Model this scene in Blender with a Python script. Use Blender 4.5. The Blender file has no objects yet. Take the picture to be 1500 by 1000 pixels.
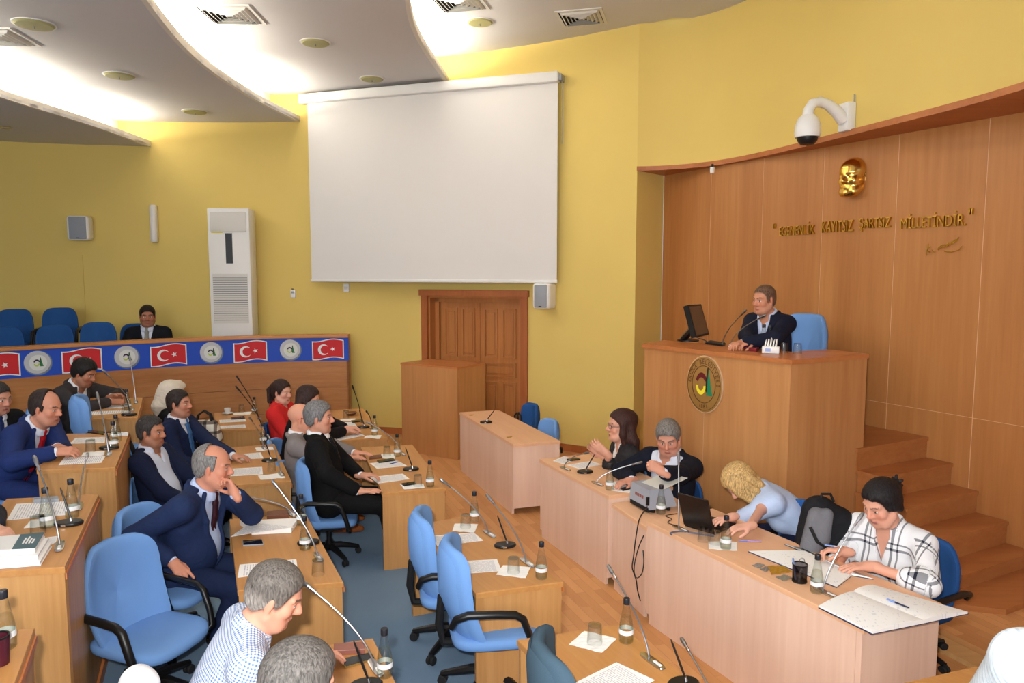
import bpy, bmesh, math, random
import numpy as np
from mathutils import Vector, Matrix
random.seed(7)
rng = np.random.default_rng(11)
SC = bpy.context.scene
COL = SC.collection
PI = math.pi

# ------------------------------------------------------------------ camera
F, HZ, H = 1080.0, 398.0, 2.29
TH = math.atan((500 - HZ) / F)
cam_d = bpy.data.cameras.new('camera')
cam = bpy.data.objects.new('camera', cam_d)
COL.objects.link(cam)
cam.location = (0, 0, H)
cam.rotation_euler = (PI / 2 - TH, 0, 0)
cam_d.sensor_width = 36.0
cam_d.lens = F * 36.0 / 1500.0
cam_d.clip_start = 0.05
SC.camera = cam

# ------------------------------------------------------------------ world, lamps, exposure
SC.view_settings.view_transform = 'Standard'
SC.view_settings.look = 'None'
SC.view_settings.gamma = 1.0
SC.view_settings.use_curve_mapping = False
SC.view_settings.exposure = -0.06
world = bpy.data.worlds.new('world')
SC.world = world
world.use_nodes = True
bg = world.node_tree.nodes['Background']
bg.inputs[0].default_value = (0.93, 0.96, 1.0, 1)
bg.inputs[1].default_value = 0.62


def area(name, loc, target, size, size_y, energy, color=(1, 1, 1), spread=180):
    d = bpy.data.lights.new(name, 'AREA')
    d.shape = 'RECTANGLE'
    d.size, d.size_y, d.energy, d.color = size, size_y, energy, color
    d.spread = math.radians(spread)
    o = bpy.data.objects.new(name, d)
    COL.objects.link(o)
    o.location = loc
    v = Vector(target) - Vector(loc)
    o.rotation_euler = v.to_track_quat('-Z', 'Y').to_euler()
    return o


# the photographer's flash, just above and left of the lens
area('camera_flash', (-0.10, -0.05, H + 0.16), (0.25, 5, 1.35), 0.09, 0.06, 150, (1.0, 0.97, 0.94))
# broad cool fill light added behind the photographer; no windows are built there
area('rear_fill', (-2.8, -3.5, 2.9), (0.2, 6, 1.2), 7.0, 2.2, 300, (0.95, 0.98, 1.0))
# fluorescent tubes lying in the three ceiling coves (placed where the coves run)
COVE = (1.0, 0.93, 0.80)
E1 = ((10.6, -5.07), (9.3, -5.03), (8.6, -5.06), (7.65, -5.15), (6.2, -5.1), (4.5, -4.8), (2.0, -4.2), (-3, -3.0))
E2 = ((10.6, -2.95), (9.4, -3.12), (8.0, -3.15), (7.2, -3.08), (6.4, -2.93), (5.9, -2.82), (4.5, -2.45), (2.0, -1.8), (-3, -.5))
E3 = ((10.0, -.82), (8.5, -.96), (7.65, -.99), (7.0, -.94), (5.5, -.72), (4.0, -.4), (2.0, .1), (-3, 1.4))
EDGES = (E1, E2, E3)
CZ = (4.04, 4.38, 4.755, 5.13)


def edge_x(i, y):
    ys = [p[0] for p in EDGES[i]][::-1]
    xs = [p[1] for p in EDGES[i]][::-1]
    w = np.array([.06, .24, .4, .24, .06])
    return float(sum(w[k] * np.interp(y + (k - 2) * .3, ys, xs) for k in range(5)))


for i, spans in enumerate((((10.1, 8.9), (8.3, 6.9), (6.5, 5.0), (4.6, 3.0)), ((10.1, 8.9), (8.2, 6.9), (6.4, 4.9), (4.5, 3.0)), ((9.7, 8.5), (8.2, 7.0), (6.7, 5.4), (5.0, 3.5)))):
    for (ya, yb) in spans:
        pa = Vector((edge_x(i, ya) - .2, ya, CZ[i] + .05))
        pb = Vector((edge_x(i, yb) - .2, yb, CZ[i] + .05))
        mid = (pa + pb) / 2
        L = (pb - pa).length
        l = area('cove_tube', mid, mid + Vector((0, 0, 1)), .10, L, 26 * L, COVE)
        dv = (pb - pa).normalized()
        zl = -Vector((.25, 0, 1))
        zl = (zl - dv * zl.dot(dv)).normalized()
        l.matrix_world = Matrix.Translation(mid) @ Matrix((dv.cross(zl), dv, zl)).transposed().to_4x4()


# ------------------------------------------------------------------ picture -> place
def ray(px, py):
    u, v = (px - 750) / F, (py - 500) / F
    return Vector((u, math.cos(TH) - v * math.sin(TH), -math.sin(TH) - v * math.cos(TH)))


def at(px, py, z):
    r = ray(px, py)
    return Vector((0, 0, H)) + r * ((z - H) / r.z)


def atd(px, py, d):
    r = ray(px, py)
    return Vector((0, 0, H)) + r * (d / r.y)


CX, CY, CR = -3.976, 1.639, 8.981


def on_circle(px, py, R=CR):
    r = ray(px, py)
    a = r.x * r.x + r.y * r.y
    b = -2 * (r.x * CX + r.y * CY)
    c = CX * CX + CY * CY - R * R
    t = (-b + math.sqrt(b * b - 4 * a * c)) / (2 * a)
    return Vector((0, 0, H)) + r * t


def on_wood(px, py, off=0.0):      # x = 6.749 - .53 y   (panelled wall)
    r = ray(px, py)
    t = (6.749 - off * 1.13) / (r.x + .53 * r.y)
    return Vector((0, 0, H)) + r * t


# ------------------------------------------------------------------ materials
def lin(c):
    return tuple(((x / 255) / 12.92 if x <= 10.3 else ((x / 255 + .055) / 1.055) ** 2.4) for x in c) + (1.0,)


MATS = {}


def mat(name, c, rough=.6, metal=0., spec=.5, bump=0., bscale=200., var=0., vscale=6., alpha=1., trans=0., emit=0., ior=1.45):
    if name in MATS:
        return MATS[name]
    m = bpy.data.materials.new(name)
    m.use_nodes = True
    nt = m.node_tree
    b = nt.nodes['Principled BSDF']
    b.inputs['Base Color'].default_value = lin(c)
    b.inputs['Roughness'].default_value = rough
    b.inputs['Metallic'].default_value = metal
    b.inputs['Specular IOR Level'].default_value = spec
    b.inputs['IOR'].default_value = ior
    if trans:
        b.inputs['Transmission Weight'].default_value = trans
    if emit:
        b.inputs['Emission Color'].default_value = lin(c)
        b.inputs['Emission Strength'].default_value = emit
    tc = nt.nodes.new('ShaderNodeTexCoord')
    if var:
        n = nt.nodes.new('ShaderNodeTexNoise')
        n.inputs['Scale'].default_value = vscale
        n.inputs['Detail'].default_value = 5
        nt.links.new(tc.outputs['Object'], n.inputs['Vector'])
        mx = nt.nodes.new('ShaderNodeMix')
        mx.data_type = 'RGBA'
        c0 = lin(c)
        mx.inputs['A'].default_value = tuple(x * (1 - var) for x in c0[:3]) + (1,)
        mx.inputs['B'].default_value = tuple(min(1, x * (1 + var)) for x in c0[:3]) + (1,)
        nt.links.new(n.outputs['Fac'], mx.inputs['Factor'])
        nt.links.new(mx.outputs['Result'], b.inputs['Base Color'])
    if bump:
        n = nt.nodes.new('ShaderNodeTexNoise')
        n.inputs['Scale'].default_value = bscale
        n.inputs['Detail'].default_value = 3
        nt.links.new(tc.outputs['Object'], n.inputs['Vector'])
        bp = nt.nodes.new('ShaderNodeBump')
        bp.inputs['Strength'].default_value = bump
        bp.inputs['Distance'].default_value = .004
        nt.links.new(n.outputs['Fac'], bp.inputs['Height'])
        nt.links.new(bp.outputs['Normal'], b.inputs['Normal'])
    MATS[name] = m
    return m


def wood(name, c1, c2, scale=(28, 28, 1.3), rough=.42, spec=.4, rot=(0, 0, 0), ring=0.):
    """veneer: fine streaks that run along the axis of smallest scale"""
    if name in MATS:
        return MATS[name]
    m = bpy.data.materials.new(name)
    m.use_nodes = True
    nt = m.node_tree
    b = nt.nodes['Principled BSDF']
    tc = nt.nodes.new('ShaderNodeTexCoord')
    mp = nt.nodes.new('ShaderNodeMapping')
    mp.inputs['Scale'].default_value = scale
    mp.inputs['Rotation'].default_value = rot
    nt.links.new(tc.outputs['Object'], mp.inputs['Vector'])
    n1 = nt.nodes.new('ShaderNodeTexNoise')
    n1.inputs['Scale'].default_value = 1.0
    n1.inputs['Detail'].default_value = 6
    n1.inputs['Roughness'].default_value = .65
    nt.links.new(mp.outputs['Vector'], n1.inputs['Vector'])
    n2 = nt.nodes.new('ShaderNodeTexNoise')
    n2.inputs['Scale'].default_value = .13
    n2.inputs['Detail'].default_value = 2
    nt.links.new(mp.outputs['Vector'], n2.inputs['Vector'])
    ad = nt.nodes.new('ShaderNodeMath')
    ad.operation = 'MULTIPLY_ADD'
    ad.inputs[1].default_value = .6
    nt.links.new(n2.outputs['Fac'], ad.inputs[0])
    mu = nt.nodes.new('ShaderNodeMath')
    mu.operation = 'MULTIPLY'
    mu.inputs[1].default_value = .55
    nt.links.new(n1.outputs['Fac'], mu.inputs[0])
    nt.links.new(mu.outputs[0], ad.inputs[2])
    cr = nt.nodes.new('ShaderNodeValToRGB')
    cr.color_ramp.elements[0].position = .38
    cr.color_ramp.elements[1].position = .76
    cr.color_ramp.elements[0].color = lin(c1)
    cr.color_ramp.elements[1].color = lin(c2)
    nt.links.new(ad.outputs[0], cr.inputs['Fac'])
    nt.links.new(cr.outputs['Color'], b.inputs['Base Color'])
    b.inputs['Roughness'].default_value = rough
    b.inputs['Specular IOR Level'].default_value = spec
    MATS[name] = m
    return m


def vcol(name, rough=.55, spec=.35, bump=0., bscale=150., sheen=0.):
    if name in MATS:
        return MATS[name]
    m = mat(name, (200, 200, 200), rough, 0, spec, bump, bscale)
    nt = m.node_tree
    a = nt.nodes.new('ShaderNodeVertexColor')
    a.layer_name = 'Col'
    nt.links.new(a.outputs['Color'], nt.nodes['Principled BSDF'].inputs['Base Color'])
    return m


M_yellow = mat('yellow_paint', (223, 197, 114), .75, spec=.25, bump=.25, bscale=260, var=.045, vscale=1.1)
M_ceil = mat('ceiling_white', (212, 210, 210), .85, spec=.2)
M_lip = mat('fascia_white', (232, 226, 214), .8, spec=.2)
M_carpet = mat('blue_grey_carpet', (116, 142, 168), .95, spec=.1, bump=.6, bscale=420, var=.10, vscale=3)
M_white = mat('white_plastic', (232, 232, 230), .4)
M_offw = mat('off_white_plastic', (214, 212, 206), .45)
M_grey = mat('grey_plastic', (150, 154, 160), .5)
M_black = mat('black_plastic', (18, 18, 20), .38)
M_blackm = mat('black_matt', (14, 14, 16), .7)
M_rubber = mat('dark_rubber', (26, 26, 28), .75)
M_chrome = mat('chrome', (200, 200, 204), .22, metal=1)
M_steel = mat('brushed_steel', (160, 162, 168), .35, metal=1)
M_gold = mat('gold', (238, 196, 104), .2, metal=1)
M_brass = mat('brass_letters', (206, 164, 72), .3, metal=1)
M_paper = mat('white_paper', (246, 245, 243), .8, spec=.2)
M_ink = mat('print_ink', (150, 150, 158), .8, spec=.1)
M_napkin = mat('napkin_tissue', (250, 249, 245), .9, spec=.1, bump=.4, bscale=90)
M_glass = mat('clear_glass', (250, 252, 252), .02, trans=1., ior=1.3)
M_bottle = mat('bottle_glass', (244, 248, 248), .03, trans=1., ior=1.3)
M_blabel = mat('bottle_label', (232, 236, 240), .5)
M_cap = mat('bottle_cap', (40, 42, 50), .35, metal=.3)
M_blue = mat('chair_fabric_light_blue', (116, 160, 220), .9, spec=.15, bump=.3, bscale=380, var=.06, vscale=4)
M_dblue = mat('chair_fabric_deep_blue', (44, 88, 150), .9, spec=.15, bump=.3, bscale=380, var=.08, vscale=4)
M_slate = mat('chair_fabric_slate', (70, 92, 108), .9, spec=.15, bump=.3, bscale=380)
M_wall_wood = wood('panel_veneer', (162, 103, 54), (190, 131, 76), (16, 16, .8))
M_pod = wood('podium_veneer', (172, 114, 65), (197, 142, 90), (20, 20, 1.0))
M_oak = wood('oak_veneer', (176, 124, 70), (206, 157, 100), (34, 34, 1.6))
M_oaktop = wood('oak_top', (182, 125, 68), (203, 149, 88), (1.6, 34, 34))
M_oakrim = wood('oak_edge', (184, 106, 52), (204, 130, 74), (2, 30, 30))
M_beech = wood('beech_laminate', (222, 186, 164), (236, 205, 184), (30, 30, 1.2), rough=.5)
M_beechtop = wood('beech_top', (226, 174, 134), (238, 192, 154), (1.4, 30, 30), rough=.45)
M_gal = wood('gallery_veneer', (168, 106, 55), (195, 135, 80), (3, 3, 30))
M_door = wood('door_wood', (170, 104, 52), (196, 131, 72), (26, 26, 1.2))
M_frame = wood('door_frame_wood', (158, 88, 44), (180, 108, 60), (26, 26, 1.5))
M_step = wood('stair_wood', (162, 99, 52), (187, 124, 72), (2.5, 24, 24))
M_ledge = wood('ledge_wood', (164, 92, 46), (190, 118, 66), (3, 20, 20))


# ------------------------------------------------------------------ mesh builder
class MB:
    def __init__(s):
        s.v, s.f = [], []

    def add(s, vs, fs):
        n = len(s.v)
        s.v += [Vector(v) for v in vs]
        s.f += [tuple(i + n for i in f) for f in fs]
        return s

    def box(s, x0, x1, y0, y1, z0, z1, M=None, bev=0.):
        if bev > 0:
            bm = bmesh.new()
            bmesh.ops.create_cube(bm, size=1)
            bmesh.ops.scale(bm, vec=(abs(x1 - x0), abs(y1 - y0), abs(z1 - z0)), verts=bm.verts)
            bmesh.ops.bevel(bm, geom=bm.edges, offset=bev, segments=2, affect='EDGES', profile=.5)
            c = Vector(((x0 + x1) / 2, (y0 + y1) / 2, (z0 + z1) / 2))
            vs = [v.co + c for v in bm.verts]
            bm.verts.index_update()
            fs = [[v.index for v in f.verts] for f in bm.faces]
            bm.free()
        else:
            vs = [Vector((x, y, z)) for x in (x0, x1) for y in (y0, y1) for z in (z0, z1)]
            fs = [(0, 1, 3, 2), (4, 6, 7, 5), (0, 4, 5, 1), (2, 3, 7, 6), (0, 2, 6, 4), (1, 5, 7, 3)]
        if M is not None:
            vs = [M @ v for v in vs]
        return s.add(vs, fs)

    def prism(s, poly, z0, z1):          # polygon in x, y
        n = len(poly)
        a = [(p[0], p[1], z0) for p in poly]
        b = [(p[0], p[1], z1) for p in poly]
        fs = [tuple(range(n))[::-1], tuple(range(n, 2 * n))] + [(i, (i + 1) % n, n + (i + 1) % n, n + i) for i in range(n)]
        return s.add(a + b, fs)

    def hexa(s, bot, top):               # two quads
        return s.add(list(bot) + list(top), [(3, 2, 1, 0), (4, 5, 6, 7)] + [(i, (i + 1) % 4, 4 + (i + 1) % 4, 4 + i) for i in range(4)])

    def tube(s, pts, r, n=8, cap=True, sy=1.0):
        pts = [Vector(p) for p in pts]
        rs = r if isinstance(r, (list, tuple)) else [r] * len(pts)
        rings = []
        nrm = None
        for i, p in enumerate(pts):
            t = (pts[min(i + 1, len(pts) - 1)] - pts[max(i - 1, 0)]).normalized()
            if nrm is None:
                nrm = Vector((0, 0, 1)) if abs(t.z) < .9 else Vector((1, 0, 0))
            nrm = (nrm - t * nrm.dot(t)).normalized()
            bn = t.cross(nrm)
            rings.append([p + (nrm * math.cos(2 * PI * k / n) + bn * math.sin(2 * PI * k / n) * sy) * rs[i] for k in range(n)])
        vs = [v for R in rings for v in R]
        fs = []
        for i in range(len(rings) - 1):
            for k in range(n):
                fs.append((i * n + k, i * n + (k + 1) % n, (i + 1) * n + (k + 1) % n, (i + 1) * n + k))
        if cap:
            fs.append(tuple(range(n))[::-1])
            fs.append(tuple((len(rings) - 1) * n + k for k in range(n)))
        return s.add(vs, fs)

    def lathe(s, prof, n=16, M=None, sx=1., sy=1., cap=True):   # prof [(r, z)]
        vs, fs = [], []
        for (r, z) in prof:
            for k in range(n):
                vs.append(Vector((r * math.cos(2 * PI * k / n) * sx, r * math.sin(2 * PI * k / n) * sy, z)))
        for i in range(len(prof) - 1):
            for k in range(n):
                fs.append((i * n + k, i * n + (k + 1) % n, (i + 1) * n + (k + 1) % n, (i + 1) * n + k))
        if cap and prof[0][0] > 1e-6 and prof[0] != prof[-1]:
            fs.append(tuple(range(n))[::-1])
        if cap and prof[-1][0] > 1e-6 and prof[0] != prof[-1]:
            fs.append(tuple((len(prof) - 1) * n + k for k in range(n)))
        if M is not None:
            vs = [M @ v for v in vs]
        return s.add(vs, fs)

    def quad(s, a, b, c, d):
        return s.add([a, b, c, d], [(0, 1, 2, 3)])

    def superq(s, rx, ry, rz, e1, e2, nu=28, nv=14, fn=None):
        sp = lambda x, e: math.copysign(abs(x) ** e, x)
        vs, fs = [], []
        for j in range(nv + 1):
            v = -PI / 2 + PI * j / nv
            for i in range(nu):
                u = 2 * PI * i / nu
                p = Vector((rx * sp(math.cos(v), e1) * sp(math.cos(u), e2), ry * sp(math.cos(v), e1) * sp(math.sin(u), e2), rz * sp(math.sin(v), e1)))
                vs.append(fn(p) if fn else p)
        for j in range(nv):
            for i in range(nu):
                fs.append((j * nu + i, j * nu + (i + 1) % nu, (j + 1) * nu + (i + 1) % nu, (j + 1) * nu + i))
        return s.add(vs, fs)

    def build(s, name, m, parent=None, smooth=False, org=None, ang=35):
        me = bpy.data.meshes.new(name)
        O = Vector(org) if org is not None else Vector((0, 0, 0))
        me.from_pydata([tuple(v - O) for v in s.v], [], s.f)
        me.materials.append(m)
        me.update()
        bm = bmesh.new()
        bm.from_mesh(me)
        bmesh.ops.recalc_face_normals(bm, faces=bm.faces)
        bm.to_mesh(me)
        bm.free()
        if smooth:
            for p in me.polygons:
                p.use_smooth = True
            try:
                me.set_sharp_from_angle(angle=math.radians(ang))
            except Exception:
                pass
        o = bpy.data.objects.new(name, me)
        COL.objects.link(o)
        if parent is not None:
            o.parent = parent
        else:
            o.location = O
        return o


def tag(o, label=None, cat=None, group=None, kind=None):
    if label:
        o['label'] = label
    if cat:
        o['category'] = cat
    if group:
        o['group'] = group
    if kind:
        o['kind'] = kind
    return o


def struct(o, label=None, cat=None):
    o['kind'] = 'structure'
    if label:
        tag(o, label, cat)
    return o


def thing(name, loc, label, cat, group=None, rz=0., M=None):
    o = bpy.data.objects.new(name, None)
    COL.objects.link(o)
    if M is not None:
        o.matrix_world = M
    else:
        o.location = loc
        o.rotation_euler = (0, 0, rz)
    o.empty_display_size = .05
    return tag(o, label, cat, group)


KIDS = {}


def copy_tree(o, parent=None):
    c = o.copy()
    COL.objects.link(c)
    if parent is not None:
        c.parent = parent
    for ch in [x for x in o.children]:
        copy_tree(ch, c)
    return c


def text_geo(body, size, extrude=0., align='CENTER'):
    cu = bpy.data.curves.new('lettering', 'FONT')
    cu.body = body
    cu.size = size
    cu.extrude = extrude
    cu.align_x = align
    cu.align_y = 'CENTER'
    cu.resolution_u = 3
    o = bpy.data.objects.new('lettering', cu)
    COL.objects.link(o)
    dg = bpy.context.evaluated_depsgraph_get()
    me = o.evaluated_get(dg).to_mesh()
    vs = [v.co.copy() for v in me.vertices]
    fs = [tuple(p.vertices) for p in me.polygons]
    o.evaluated_get(dg).to_mesh_clear()
    bpy.data.objects.remove(o)
    bpy.data.curves.remove(cu)
    return vs, fs


def frame(o, x, y, z):
    """matrix with the given axes at o"""
    return Matrix.Translation(Vector(o)) @ Matrix((Vector(x), Vector(y), Vector(z))).transposed().to_4x4()
# ================================================================== the setting
ZT = CZ[3]
FL = .09            # carpeted platform under the first two rows
FT = .46            # floor of the raised third row
# ---- floors
fl = MB()
fl.quad((-14, -4, 0), (8, -4, 0), (8, 11, 0), (-14, 11, 0))
o = struct(fl.build('floor', wood('parquet', (190, 134, 82), (216, 164, 110), (11, 2.2, 1), rough=.38, rot=(0, 0, math.radians(28)))))
# parquet joints: herringbone tone differences through a brick texture
nt = MATS['parquet'].node_tree
br = nt.nodes.new('ShaderNodeTexBrick')
br.inputs['Scale'].default_value = 1.0
br.inputs['Brick Width'].default_value = .42
br.inputs['Row Height'].default_value = .07
br.inputs['Mortar Size'].default_value = .0012
br.inputs['Color1'].default_value = lin((190, 130, 76))
br.inputs['Color2'].default_value = lin((222, 166, 110))
br.inputs['Mortar'].default_value = lin((150, 96, 52))
mp = nt.nodes.new('ShaderNodeMapping')
mp.inputs['Rotation'].default_value = (0, 0, math.radians(70))
tc = nt.nodes.new('ShaderNodeTexCoord')
nt.links.new(tc.outputs['Object'], mp.inputs['Vector'])
nt.links.new(mp.outputs['Vector'], br.inputs['Vector'])
mx = nt.nodes.new('ShaderNodeMix')
mx.data_type = 'RGBA'
mx.inputs['Factor'].default_value = .55
bs = nt.nodes['Principled BSDF']
nt.links.new(bs.inputs['Base Color'].links[0].from_socket, mx.inputs['A'])
nt.links.new(br.outputs['Color'], mx.inputs['B'])
nt.links.new(mx.outputs['Result'], bs.inputs['Base Color'])
# carpeted platform (edge runs under the fronts of the first row of desks)
cp = [(2.6, -4), (1.02, 1.9), (.46, 3.1), (.2, 3.6), (-.36, 4.62), (-.52, 5.25), (-.95, 6.6), (-1.24, 6.8), (-1.7, 8.2), (-1.9, 9.6), (-6.5, 9.6), (-9, 7), (-9, -4)]
struct(MB().prism(cp, .0, FL).build('floor_carpet', M_carpet))
# raised carpet of the third row, retained by the desks of that row
c3 = [(-.9, 1.0), (-1.86, 2.9), (-2.3, 3.92), (-2.52, 4.45), (-2.96, 5.45), (-3.2, 6.0), (-3.6, 7.05), (-4.2, 8.0), (-8.5, 8.0), (-8.5, -4), (1.0, -4)]
struct(MB().prism([(x - .05, y) for x, y in c3], FL, FT).build('floor_tier', M_carpet))

# ---- yellow wall: one sweep of the round hall
th = lambda x, y: math.atan2(y - CY, x - CX)
corner = on_circle(932.5, 300)
t0 = th(corner.x, corner.y)
pts_in = [(CX + CR * math.cos(t), CY + CR * math.sin(t)) for t in np.linspace(t0, math.radians(196), 72)]
pts_out = [(CX + (CR + .25) * math.cos(t), CY + (CR + .25) * math.sin(t)) for t in np.linspace(t0, math.radians(196), 72)]
# the doorway is cut out of the wall
dl, dr = on_circle(627, 430), on_circle(765, 430)
dzt = 1.965
ta, tb = th(dr.x, dr.y), th(dl.x, dl.y)


def wall_band(ts, z0, z1, mb, R0=CR, R1=CR + .25):
    n = len(ts)
    vi = [(CX + R0 * math.cos(t), CY + R0 * math.sin(t)) for t in ts]
    vo = [(CX + R1 * math.cos(t), CY + R1 * math.sin(t)) for t in ts]
    vs = [(x, y, z) for z in (z0, z1) for (x, y) in vi] + [(x, y, z) for z in (z0, z1) for (x, y) in vo]
    fs = []
    for i in range(n - 1):
        fs += [(i, i + 1, n + i + 1, n + i), (2 * n + i, 3 * n + i, 3 * n + i + 1, 2 * n + i + 1), (n + i, n + i + 1, 3 * n + i + 1, 3 * n + i), (i, 2 * n + i, 2 * n + i + 1, i + 1)]
    fs += [(0, n, 3 * n, 2 * n), (n - 1, 3 * n - 1, 4 * n - 1, 2 * n - 1)]
    mb.add(vs, fs)


wl = MB()
wall_band(np.linspace(t0, ta, 14), 0, ZT + .1, wl)
wall_band(np.linspace(ta, tb, 12), dzt, ZT + .1, wl)
wall_band(np.linspace(tb, math.radians(196), 60), 0, ZT + .1, wl)
struct(wl.build('wall_left', M_yellow, smooth=True, ang=20), 'ochre yellow curved wall behind the white screen', 'wall')

# ---- panelled recess on the right: back wall, jamb, upper yellow wall and its wooden ledge
LZ = 3.5
wy = lambda y: 6.749 - .53 * y
by = 9.21
W0 = Vector((wy(by), by, 0))
W1 = Vector((wy(1.2), 1.2, 0))
C0 = Vector((corner.x, corner.y, 0))
struct(MB().hexa([C0, W0 + Vector((.0, .02, 0)), W0 + Vector((.1, .5, 0)), C0 + Vector((-.3, .35, 0))],
                 [p + Vector((0, 0, LZ)) for p in (C0, W0 + Vector((0, .02, 0)), W0 + Vector((.1, .5, 0)), C0 + Vector((-.3, .35, 0)))]).build('wall_recess', M_yellow), 'narrow yellow return beside the wood panelling', 'wall')
wdir = (W1 - W0).normalized()
wn = Vector((-wdir.y, wdir.x, 0))
if wn.x > 0:
    wn = -wn
pan = thing('wall_right', (0, 0, 0), 'tall honey wood panelling behind the raised podium', 'wall')
pan['kind'] = 'structure'
# panel joints measured on the photograph, at the height of the lettering
seams_px = [(1041, 300), (1117, 300), (1205, 300), (1313, 300), (1443, 300)]
ss = [0.0] + [(on_wood(*q) - W0).dot(wdir) for q in seams_px]
ss += [ss[-1] + .62 * k for k in range(1, 12) if ss[-1] + .62 * k < (W1 - W0).length]
ss += [(W1 - W0).length]
ss = [a for a in ss]
for a, b in zip(ss[:-1], ss[1:]):
    for (z0, z1) in ((.0, 1.128), (1.132, LZ + .06)):
        P = W0 + wdir * (a + .0035)
        Q = W0 + wdir * (b - .0035)
        m = MB().hexa([P, Q, Q - wn * .06, P - wn * .06], [p + Vector((0, 0, 1)) * 1 for p in (P, Q, Q - wn * .06, P - wn * .06)])
        for k, v in enumerate(m.v):
            v.z = z0 if k < 4 else z1
        m.build('panel', M_wall_wood, pan)
# pale gap filler behind the joints
P, Q = W0 - wn * .003, W1 - wn * .003
m = MB().hexa([P, Q, Q - wn * .1, P - wn * .1], [p + Vector((0, 0, LZ + .05)) for p in (P, Q, Q - wn * .1, P - wn * .1)])
m.build('backing', mat('joint_filler', (222, 176, 138), .7), pan)

lip_px = [(933, 245), (1050, 238), (1125, 224), (1197, 206), (1300, 181), (1400, 154), (1500, 126)]
lip = [C0.copy()]
for q in lip_px[1:]:
    p = at(*q, LZ)
    lip.append(Vector((p.x, p.y, 0)))
# smooth, gentle bow in front of the panelling
prm = [0]
for a, b in zip(lip[:-1], lip[1:]):
    prm.append(prm[-1] + (b - a).length)
cxp = np.polyfit(prm, [p.x for p in lip], 4, w=[8, 1, 1, 1, 1, 1, 2])
cyp = np.polyfit(prm, [p.y for p in lip], 4, w=[8, 1, 1, 1, 1, 1, 2])
lipc = [Vector((np.polyval(cxp, t), np.polyval(cyp, t), 0)) for t in np.linspace(0, prm[-1], 40)]
lipc[0] = C0.copy()
dlast = (lipc[-1] - lipc[-2]).normalized()
lipc += [lipc[-1] + dlast * k * .5 for k in range(1, 8)]
up = MB()
n = len(lipc)
outw = [Vector((p.x + 1.0 + .05 * i, p.y + .6, 0)) for i, p in enumerate(lipc)]
vs = [(p.x, p.y, z) for z in (LZ, ZT + .1) for p in lipc]
up.add(vs, [(i, i + 1, n + i + 1, n + i) for i in range(n - 1)])
# thickness towards the outside
vs = [(p.x, p.y, LZ + .04) for p in lipc] + [(wy(p.y) + .3, p.y + .25, LZ + .04) for p in lipc]
struct(up.build('wall_upper', M_yellow, smooth=True), 'yellow bowed wall above the wooden ledge', 'wall')
lg = MB()
front = [p + Vector((-.045, -.02, 0)) for p in lipc]
front[0] = C0 + Vector((-.01, -.03, 0))
back = [Vector((wy(p.y + .3 * (1 - i / n)) + .02, p.y + .3 * (1 - i / n), 0)) for i, p in enumerate(lipc)]
back[0] = W0.copy()
back[1] = W0 + wdir * .05
vs = [(p.x, p.y, z) for z in (LZ - .035, LZ + .015) for p in front] + [(p.x, p.y, z) for z in (LZ - .035, LZ + .015) for p in back]
fs = []
for i in range(n - 1):
    fs += [(i, i + 1, n + i + 1, n + i), (2 * n + i, i, i + 1, 2 * n + i + 1)[::-1], (n + i, n + i + 1, 3 * n + i + 1, 3 * n + i), (2 * n + i, 2 * n + i + 1, 3 * n + i + 1, 3 * n + i)]
fs += [(0, n, 3 * n, 2 * n)]
lg.add(vs, fs)
struct(lg.build('trim_1', M_ledge), 'curved wooden ledge along the top of the panelling', 'ledge')

# ---- ceiling: four terraces that step down to the left, each with a light cove
def chord(y):
    q = (CR + .06) ** 2 - (y - CY) ** 2
    return (CX - math.sqrt(q), CX + math.sqrt(q)) if q > 0 else None


def terrace(fl_, fr_, z, name):
    m = MB()
    ys = list(np.arange(-3.5, CY + CR + .05, .1)) + [CY + CR + .055]
    rows = []
    for y in ys:
        c = chord(y)
        if c is None:
            continue
        xl, xr = max(c[0], fl_(y)), fr_(y)
        if xr < 90:
            xr = min(c[1], xr)
        else:
            xr = c[1] if y > 8.6 else 6.5
        if xr - xl > .001:
            rows.append((xl, xr, y))
    n = len(rows)
    vs = [(r[0], r[2], z + dz) for dz in (0, .03) for r in rows] + [(r[1], r[2], z + dz) for dz in (0, .03) for r in rows]
    fs = []
    for i in range(n - 1):
        fs += [(i, i + 1, 2 * n + i + 1, 2 * n + i), (n + i, 3 * n + i, 3 * n + i + 1, n + i + 1), (2 * n + i, 2 * n + i + 1, 3 * n + i + 1, 3 * n + i), (i, n + i, n + i + 1, i + 1)]
    fs += [(0, 2 * n, 3 * n, n), (n - 1, 2 * n - 1, 4 * n - 1, 3 * n - 1)]
    m.add(vs, fs)
    return struct(m.build(name, M_ceil, smooth=False))


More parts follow.
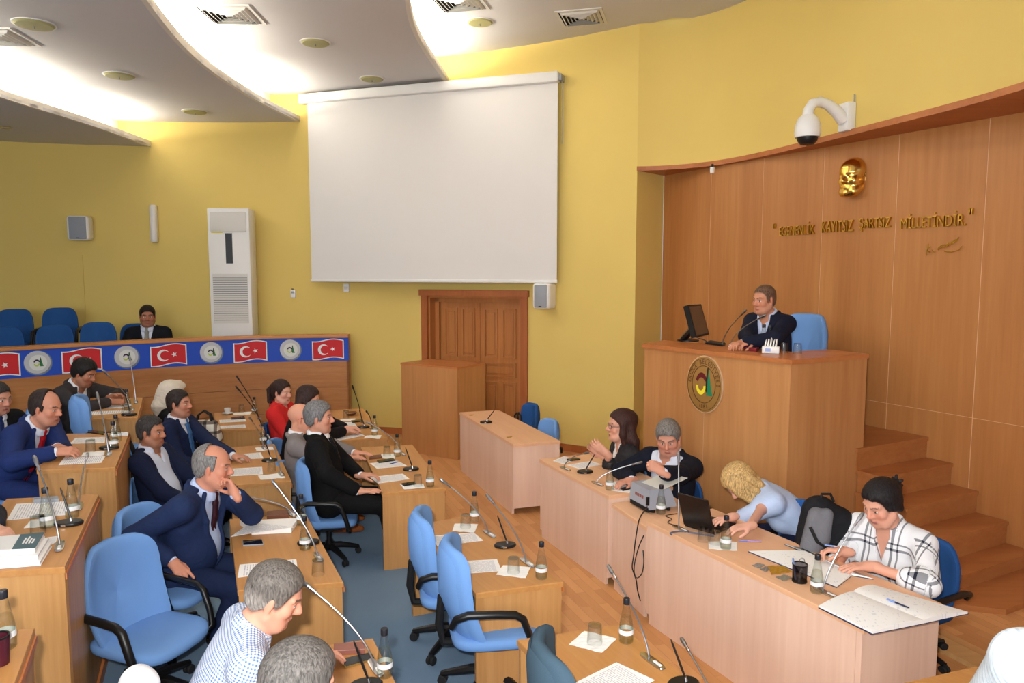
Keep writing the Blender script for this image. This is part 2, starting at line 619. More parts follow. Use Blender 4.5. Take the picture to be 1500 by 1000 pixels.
SET = .42
terrace(lambda y: -20, lambda y: edge_x(0, y), CZ[0], 'ceiling_terrace')
terrace(lambda y: edge_x(0, y) - SET, lambda y: edge_x(1, y), CZ[1], 'ceiling_terrace')
terrace(lambda y: edge_x(1, y) - SET, lambda y: edge_x(2, y), CZ[2], 'ceiling_terrace')
terrace(lambda y: edge_x(2, y) - SET, lambda y: 99, CZ[3], 'ceiling')
for i in range(3):
    ys = [y for y in np.arange(-3.5, 10.62, .12) if chord(y) and edge_x(i, y) < chord(y)[1] - .01]
    # exact end at the wall
    y = ys[-1]
    while chord(y) and edge_x(i, y) < chord(y)[1]:
        y += .005
    ys.append(y - .005)
    for nm, off, th_, z0, z1 in (('ceiling_fascia', 0., .045, CZ[i] - .004, CZ[i] + .075), ('ceiling_riser', -SET, .03, CZ[i] + .03, CZ[i + 1])):
        m = MB()
        n = len(ys)
        vs = [(edge_x(i, y) + off - k, y, z) for k in (0, th_) for z in (z0, z1) for y in ys]
        fs = []
        for j in range(n - 1):
            fs += [(j, j + 1, n + j + 1, n + j), (2 * n + j, 3 * n + j, 3 * n + j + 1, 2 * n + j + 1), (n + j, n + j + 1, 3 * n + j + 1, 3 * n + j), (j, 2 * n + j, 2 * n + j + 1, j + 1)]
        fs += [(0, n, 3 * n, 2 * n), (n - 1, 3 * n - 1, 4 * n - 1, 2 * n - 1)]
        m.add(vs, fs)
        struct(m.build(nm, M_lip, smooth=True))

# ---- skirting boards
sk = MB()
wall_band(np.linspace(t0, ta, 14), 0, .09, sk, CR - .018, CR)
wall_band(np.linspace(tb, math.radians(120), 30), 0, .09, sk, CR - .018, CR)
struct(sk.build('baseboard_left', M_frame, smooth=True, ang=20))

# ---- door in the yellow wall
dm = (dl + dr) / 2
dx = (dr - dl)
dx.z = 0
DWd = dx.length
dx.normalize()
dn = Vector((dx.y, -dx.x, 0))          # towards the hall
D0 = frame((dl.x, dl.y, 0), dx, -dn, (0, 0, 1))     # local: x along wall, y into wall
door = thing('door_1', (0, 0, 0), 'double leaf panelled wooden door under the projection screen', 'door', M=D0)
door['kind'] = 'structure'
m = MB()
fw = .085
m.box(-fw, 0.005, -.05, .0, 0, dzt).box(DWd - .005, DWd + fw, -.05, .0, 0, dzt)
m.box(-fw - .02, DWd + fw + .02, -.075, .0, dzt, dzt + .085)
m.build('door_frame', M_frame, door)
m = MB()
m.box(0, .03, 0, .25, 0, dzt).box(DWd - .03, DWd, 0, .25, 0, dzt).box(0, DWd, 0, .25, dzt - .03, dzt)
m.box(.03, .09, .14, .18, 0, dzt - .03).box(.03, DWd - .03, .14, .18, dzt - .09, dzt - .03)
m.build('jamb', M_door, door)
lw = (DWd - .18) / 2
for k in range(2):
    x0 = .09 + k * lw
    g = MB()
    g.box(x0 + .003, x0 + lw - .003, .19, .225, 0, dzt - .09)
    leaf = g.build('door_leaf', M_door, door)
    g = MB()

    def pan_(a, b, z0, z1):
        # raised field with a moulded border
        for (ins, dep) in ((0, .020), (.03, .008)):
            pass
        w = .022
        g.box(a, b, .166, .19, z0, z0 + w).box(a, b, .166, .19, z1 - w, z1).box(a, a + w, .166, .19, z0 + w, z1 - w).box(b - w, b, .166, .19, z0 + w, z1 - w)
        g.box(a + w + .02, b - w - .02, .172, .19, z0 + w + .03, z1 - w - .03, bev=.006)
    s_ = .07
    wI = (lw - 3 * s_) / 2
    for q in range(2):
        a = x0 + s_ + q * (wI + s_)
        pan_(a, a + wI, 1.12, dzt - .17)
        pan_(a, a + wI, .12, .80)
    pan_(x0 + s_, x0 + lw - s_, .86, 1.06)
    g.build('moulding', M_door, leaf)
MB().box(.09 + lw - .06, .09 + lw - .03, .15, .19, .92, 1.02, bev=.004).build('door_handle', M_brass, door)
MB().quad((-.3, .24, 0), (DWd + .3, .24, 0), (DWd + .3, .24, 2.1), (-.3, .24, 2.1)).build('door_back', M_door, door)

# ---- platform, plinths and stairs on the right
pl = [at(1378, 921, .06), at(1452, 957, .06), Vector((3.2, 2.2, 0)), Vector((5.0, 2.2, 0)), Vector((5.0, 4.0, 0)), Vector((wy(9.0) - .02, 9.0, 0)), Vector((1.55, 8.4, 0)), Vector((1.3, 6.7, 0)), Vector((2.15, 5.0, 0))]
struct(MB().prism([(p.x, p.y) for p in pl], 0, .06).build('floor_platform', MATS['parquet']))
e0, e1 = Vector((pl[0].x, pl[0].y, 0)), Vector((pl[1].x, pl[1].y, 0))
ed = (e1 - e0).normalized()
en = Vector((ed.y, -ed.x, 0))
if en.x > 0:
    en = -en
e1b = e1 + ed * 1.2
struct(MB().prism([tuple(p[:2]) for p in (e0 - ed * .6 + en * .012, e1b + en * .012, e1b + en * .16, e0 - ed * .6 + en * .16)], 0, .03).build('trim_2', wood('pale_step_edge', (190, 146, 92), (214, 172, 118), (3, 20, 20))))
perp = -wn                                # into the wall
N5 = at(1252, 657, .905)
N5.z = 0
u1 = -wn


def on_line(px, A, d):
    k = (px - 750) / F / math.cos(TH) if False else None
    return None


def px_of(p):
    v = p - Vector((0, 0, H))
    dep = v.y * math.cos(TH) - v.z * math.sin(TH)
    return 750 + F * v.x / dep, 500 - F * (v.z * math.cos(TH) + v.y * math.sin(TH)) / dep


def slide(px, A, d, z):
    lo, hi = -4.0, 4.0
    for _ in range(50):
        m_ = (lo + hi) / 2
        q = A + d * m_
        if px_of(Vector((q.x, q.y, z)))[0] < px:
            lo = m_
        else:
            hi = m_
    return A + d * lo


pz = 1.64
Mm = slide(1160, N5, u1, pz)
Rr = slide(1273, N5, u1, pz)
lo, hi = 1.4, 2.0
for _ in range(40):
    pz = (lo + hi) / 2
    if px_of(Vector((Mm.x, Mm.y, pz)))[1] > 527:
        lo = pz
    else:
        hi = pz
L = at(940, 503, pz)
L.z = 0
sPod = ds4 = None
st = thing('staircase', (0, 0, 0), 'wooden steps climbing beside the podium along the panelling', 'staircase')
st['kind'] = 'structure'
zs = [.205, .38, .555, .73, .905]
top_right = [(1464, 795, None), (1467, 765), (1425, 720), (1389, 679), (1356, 640)]
ds = []
for z, q in zip(zs, [(1467 + 42, 814), (1467, 765), (1425, 720), (1389, 679), (1356, 640)]):
    p = at(*q, z)
    ds.append((Vector((p.x, p.y, 0)) - W0).dot(wdir))
ds[0] = ds[1] + .2
wid = [.90, .90, .88, .87, .885]
for k, z in enumerate(zs):
    a = ds[k]
    P = W0 + wdir * a + wn * .003
    Q = W0 + wdir * (ds[4] - (.30 if k == 4 else .0 - .0)) + wn * .003
    if k < 4:
        Q = W0 + wdir * (ds[4] - .001) + wn * .003
    wdt = wid[k]
    pts4 = [P, P + wn * wdt, Q + wn * wdt, Q]
    z0 = (zs[k - 1] - .03) if k else .06
    MB().prism([tuple(p[:2]) for p in pts4], z0, z - .03).build('riser', M_step, st)
    pts5 = [P + wdir * .012, P + wdir * .012 + wn * (wdt + .01), Q + wn * (wdt + .01), Q]
    MB().prism([tuple(p[:2]) for p in pts5], z - .03, z).build('tread', M_step, st)
# low landing plate in front of the first step
P = W0 + wdir * (ds[0] + .32) + wn * .003
Q = W0 + wdir * (ds[4] - .001) + wn * .003
MB().prism([tuple(p[:2]) for p in (P, P + wn * .95, P + wn * 1.18 - wdir * .22, Q + wn * 1.18, Q)], .0601, .10).build('landing', M_step, st)
# ---- podium
Lb = Vector((L.x + .55, L.y + .85, 0))
pod = thing('podium', (0, 0, 0), 'tall wood veneered podium with a round town emblem on its front', 'podium')
pdir = (Mm - L).normalized()
pn = Vector((pdir.y, -pdir.x, 0))
if pn.y > 0:
    pn = -pn
polyp = [L, Mm, Rr, Lb]
inn = [L + pdir * .02 - pn * .02, Mm - pdir * .02 - pn * .02, Rr - u1 * .02 - pn * .0, Lb + pdir * .02]
t_ = .03


def slab(name, a, b, z0, z1, mt, par, th=t_, nrm=None):
    d = (b - a).normalized()
    nn = Vector((d.y, -d.x, 0)) if nrm is None else nrm
    M = frame(a, d, (0, 0, 1), d.cross(Vector((0, 0, 1))))
    mbb = MB().hexa([a, b, b + nn * th, a + nn * th], [p.copy() for p in (a, b, b + nn * th, a + nn * th)])
    for k, v in enumerate(mbb.v):
        v.z = z0 if k < 4 else z1
    return mbb.build(name, mt, par)


def on_vplane(px, py, a, nrm):
    r = ray(px, py)
    t = (a.x * nrm.x + a.y * nrm.y) / (r.x * nrm.x + r.y * nrm.y)
    return Vector((0, 0, H)) + r * t


sm = on_vplane(1033, 520, inn[0], pn)
sm.z = 0
slab('seam_strip', sm - pdir * .03 - pn * .003, sm + pdir * .03 - pn * .003, .06, pz - .04, MATS['joint_filler'], pod, th=.02, nrm=-pn)
slab('front_panel', inn[0], sm - pdir * .003, .06, pz - .035, M_pod, pod, nrm=-pn)
slab('front_panel', sm + pdir * .003, inn[1], .06, pz - .035, M_pod, pod, nrm=-pn)
slab('side_panel', inn[1] + u1 * .003 + pn * .0, inn[2], .06, pz - .035, M_pod, pod, nrm=-(u1.cross(Vector((0, 0, 1)))))
slab('side_panel', inn[3], inn[0] + (inn[3] - inn[0]).normalized() * .035, .06, pz - .035, M_pod, pod, nrm=pdir)
# desk top that runs round the front and the right side
dtop = MB()
topw = .45
dtop.prism([tuple(p[:2]) for p in (L, Mm, Rr, Rr - wdir * .40, Mm + u1 * (.5) - pdir * .40, L + (Lb - L).normalized() * topw + pdir * .05)], pz - .035, pz)
dtop.build('desktop', wood('podium_top', (176, 104, 56), (198, 128, 76), (3, 18, 18), rough=.35), pod)
# floor behind the podium for the chairman
sd = ds[4] - .012
fp = [inn[0] - pn * .04 + pdir * .04, inn[1] - pn * .04 - pdir * .04, N5 - wdir * .05, W0 + wdir * (ds[4] - .26) + wn * .004, W0 + wdir * .9 + wn * .004, Lb + pdir * .05]
struct(MB().prism([tuple(p[:2]) for p in fp], .06, .90).build('floor_dais', M_step))
# round emblem
ec = on_vplane(1033.3, 562.5, inn[0], pn) + pn * .001
emb = thing('town_emblem', ec, 'round brown and gold town emblem plaque on the podium front', 'emblem')
Me = frame((0, 0, 0), pdir, (0, 0, 1), pn)
ery = 41.5 * ec.y / F
q0, q1_ = px_of(ec - pdir * .1), px_of(ec + pdir * .1)
erx = 25.5 / ((q1_[0] - q0[0]) / .2)
M_embbase = mat('emblem_brown', (158, 116, 58), .45)
M_emline = mat('emblem_line', (84, 46, 24), .5)
MB().lathe([(0, .0), (1, .0), (1, .016), (.97, .02), (0, .02)], 48, Me, erx, ery).build('plaque', M_embbase, emb, smooth=True)
MB().lathe([(1.0, 0), (1.03, 0), (1.03, .012), (1.0, .012), (1.0, 0)], 48, Me, erx, ery).build('rim', mat('emblem_rim', (214, 178, 140), .5), emb, smooth=True)
g = MB()
for r0, r1 in ((.655, .675), (.925, .94)):
    g.lathe([(r0, .02), (r0, .023), (r1, .023), (r1, .02), (r0, .02)], 48, Me, erx, ery)
g.build('ring', M_emline, emb)
g = MB()


def arc_text(g, txt, rad, a0, a1, size, flip=False):
    for k, ch in enumerate(txt):
        a = a0 + (a1 - a0) * (k / (len(txt) - 1))
        vs, fs = text_geo(ch, size)
        rot = a - PI / 2 if not flip else a + PI / 2
        R2 = Matrix.Rotation(rot, 4, 'Z')
        c = Vector((rad * math.cos(a), rad * math.sin(a), 0))
        out = []
        for v in vs:
            w = R2 @ v + c
            out.append(Me @ Vector((w.x * erx, w.y * ery, .0235)))
        g.add(out, fs)


arc_text(g, 'DÜZCE BELEDİYESİ', .80, math.radians(172), math.radians(2), .24)
arc_text(g, '1881', .80, math.radians(256), math.radians(284), .2, True)
g.build('lettering', M_emline, emb)


def emblem_figure(par, M, sx, sy, z, bridge, crescent, tree, dark):
    g = MB()
    n = 14
    o_, i_ = [], []
    for k in range(n + 1):
        a = math.radians(165 - 145 * k / n)
        o_.append(M @ Vector(((-.12 + .33 * math.cos(a)) * sx, (.02 + .40 * math.sin(a)) * sy, z)))
        i_.append(M @ Vector(((-.12 + .20 * math.cos(a)) * sx, (.02 + .22 * math.sin(a)) * sy, z)))
    g.add(o_ + i_, [(k, k + 1, n + 2 + k, n + 1 + k) for k in range(n)])
    g.build('bridge_mark', bridge, par)
    g = MB()
    o_, i_ = [], []
    for k in range(n + 1):
        a = math.radians(172 + 196 * k / n)
        o_.append(M @ Vector(((-.15 + .27 * math.cos(a)) * sx, (-.08 + .30 * math.sin(a)) * sy, z)))
        i_.append(M @ Vector(((-.15 + .15 * math.cos(a)) * sx, (-.08 + .15 * math.sin(a)) * sy, z)))
    g.add(o_ + i_, [(k, k + 1, n + 2 + k, n + 1 + k) for k in range(n)])
    g.build('crescent_mark', crescent, par)
    g = MB()
    T = [(.16, -.38), (.52, -.38), (.44, -.18), (.45, -.17), (.38, .05), (.39, .06), (.27, .58), (.22, .3), (.22, -.1)]
    g.add([M @ Vector((x * sx, y * sy, z)) for x, y in T], [tuple(range(len(T)))])
    g.build('tree_mark', tree, par)
    g = MB()
    T = [(.12, -.2), (.20, -.3), (.24, .3), (.28, .62), (.20, .6), (.13, .1)]
    g.add([M @ Vector((x * sx, y * sy, z + .0008)) for x, y in T], [tuple(range(len(T)))])
    g.build('tower_mark', dark, par)


emblem_figure(emb, Me, erx, ery, .0232, mat('emblem_maroon', (104, 26, 30), .5), mat('emblem_yellow', (240, 224, 50), .5), mat('emblem_green', (24, 134, 92), .5), mat('emblem_black', (42, 32, 22), .5))

# ---- gallery on the left with its balustrade
gz = 1.43
gp = [at(px, py, gz) for px, py in ((-60, 514), (0, 508.5), (100, 503.5), (200, 498.5), (300, 494.5), (400, 491.8), (511, 489.5))]
gc = np.polyfit([p.x for p in gp], [p.y for p in gp], 2)
gx0, gx1 = gp[0].x, gp[-1].x
NB = 48
galc = [Vector((x, float(np.polyval(gc, x)), 0)) for x in np.linspace(gx0 - .8, gx1, NB)]


def gnormal(i):
    d = (galc[min(i + 1, NB - 1)] - galc[max(0, i - 1)]).normalized()
    return Vector((d.y, -d.x, 0)), d


def gal_strip(mb, z0, z1, o0, o1, i0=0, i1=NB - 1):
    idx = range(i0, i1 + 1)
    n = len(list(idx))
    A = [galc[i] + gnormal(i)[0] * o0 for i in idx]
    B = [galc[i] + gnormal(i)[0] * o1 for i in idx]
    vs = [(p.x, p.y, z) for z in (z0, z1) for p in A] + [(p.x, p.y, z) for z in (z0, z1) for p in B]
    fs = []
    for i in range(n - 1):
        fs += [(i, i + 1, n + i + 1, n + i), (2 * n + i, 3 * n + i, 3 * n + i + 1, 2 * n + i + 1), (n + i, n + i + 1, 3 * n + i + 1, 3 * n + i), (i, 2 * n + i, 2 * n + i + 1, i + 1)]
    fs += [(0, n, 3 * n, 2 * n), (n - 1, 3 * n - 1, 4 * n - 1, 2 * n - 1)]
    mb.add(vs, fs)
    return mb


bal = thing('gallery_balustrade', (0, 0, 0), 'long curved wooden balustrade of the visitors gallery under the blue banner', 'balustrade')
for z0, z1 in ((FL, .36), (.365, .70), (.705, gz - .035)):
    gal_strip(MB(), z0, z1, 0, -.04).build('panel', M_gal, bal, smooth=True, ang=20)
gal_strip(MB(), gz - .035, gz, .035, -.16).build('handrail', wood('gallery_rail', (190, 122, 66), (212, 146, 88), (3, 18, 18)), bal, smooth=True, ang=20)
e = galc[-1]
nr, dr_ = gnormal(NB - 1)
slab('end_post', e, e - nr * .16, FL, gz - .035, M_gal, bal, th=.03, nrm=-dr_)
gpoly = [p - gnormal(i)[0] * .05 for i, p in enumerate(galc)]
gp2 = [(p.x, p.y) for p in gpoly]
arcp = [(CX + (CR - .02) * math.cos(t), CY + (CR - .02) * math.sin(t)) for t in np.linspace(math.acos((gp2[-1][0] - .05 - CX) / (CR - .02)), math.radians(150), 24)]
struct(MB().prism(gp2 + arcp, FL, .62).build('floor_gallery', M_carpet))

# banner hung along the balustrade
ban = thing('banner', (0, 0, 0), 'long blue banner of red flags and silver emblem discs along the balustrade', 'banner')
M_ban = mat('banner_blue', (22, 74, 190), .55, var=.16, vscale=.7)
bz0, bz1 = gz - .36, gz - .045
# banner strip with depth
gal_strip(MB(), bz0, bz1, .006, .001).build('sheet', M_ban, ban, smooth=True, ang=20)
arcl = [0]
for a, b in zip(galc[:-1], galc[1:]):
    arcl.append(arcl[-1] + (b - a).length)


def gal_pt(s, z, off):
    i = int(np.searchsorted(arcl, s)) - 1
    i = max(0, min(NB - 2, i))
    t = (s - arcl[i]) / (arcl[i + 1] - arcl[i])
    p = galc[i].lerp(galc[i + 1], t)
    n0, n1 = gnormal(i)[0], gnormal(i + 1)[0]
    p = p + n0.lerp(n1, t) * off
    return Vector((p.x, p.y, z))


def gal_s(px, py):
    z = (bz0 + bz1) / 2
    best = min(((abs((gal_pt(s, z, 0)).x / (gal_pt(s, z, 0)).y - ray(px, py).x / ray(px, py).y), s) for s in np.linspace(0, arcl[-1], 900)))
    return best[1]


M_red = mat('flag_red', (206, 32, 40), .6)
M_fw = mat('flag_white', (240, 240, 240), .6)
M_disc = mat('disc_silver', (196, 198, 202), .55)
M_disc2 = mat('disc_grey', (128, 134, 142), .55)
zc = (bz0 + bz1) / 2
for px in (-4, 120, 247, 367, 481):
    s0 = gal_s(px, 518)
    fwid, fh = .40, .235
    N = 16

    def wave(a, b):
        return gal_pt(s0 + a * fwid / 2, zc + b * fh / 2 + .018 * math.sin(a * 2.6 + .6), .0)
    for nm, sc, off, mt in (('flag_border', 1.07, .008, M_fw), ('flag', 1.0, .0095, M_red)):
        m = MB()
        tp, bt = [], []
        for k in range(N + 1):
            a = (-1 + 2 * k / N) * sc
            for lst, b in ((tp, sc * (1.0 if nm == 'flag' else 1.04)), (bt, -sc * (1.0 if nm == 'flag' else 1.04))):
                p = gal_pt(s0 + a * fwid / 2, zc + b * fh / 2 + .018 * math.sin(a * 2.6 + .6), off)
                lst.append(p)
        m.add(tp + bt, [(k, k + 1, N + 2 + k, N + 1 + k) for k in range(N)])
        m.build(nm, mt, ban)
    m = MB()
    n = 24
    vs = []
    for k in range(n + 1):       # crescent
        a = math.radians(38 + 284 * k / n)
        vs.append(gal_pt(s0 + (-.06 + .075 * math.cos(a)), zc + .075 * math.sin(a) - .004, .0115))
    for k in range(n + 1):
        a = math.radians(52 + 256 * k / n)
        vs.append(gal_pt(s0 + (-.041 + .058 * math.cos(a)), zc + .058 * math.sin(a) - .004, .0115))
    m.add(vs, [(k, k + 1, n + 2 + k, n + 1 + k) for k in range(n)])
    st5 = []
    for k in range(10):
        a = math.radians(180 + 36 * k)
        r = .036 if k % 2 == 0 else .0145
        st5.append(gal_pt(s0 + .065 + r * math.cos(a), zc + r * math.sin(a) + .004, .0115))
    m.add(st5 + [gal_pt(s0 + .065, zc + .004, .0115)], [(k, (k + 1) % 10, 10) for k in range(10)])
    m.build('crescent_and_star', M_fw, ban)
for px in (55, 186, 310, 426):
    s0 = gal_s(px, 518)
    p = gal_pt(s0, zc, .0)
    i = min(NB - 2, int(np.searchsorted(arcl, s0)))
    nr, dd = gnormal(i)
    Md = frame(p, dd, (0, 0, 1), nr)
    r = .148
    for nm, rr, off, mt in (('disc_rim', r, .009, mat('disc_edge', (58, 100, 190), .55)), ('disc', r * .95, .0105, M_disc2), ('disc_face', r * .9, .012, M_disc)):
        vs = [Md @ Vector((rr * math.cos(2 * PI * k / 32) - (.008 if nm == 'disc_face' else 0), rr * math.sin(2 * PI * k / 32) + (.010 if nm == 'disc_face' else 0), off)) for k in range(32)]
        MB().add(vs, [tuple(range(32))]).build(nm, mt, ban)
    vs = [Md @ Vector((.092 * math.cos(2 * PI * k / 32), .004 + .092 * math.sin(2 * PI * k / 32), .0128)) for k in range(32)]
    MB().add(vs, [tuple(range(32))]).build('disc_centre', mat('disc_white', (222, 224, 220), .55), ban)
    emblem_figure(ban, Md, .105, .105, .0138, mat('mark_plum', (54, 34, 66), .6), mat('mark_lime', (186, 204, 80), .6), mat('mark_green', (46, 120, 66), .6), mat('mark_black', (30, 40, 36), .6))
# ================================================================== desks
Z1 = .68            # desk tops of the first two rows and of the clerks
Z3 = 1.05           # desk tops of the raised third row


def desk(label, near_seat, near_front, far_front, far_seat, z, seat_floor, front_floor, kind='oak', group=None, shelf=True):
    """straight desk given by the four corners of its top; the sitter's side stays open"""
    ns, nf, ff, fs = [Vector((p.x, p.y, 0)) for p in (near_seat, near_front, far_front, far_seat)]
    mt, mtop, mrim = (M_oak, M_oaktop, M_oakrim) if kind == 'oak' else (M_beech, M_beechtop, M_beech)
    d = (ff - nf).normalized()
    rz = math.atan2(d.y, d.x)
    o = thing('desk', nf, label, 'desk', group, rz)
    Rm = Matrix.Rotation(-rz, 4, 'Z')
    A = [Rm @ (p - nf) for p in (ns, nf, ff, fs)]
    cen = sum(A, Vector()) / 4
    ins = lambda p, k: p + (cen - p).normalized() * k
    T = .028
    # top: bevelled slab
    m = MB()
    lo = [Vector((p.x, p.y, z - T)) for p in A]
    mid = [Vector((p.x, p.y, z - .004)) for p in A]
    hi = [Vector((ins(p, .005).x, ins(p, .005).y, z)) for p in A]
    m.add(lo + mid + hi, [(3, 2, 1, 0), (8, 9, 10, 11)] + [(a + i, a + (i + 1) % 4, a + 4 + (i + 1) % 4, a + 4 + i) for a in (0, 4) for i in range(4)])
    m.build('desktop', mtop, o)

    def panel(name, a, b, th_, z0, z1, mm=None):
        dd = (b - a).normalized()
        nn = Vector((-dd.y, dd.x, 0))
        if (cen - a).dot(nn) < 0:
            nn = -nn
        q = [a, b, b + nn * th_, a + nn * th_]
        mb = MB().hexa([Vector((p.x, p.y, z0)) for p in q], [Vector((p.x, p.y, z1)) for p in q])
        return mb.build(name, mm or mt, o)
    e = .012
    b = [ins(p, e) for p in A]
    un = (b[1] - b[0]).normalized()
    panel('end_panel', b[0], b[1], .03, min(seat_floor, front_floor) if kind == 'oak' else seat_floor, z - T - .001)
    panel('end_panel', b[3], b[2], .03, min(seat_floor, front_floor) if kind == 'oak' else seat_floor, z - T - .001)
    panel('front_panel', b[1] + (b[2] - b[1]).normalized() * .032, b[2] + (b[1] - b[2]).normalized() * .032, .022, front_floor, z - T - .001)
    if front_floor < seat_floor - .2:
        panel('kick_rail', A[1] + (A[1] - A[0]).normalized() * .008, A[2] + (A[2] - A[3]).normalized() * .008, .02, front_floor, front_floor + .07, M_oakrim)
    if kind == 'oak':
        panel('edge_strip', A[1] + (A[1] - A[0]).normalized() * .006, A[2] + (A[2] - A[3]).normalized() * .006, .006, z - .055, z - T, mrim)
    return o


def lerp2(a, b, t):
    return a.lerp(b, t)


def P1(px, py, z=Z1):
    p = at(px, py, z)
    return Vector((p.x, p.y, 0))


DESK = {}
# first row, from the aisle by the pulpit down to the photographer
a_ns, a_nf = P1(560, 722), P1(652.7, 714)
dirA = Vector((-.30, .955, 0)).normalized()
a_fs, a_ff = a_ns + dirA * 1.48, a_nf + dirA * 1.46
b_ns, b_nf = P1(493, 645), P1(568, 640)
dirB = Vector((-.34, .94, 0)).normalized()
b_fs, b_ff = b_ns + dirB * 1.62, b_nf + dirB * 1.62
desk('oak desk in front of the man in the black suit', a_ns, a_nf, a_ff, a_fs, Z1, FL, 0)
desk('oak desk behind the black suited man, nearest the wooden pulpit', b_ns, b_nf, b_ff, b_fs, Z1, FL, 0)
c_nf, c_ff = P1(825, 852), P1(677, 757)
c_ns = P1(697, 869)
c_fs = P1(600, 769)
desk('oak desk with two empty blue chairs and two upright microphones', c_ns, c_nf, c_ff, c_fs, Z1, FL, 0)
d_ff, d_fs = P1(906, 914), P1(757, 936)
dd = (P1(1010, 994) - P1(906, 914)).normalized()
d_nf, d_ns = d_ff + dd * 1.45, d_fs + dd * 1.36
desk('oak desk at the bottom edge with an upturned glass on a square napkin', d_ns, d_nf, d_ff, d_fs, Z1, FL, 0)
e_fs, e_ff = P1(1323, 999), P1(1428, 975)
e_d = Vector((.62, -.78, 0))
desk('oak desk corner beneath the white sleeve at the bottom right', e_fs + e_d * 1.2, e_ff + e_d * 1.2, e_ff, e_fs, Z1, 0, 0)
# second row
f_ns, f_nf = P1(317, 629), P1(387, 628)
dirF = Vector((-.40, .916, 0)).normalized()
f_fs, f_ff = f_ns + dirF * 1.0, f_nf + dirF * 1.0
desk('oak desk beside the checked handbag, with a white cup', f_ns, f_nf, f_ff, f_fs, Z1, FL, FL)
g_nf, g_ns = P1(427, 704), P1(338, 710)
g_ff, g_fs = P1(402, 650), P1(322, 656)
desk('oak desk in front of the two men in navy suits', g_ns, g_nf, g_ff, g_fs, Z1, FL, FL)
h_nf, h_ns = P1(503, 852), P1(348, 865)
h_ff, h_fs = P1(448, 752), P1(336, 760)
desk('oak desk where the balding man rests his elbow', h_ns, h_nf, h_ff, h_fs, Z1, FL, FL)
i_ff, i_fs = P1(546, 934), P1(398, 956)
i_d = (P1(580, 1000) - P1(546, 934)).normalized()
i_nf, i_ns = i_ff + i_d * 1.3, i_fs + i_d * 1.3
desk('oak desk with a brown purse and a phone beside the grey haired head', i_ns, i_nf, i_ff, i_fs, Z1, FL, FL)
# raised third row
j_ns, j_nf = P1(117.6, 613, Z3), P1(202, 611, Z3)
j_ff = P1(209.6, 581.6, Z3)
j_fs = j_ns + (j_ff - j_nf)
desk('oak desk of the man in the charcoal grey suit', j_ns, j_nf, j_ff, j_fs, Z3, FT, FL)
k_ns, k_nf, k_ff, k_fs = P1(53.6, 688, Z3), P1(169, 684, Z3), P1(190, 633, Z3), P1(97.6, 635, Z3)
desk('oak desk where the man in the bright blue suit leans', k_ns, k_nf, k_ff, k_fs, Z3, FT, FL)
l_nf, l_ff, l_fs = P1(95, 830, Z3), P1(145, 723, Z3), P1(9.6, 730, Z3)
l_ns = l_nf + (l_fs - l_ff) * 1.0
desk('oak desk with a pile of books at the left edge', l_ns, l_nf, l_ff, l_fs, Z3, FT, FL)
m_ff = P1(51, 919, Z3)
m_fs = m_ff + (l_fs - l_ff)
m_d = (l_nf - l_ff).normalized()
m_d = Vector((m_d.x + .05, m_d.y, 0)).normalized()
desk('oak desk corner with a glass bottle at the bottom left', m_fs + m_d * 1.2, m_ff + m_d * 1.2, m_ff, m_fs, Z3, FT, FL)
# clerks
q1, q2 = P1(946, 762), P1(1266, 920)
qd = (q2 - q1).normalized()
qn = Vector((-qd.y, qd.x, 0))
desk('pale beech clerk desk with a laptop and an open ledger', q2 + qn * .56, q2, q1, q1 + qn * .56, Z1, .06, 0, 'beech')
r1, r2 = P1(790, 672), P1(892, 726)
rd = (r2 - r1).normalized()
rn = Vector((-rd.y, rd.x, 0))
desk('pale beech clerk desk in front of the clapping woman', r2 + rn * .56, r2, r1, r1 + rn * .56, Z1, .06, 0, 'beech')
mt1, mt2 = P1(896, 741, .615), P1(944, 761, .615)
desk('low beech link desk carrying the grey projector', q1 + qn * .53, q1 - qd * .004 + qn * .02, r2 + rd * .004 + rn * .02, r2 + rn * .53, .625, .06, 0, 'beech')
s1, s2, s3, s4 = P1(673, 603.5), P1(752, 651), P1(821, 645.6), P1(730.4, 600.3)
desk('pale beech desk alone on the parquet with a single pen stand', s3, s2, s1, s4, Z1, .06, 0, 'beech')
LK0, LK1 = r2 + rn * .02, q1 + qn * .02
# cable sockets let into that desk
for px, py in ((690, 608), (746, 640.5)):
    p = at(px, py, Z1 + .001)
    cg = thing('cable_socket', p, 'small brass cable socket in the lone beech desk, ' + ('far end' if px < 700 else 'near end'), 'socket', 'cable sockets')
    MB().lathe([(.0, .004), (.018, .004), (.024, .0)], 14).build('rim', M_brass, cg)
    MB().box(-.03, .03, -.003, .003, .003, .007, Matrix.Rotation(.4, 4, 'Z')).build('flap', M_brass, cg)

# pulpit (tall speaker's stand)
pz_ = 1.14
u_fl, u_fr, u_br = P1(586.5, 531, pz_), P1(670, 538, pz_), P1(711, 531.5, pz_)
u_bl = u_fl + (u_br - u_fr)
pul = thing('speaker_pulpit', u_fl, 'tall wooden speaker pulpit standing in front of the double door', 'pulpit')
Q = [p - u_fl for p in (u_fl, u_fr, u_br, u_bl)]
ce = sum(Q, Vector()) / 4


def pv(name, a, b, z0, z1, mt, th_=.03):
    d = (b - a).normalized()
    nn = Vector((-d.y, d.x, 0))
    if (ce - a).dot(nn) < 0:
        nn = -nn
    q = [a, b, b + nn * th_, a + nn * th_]
    return MB().hexa([Vector((p.x, p.y, z0)) for p in q], [Vector((p.x, p.y, z1)) for p in q]).build(name, mt, pul)


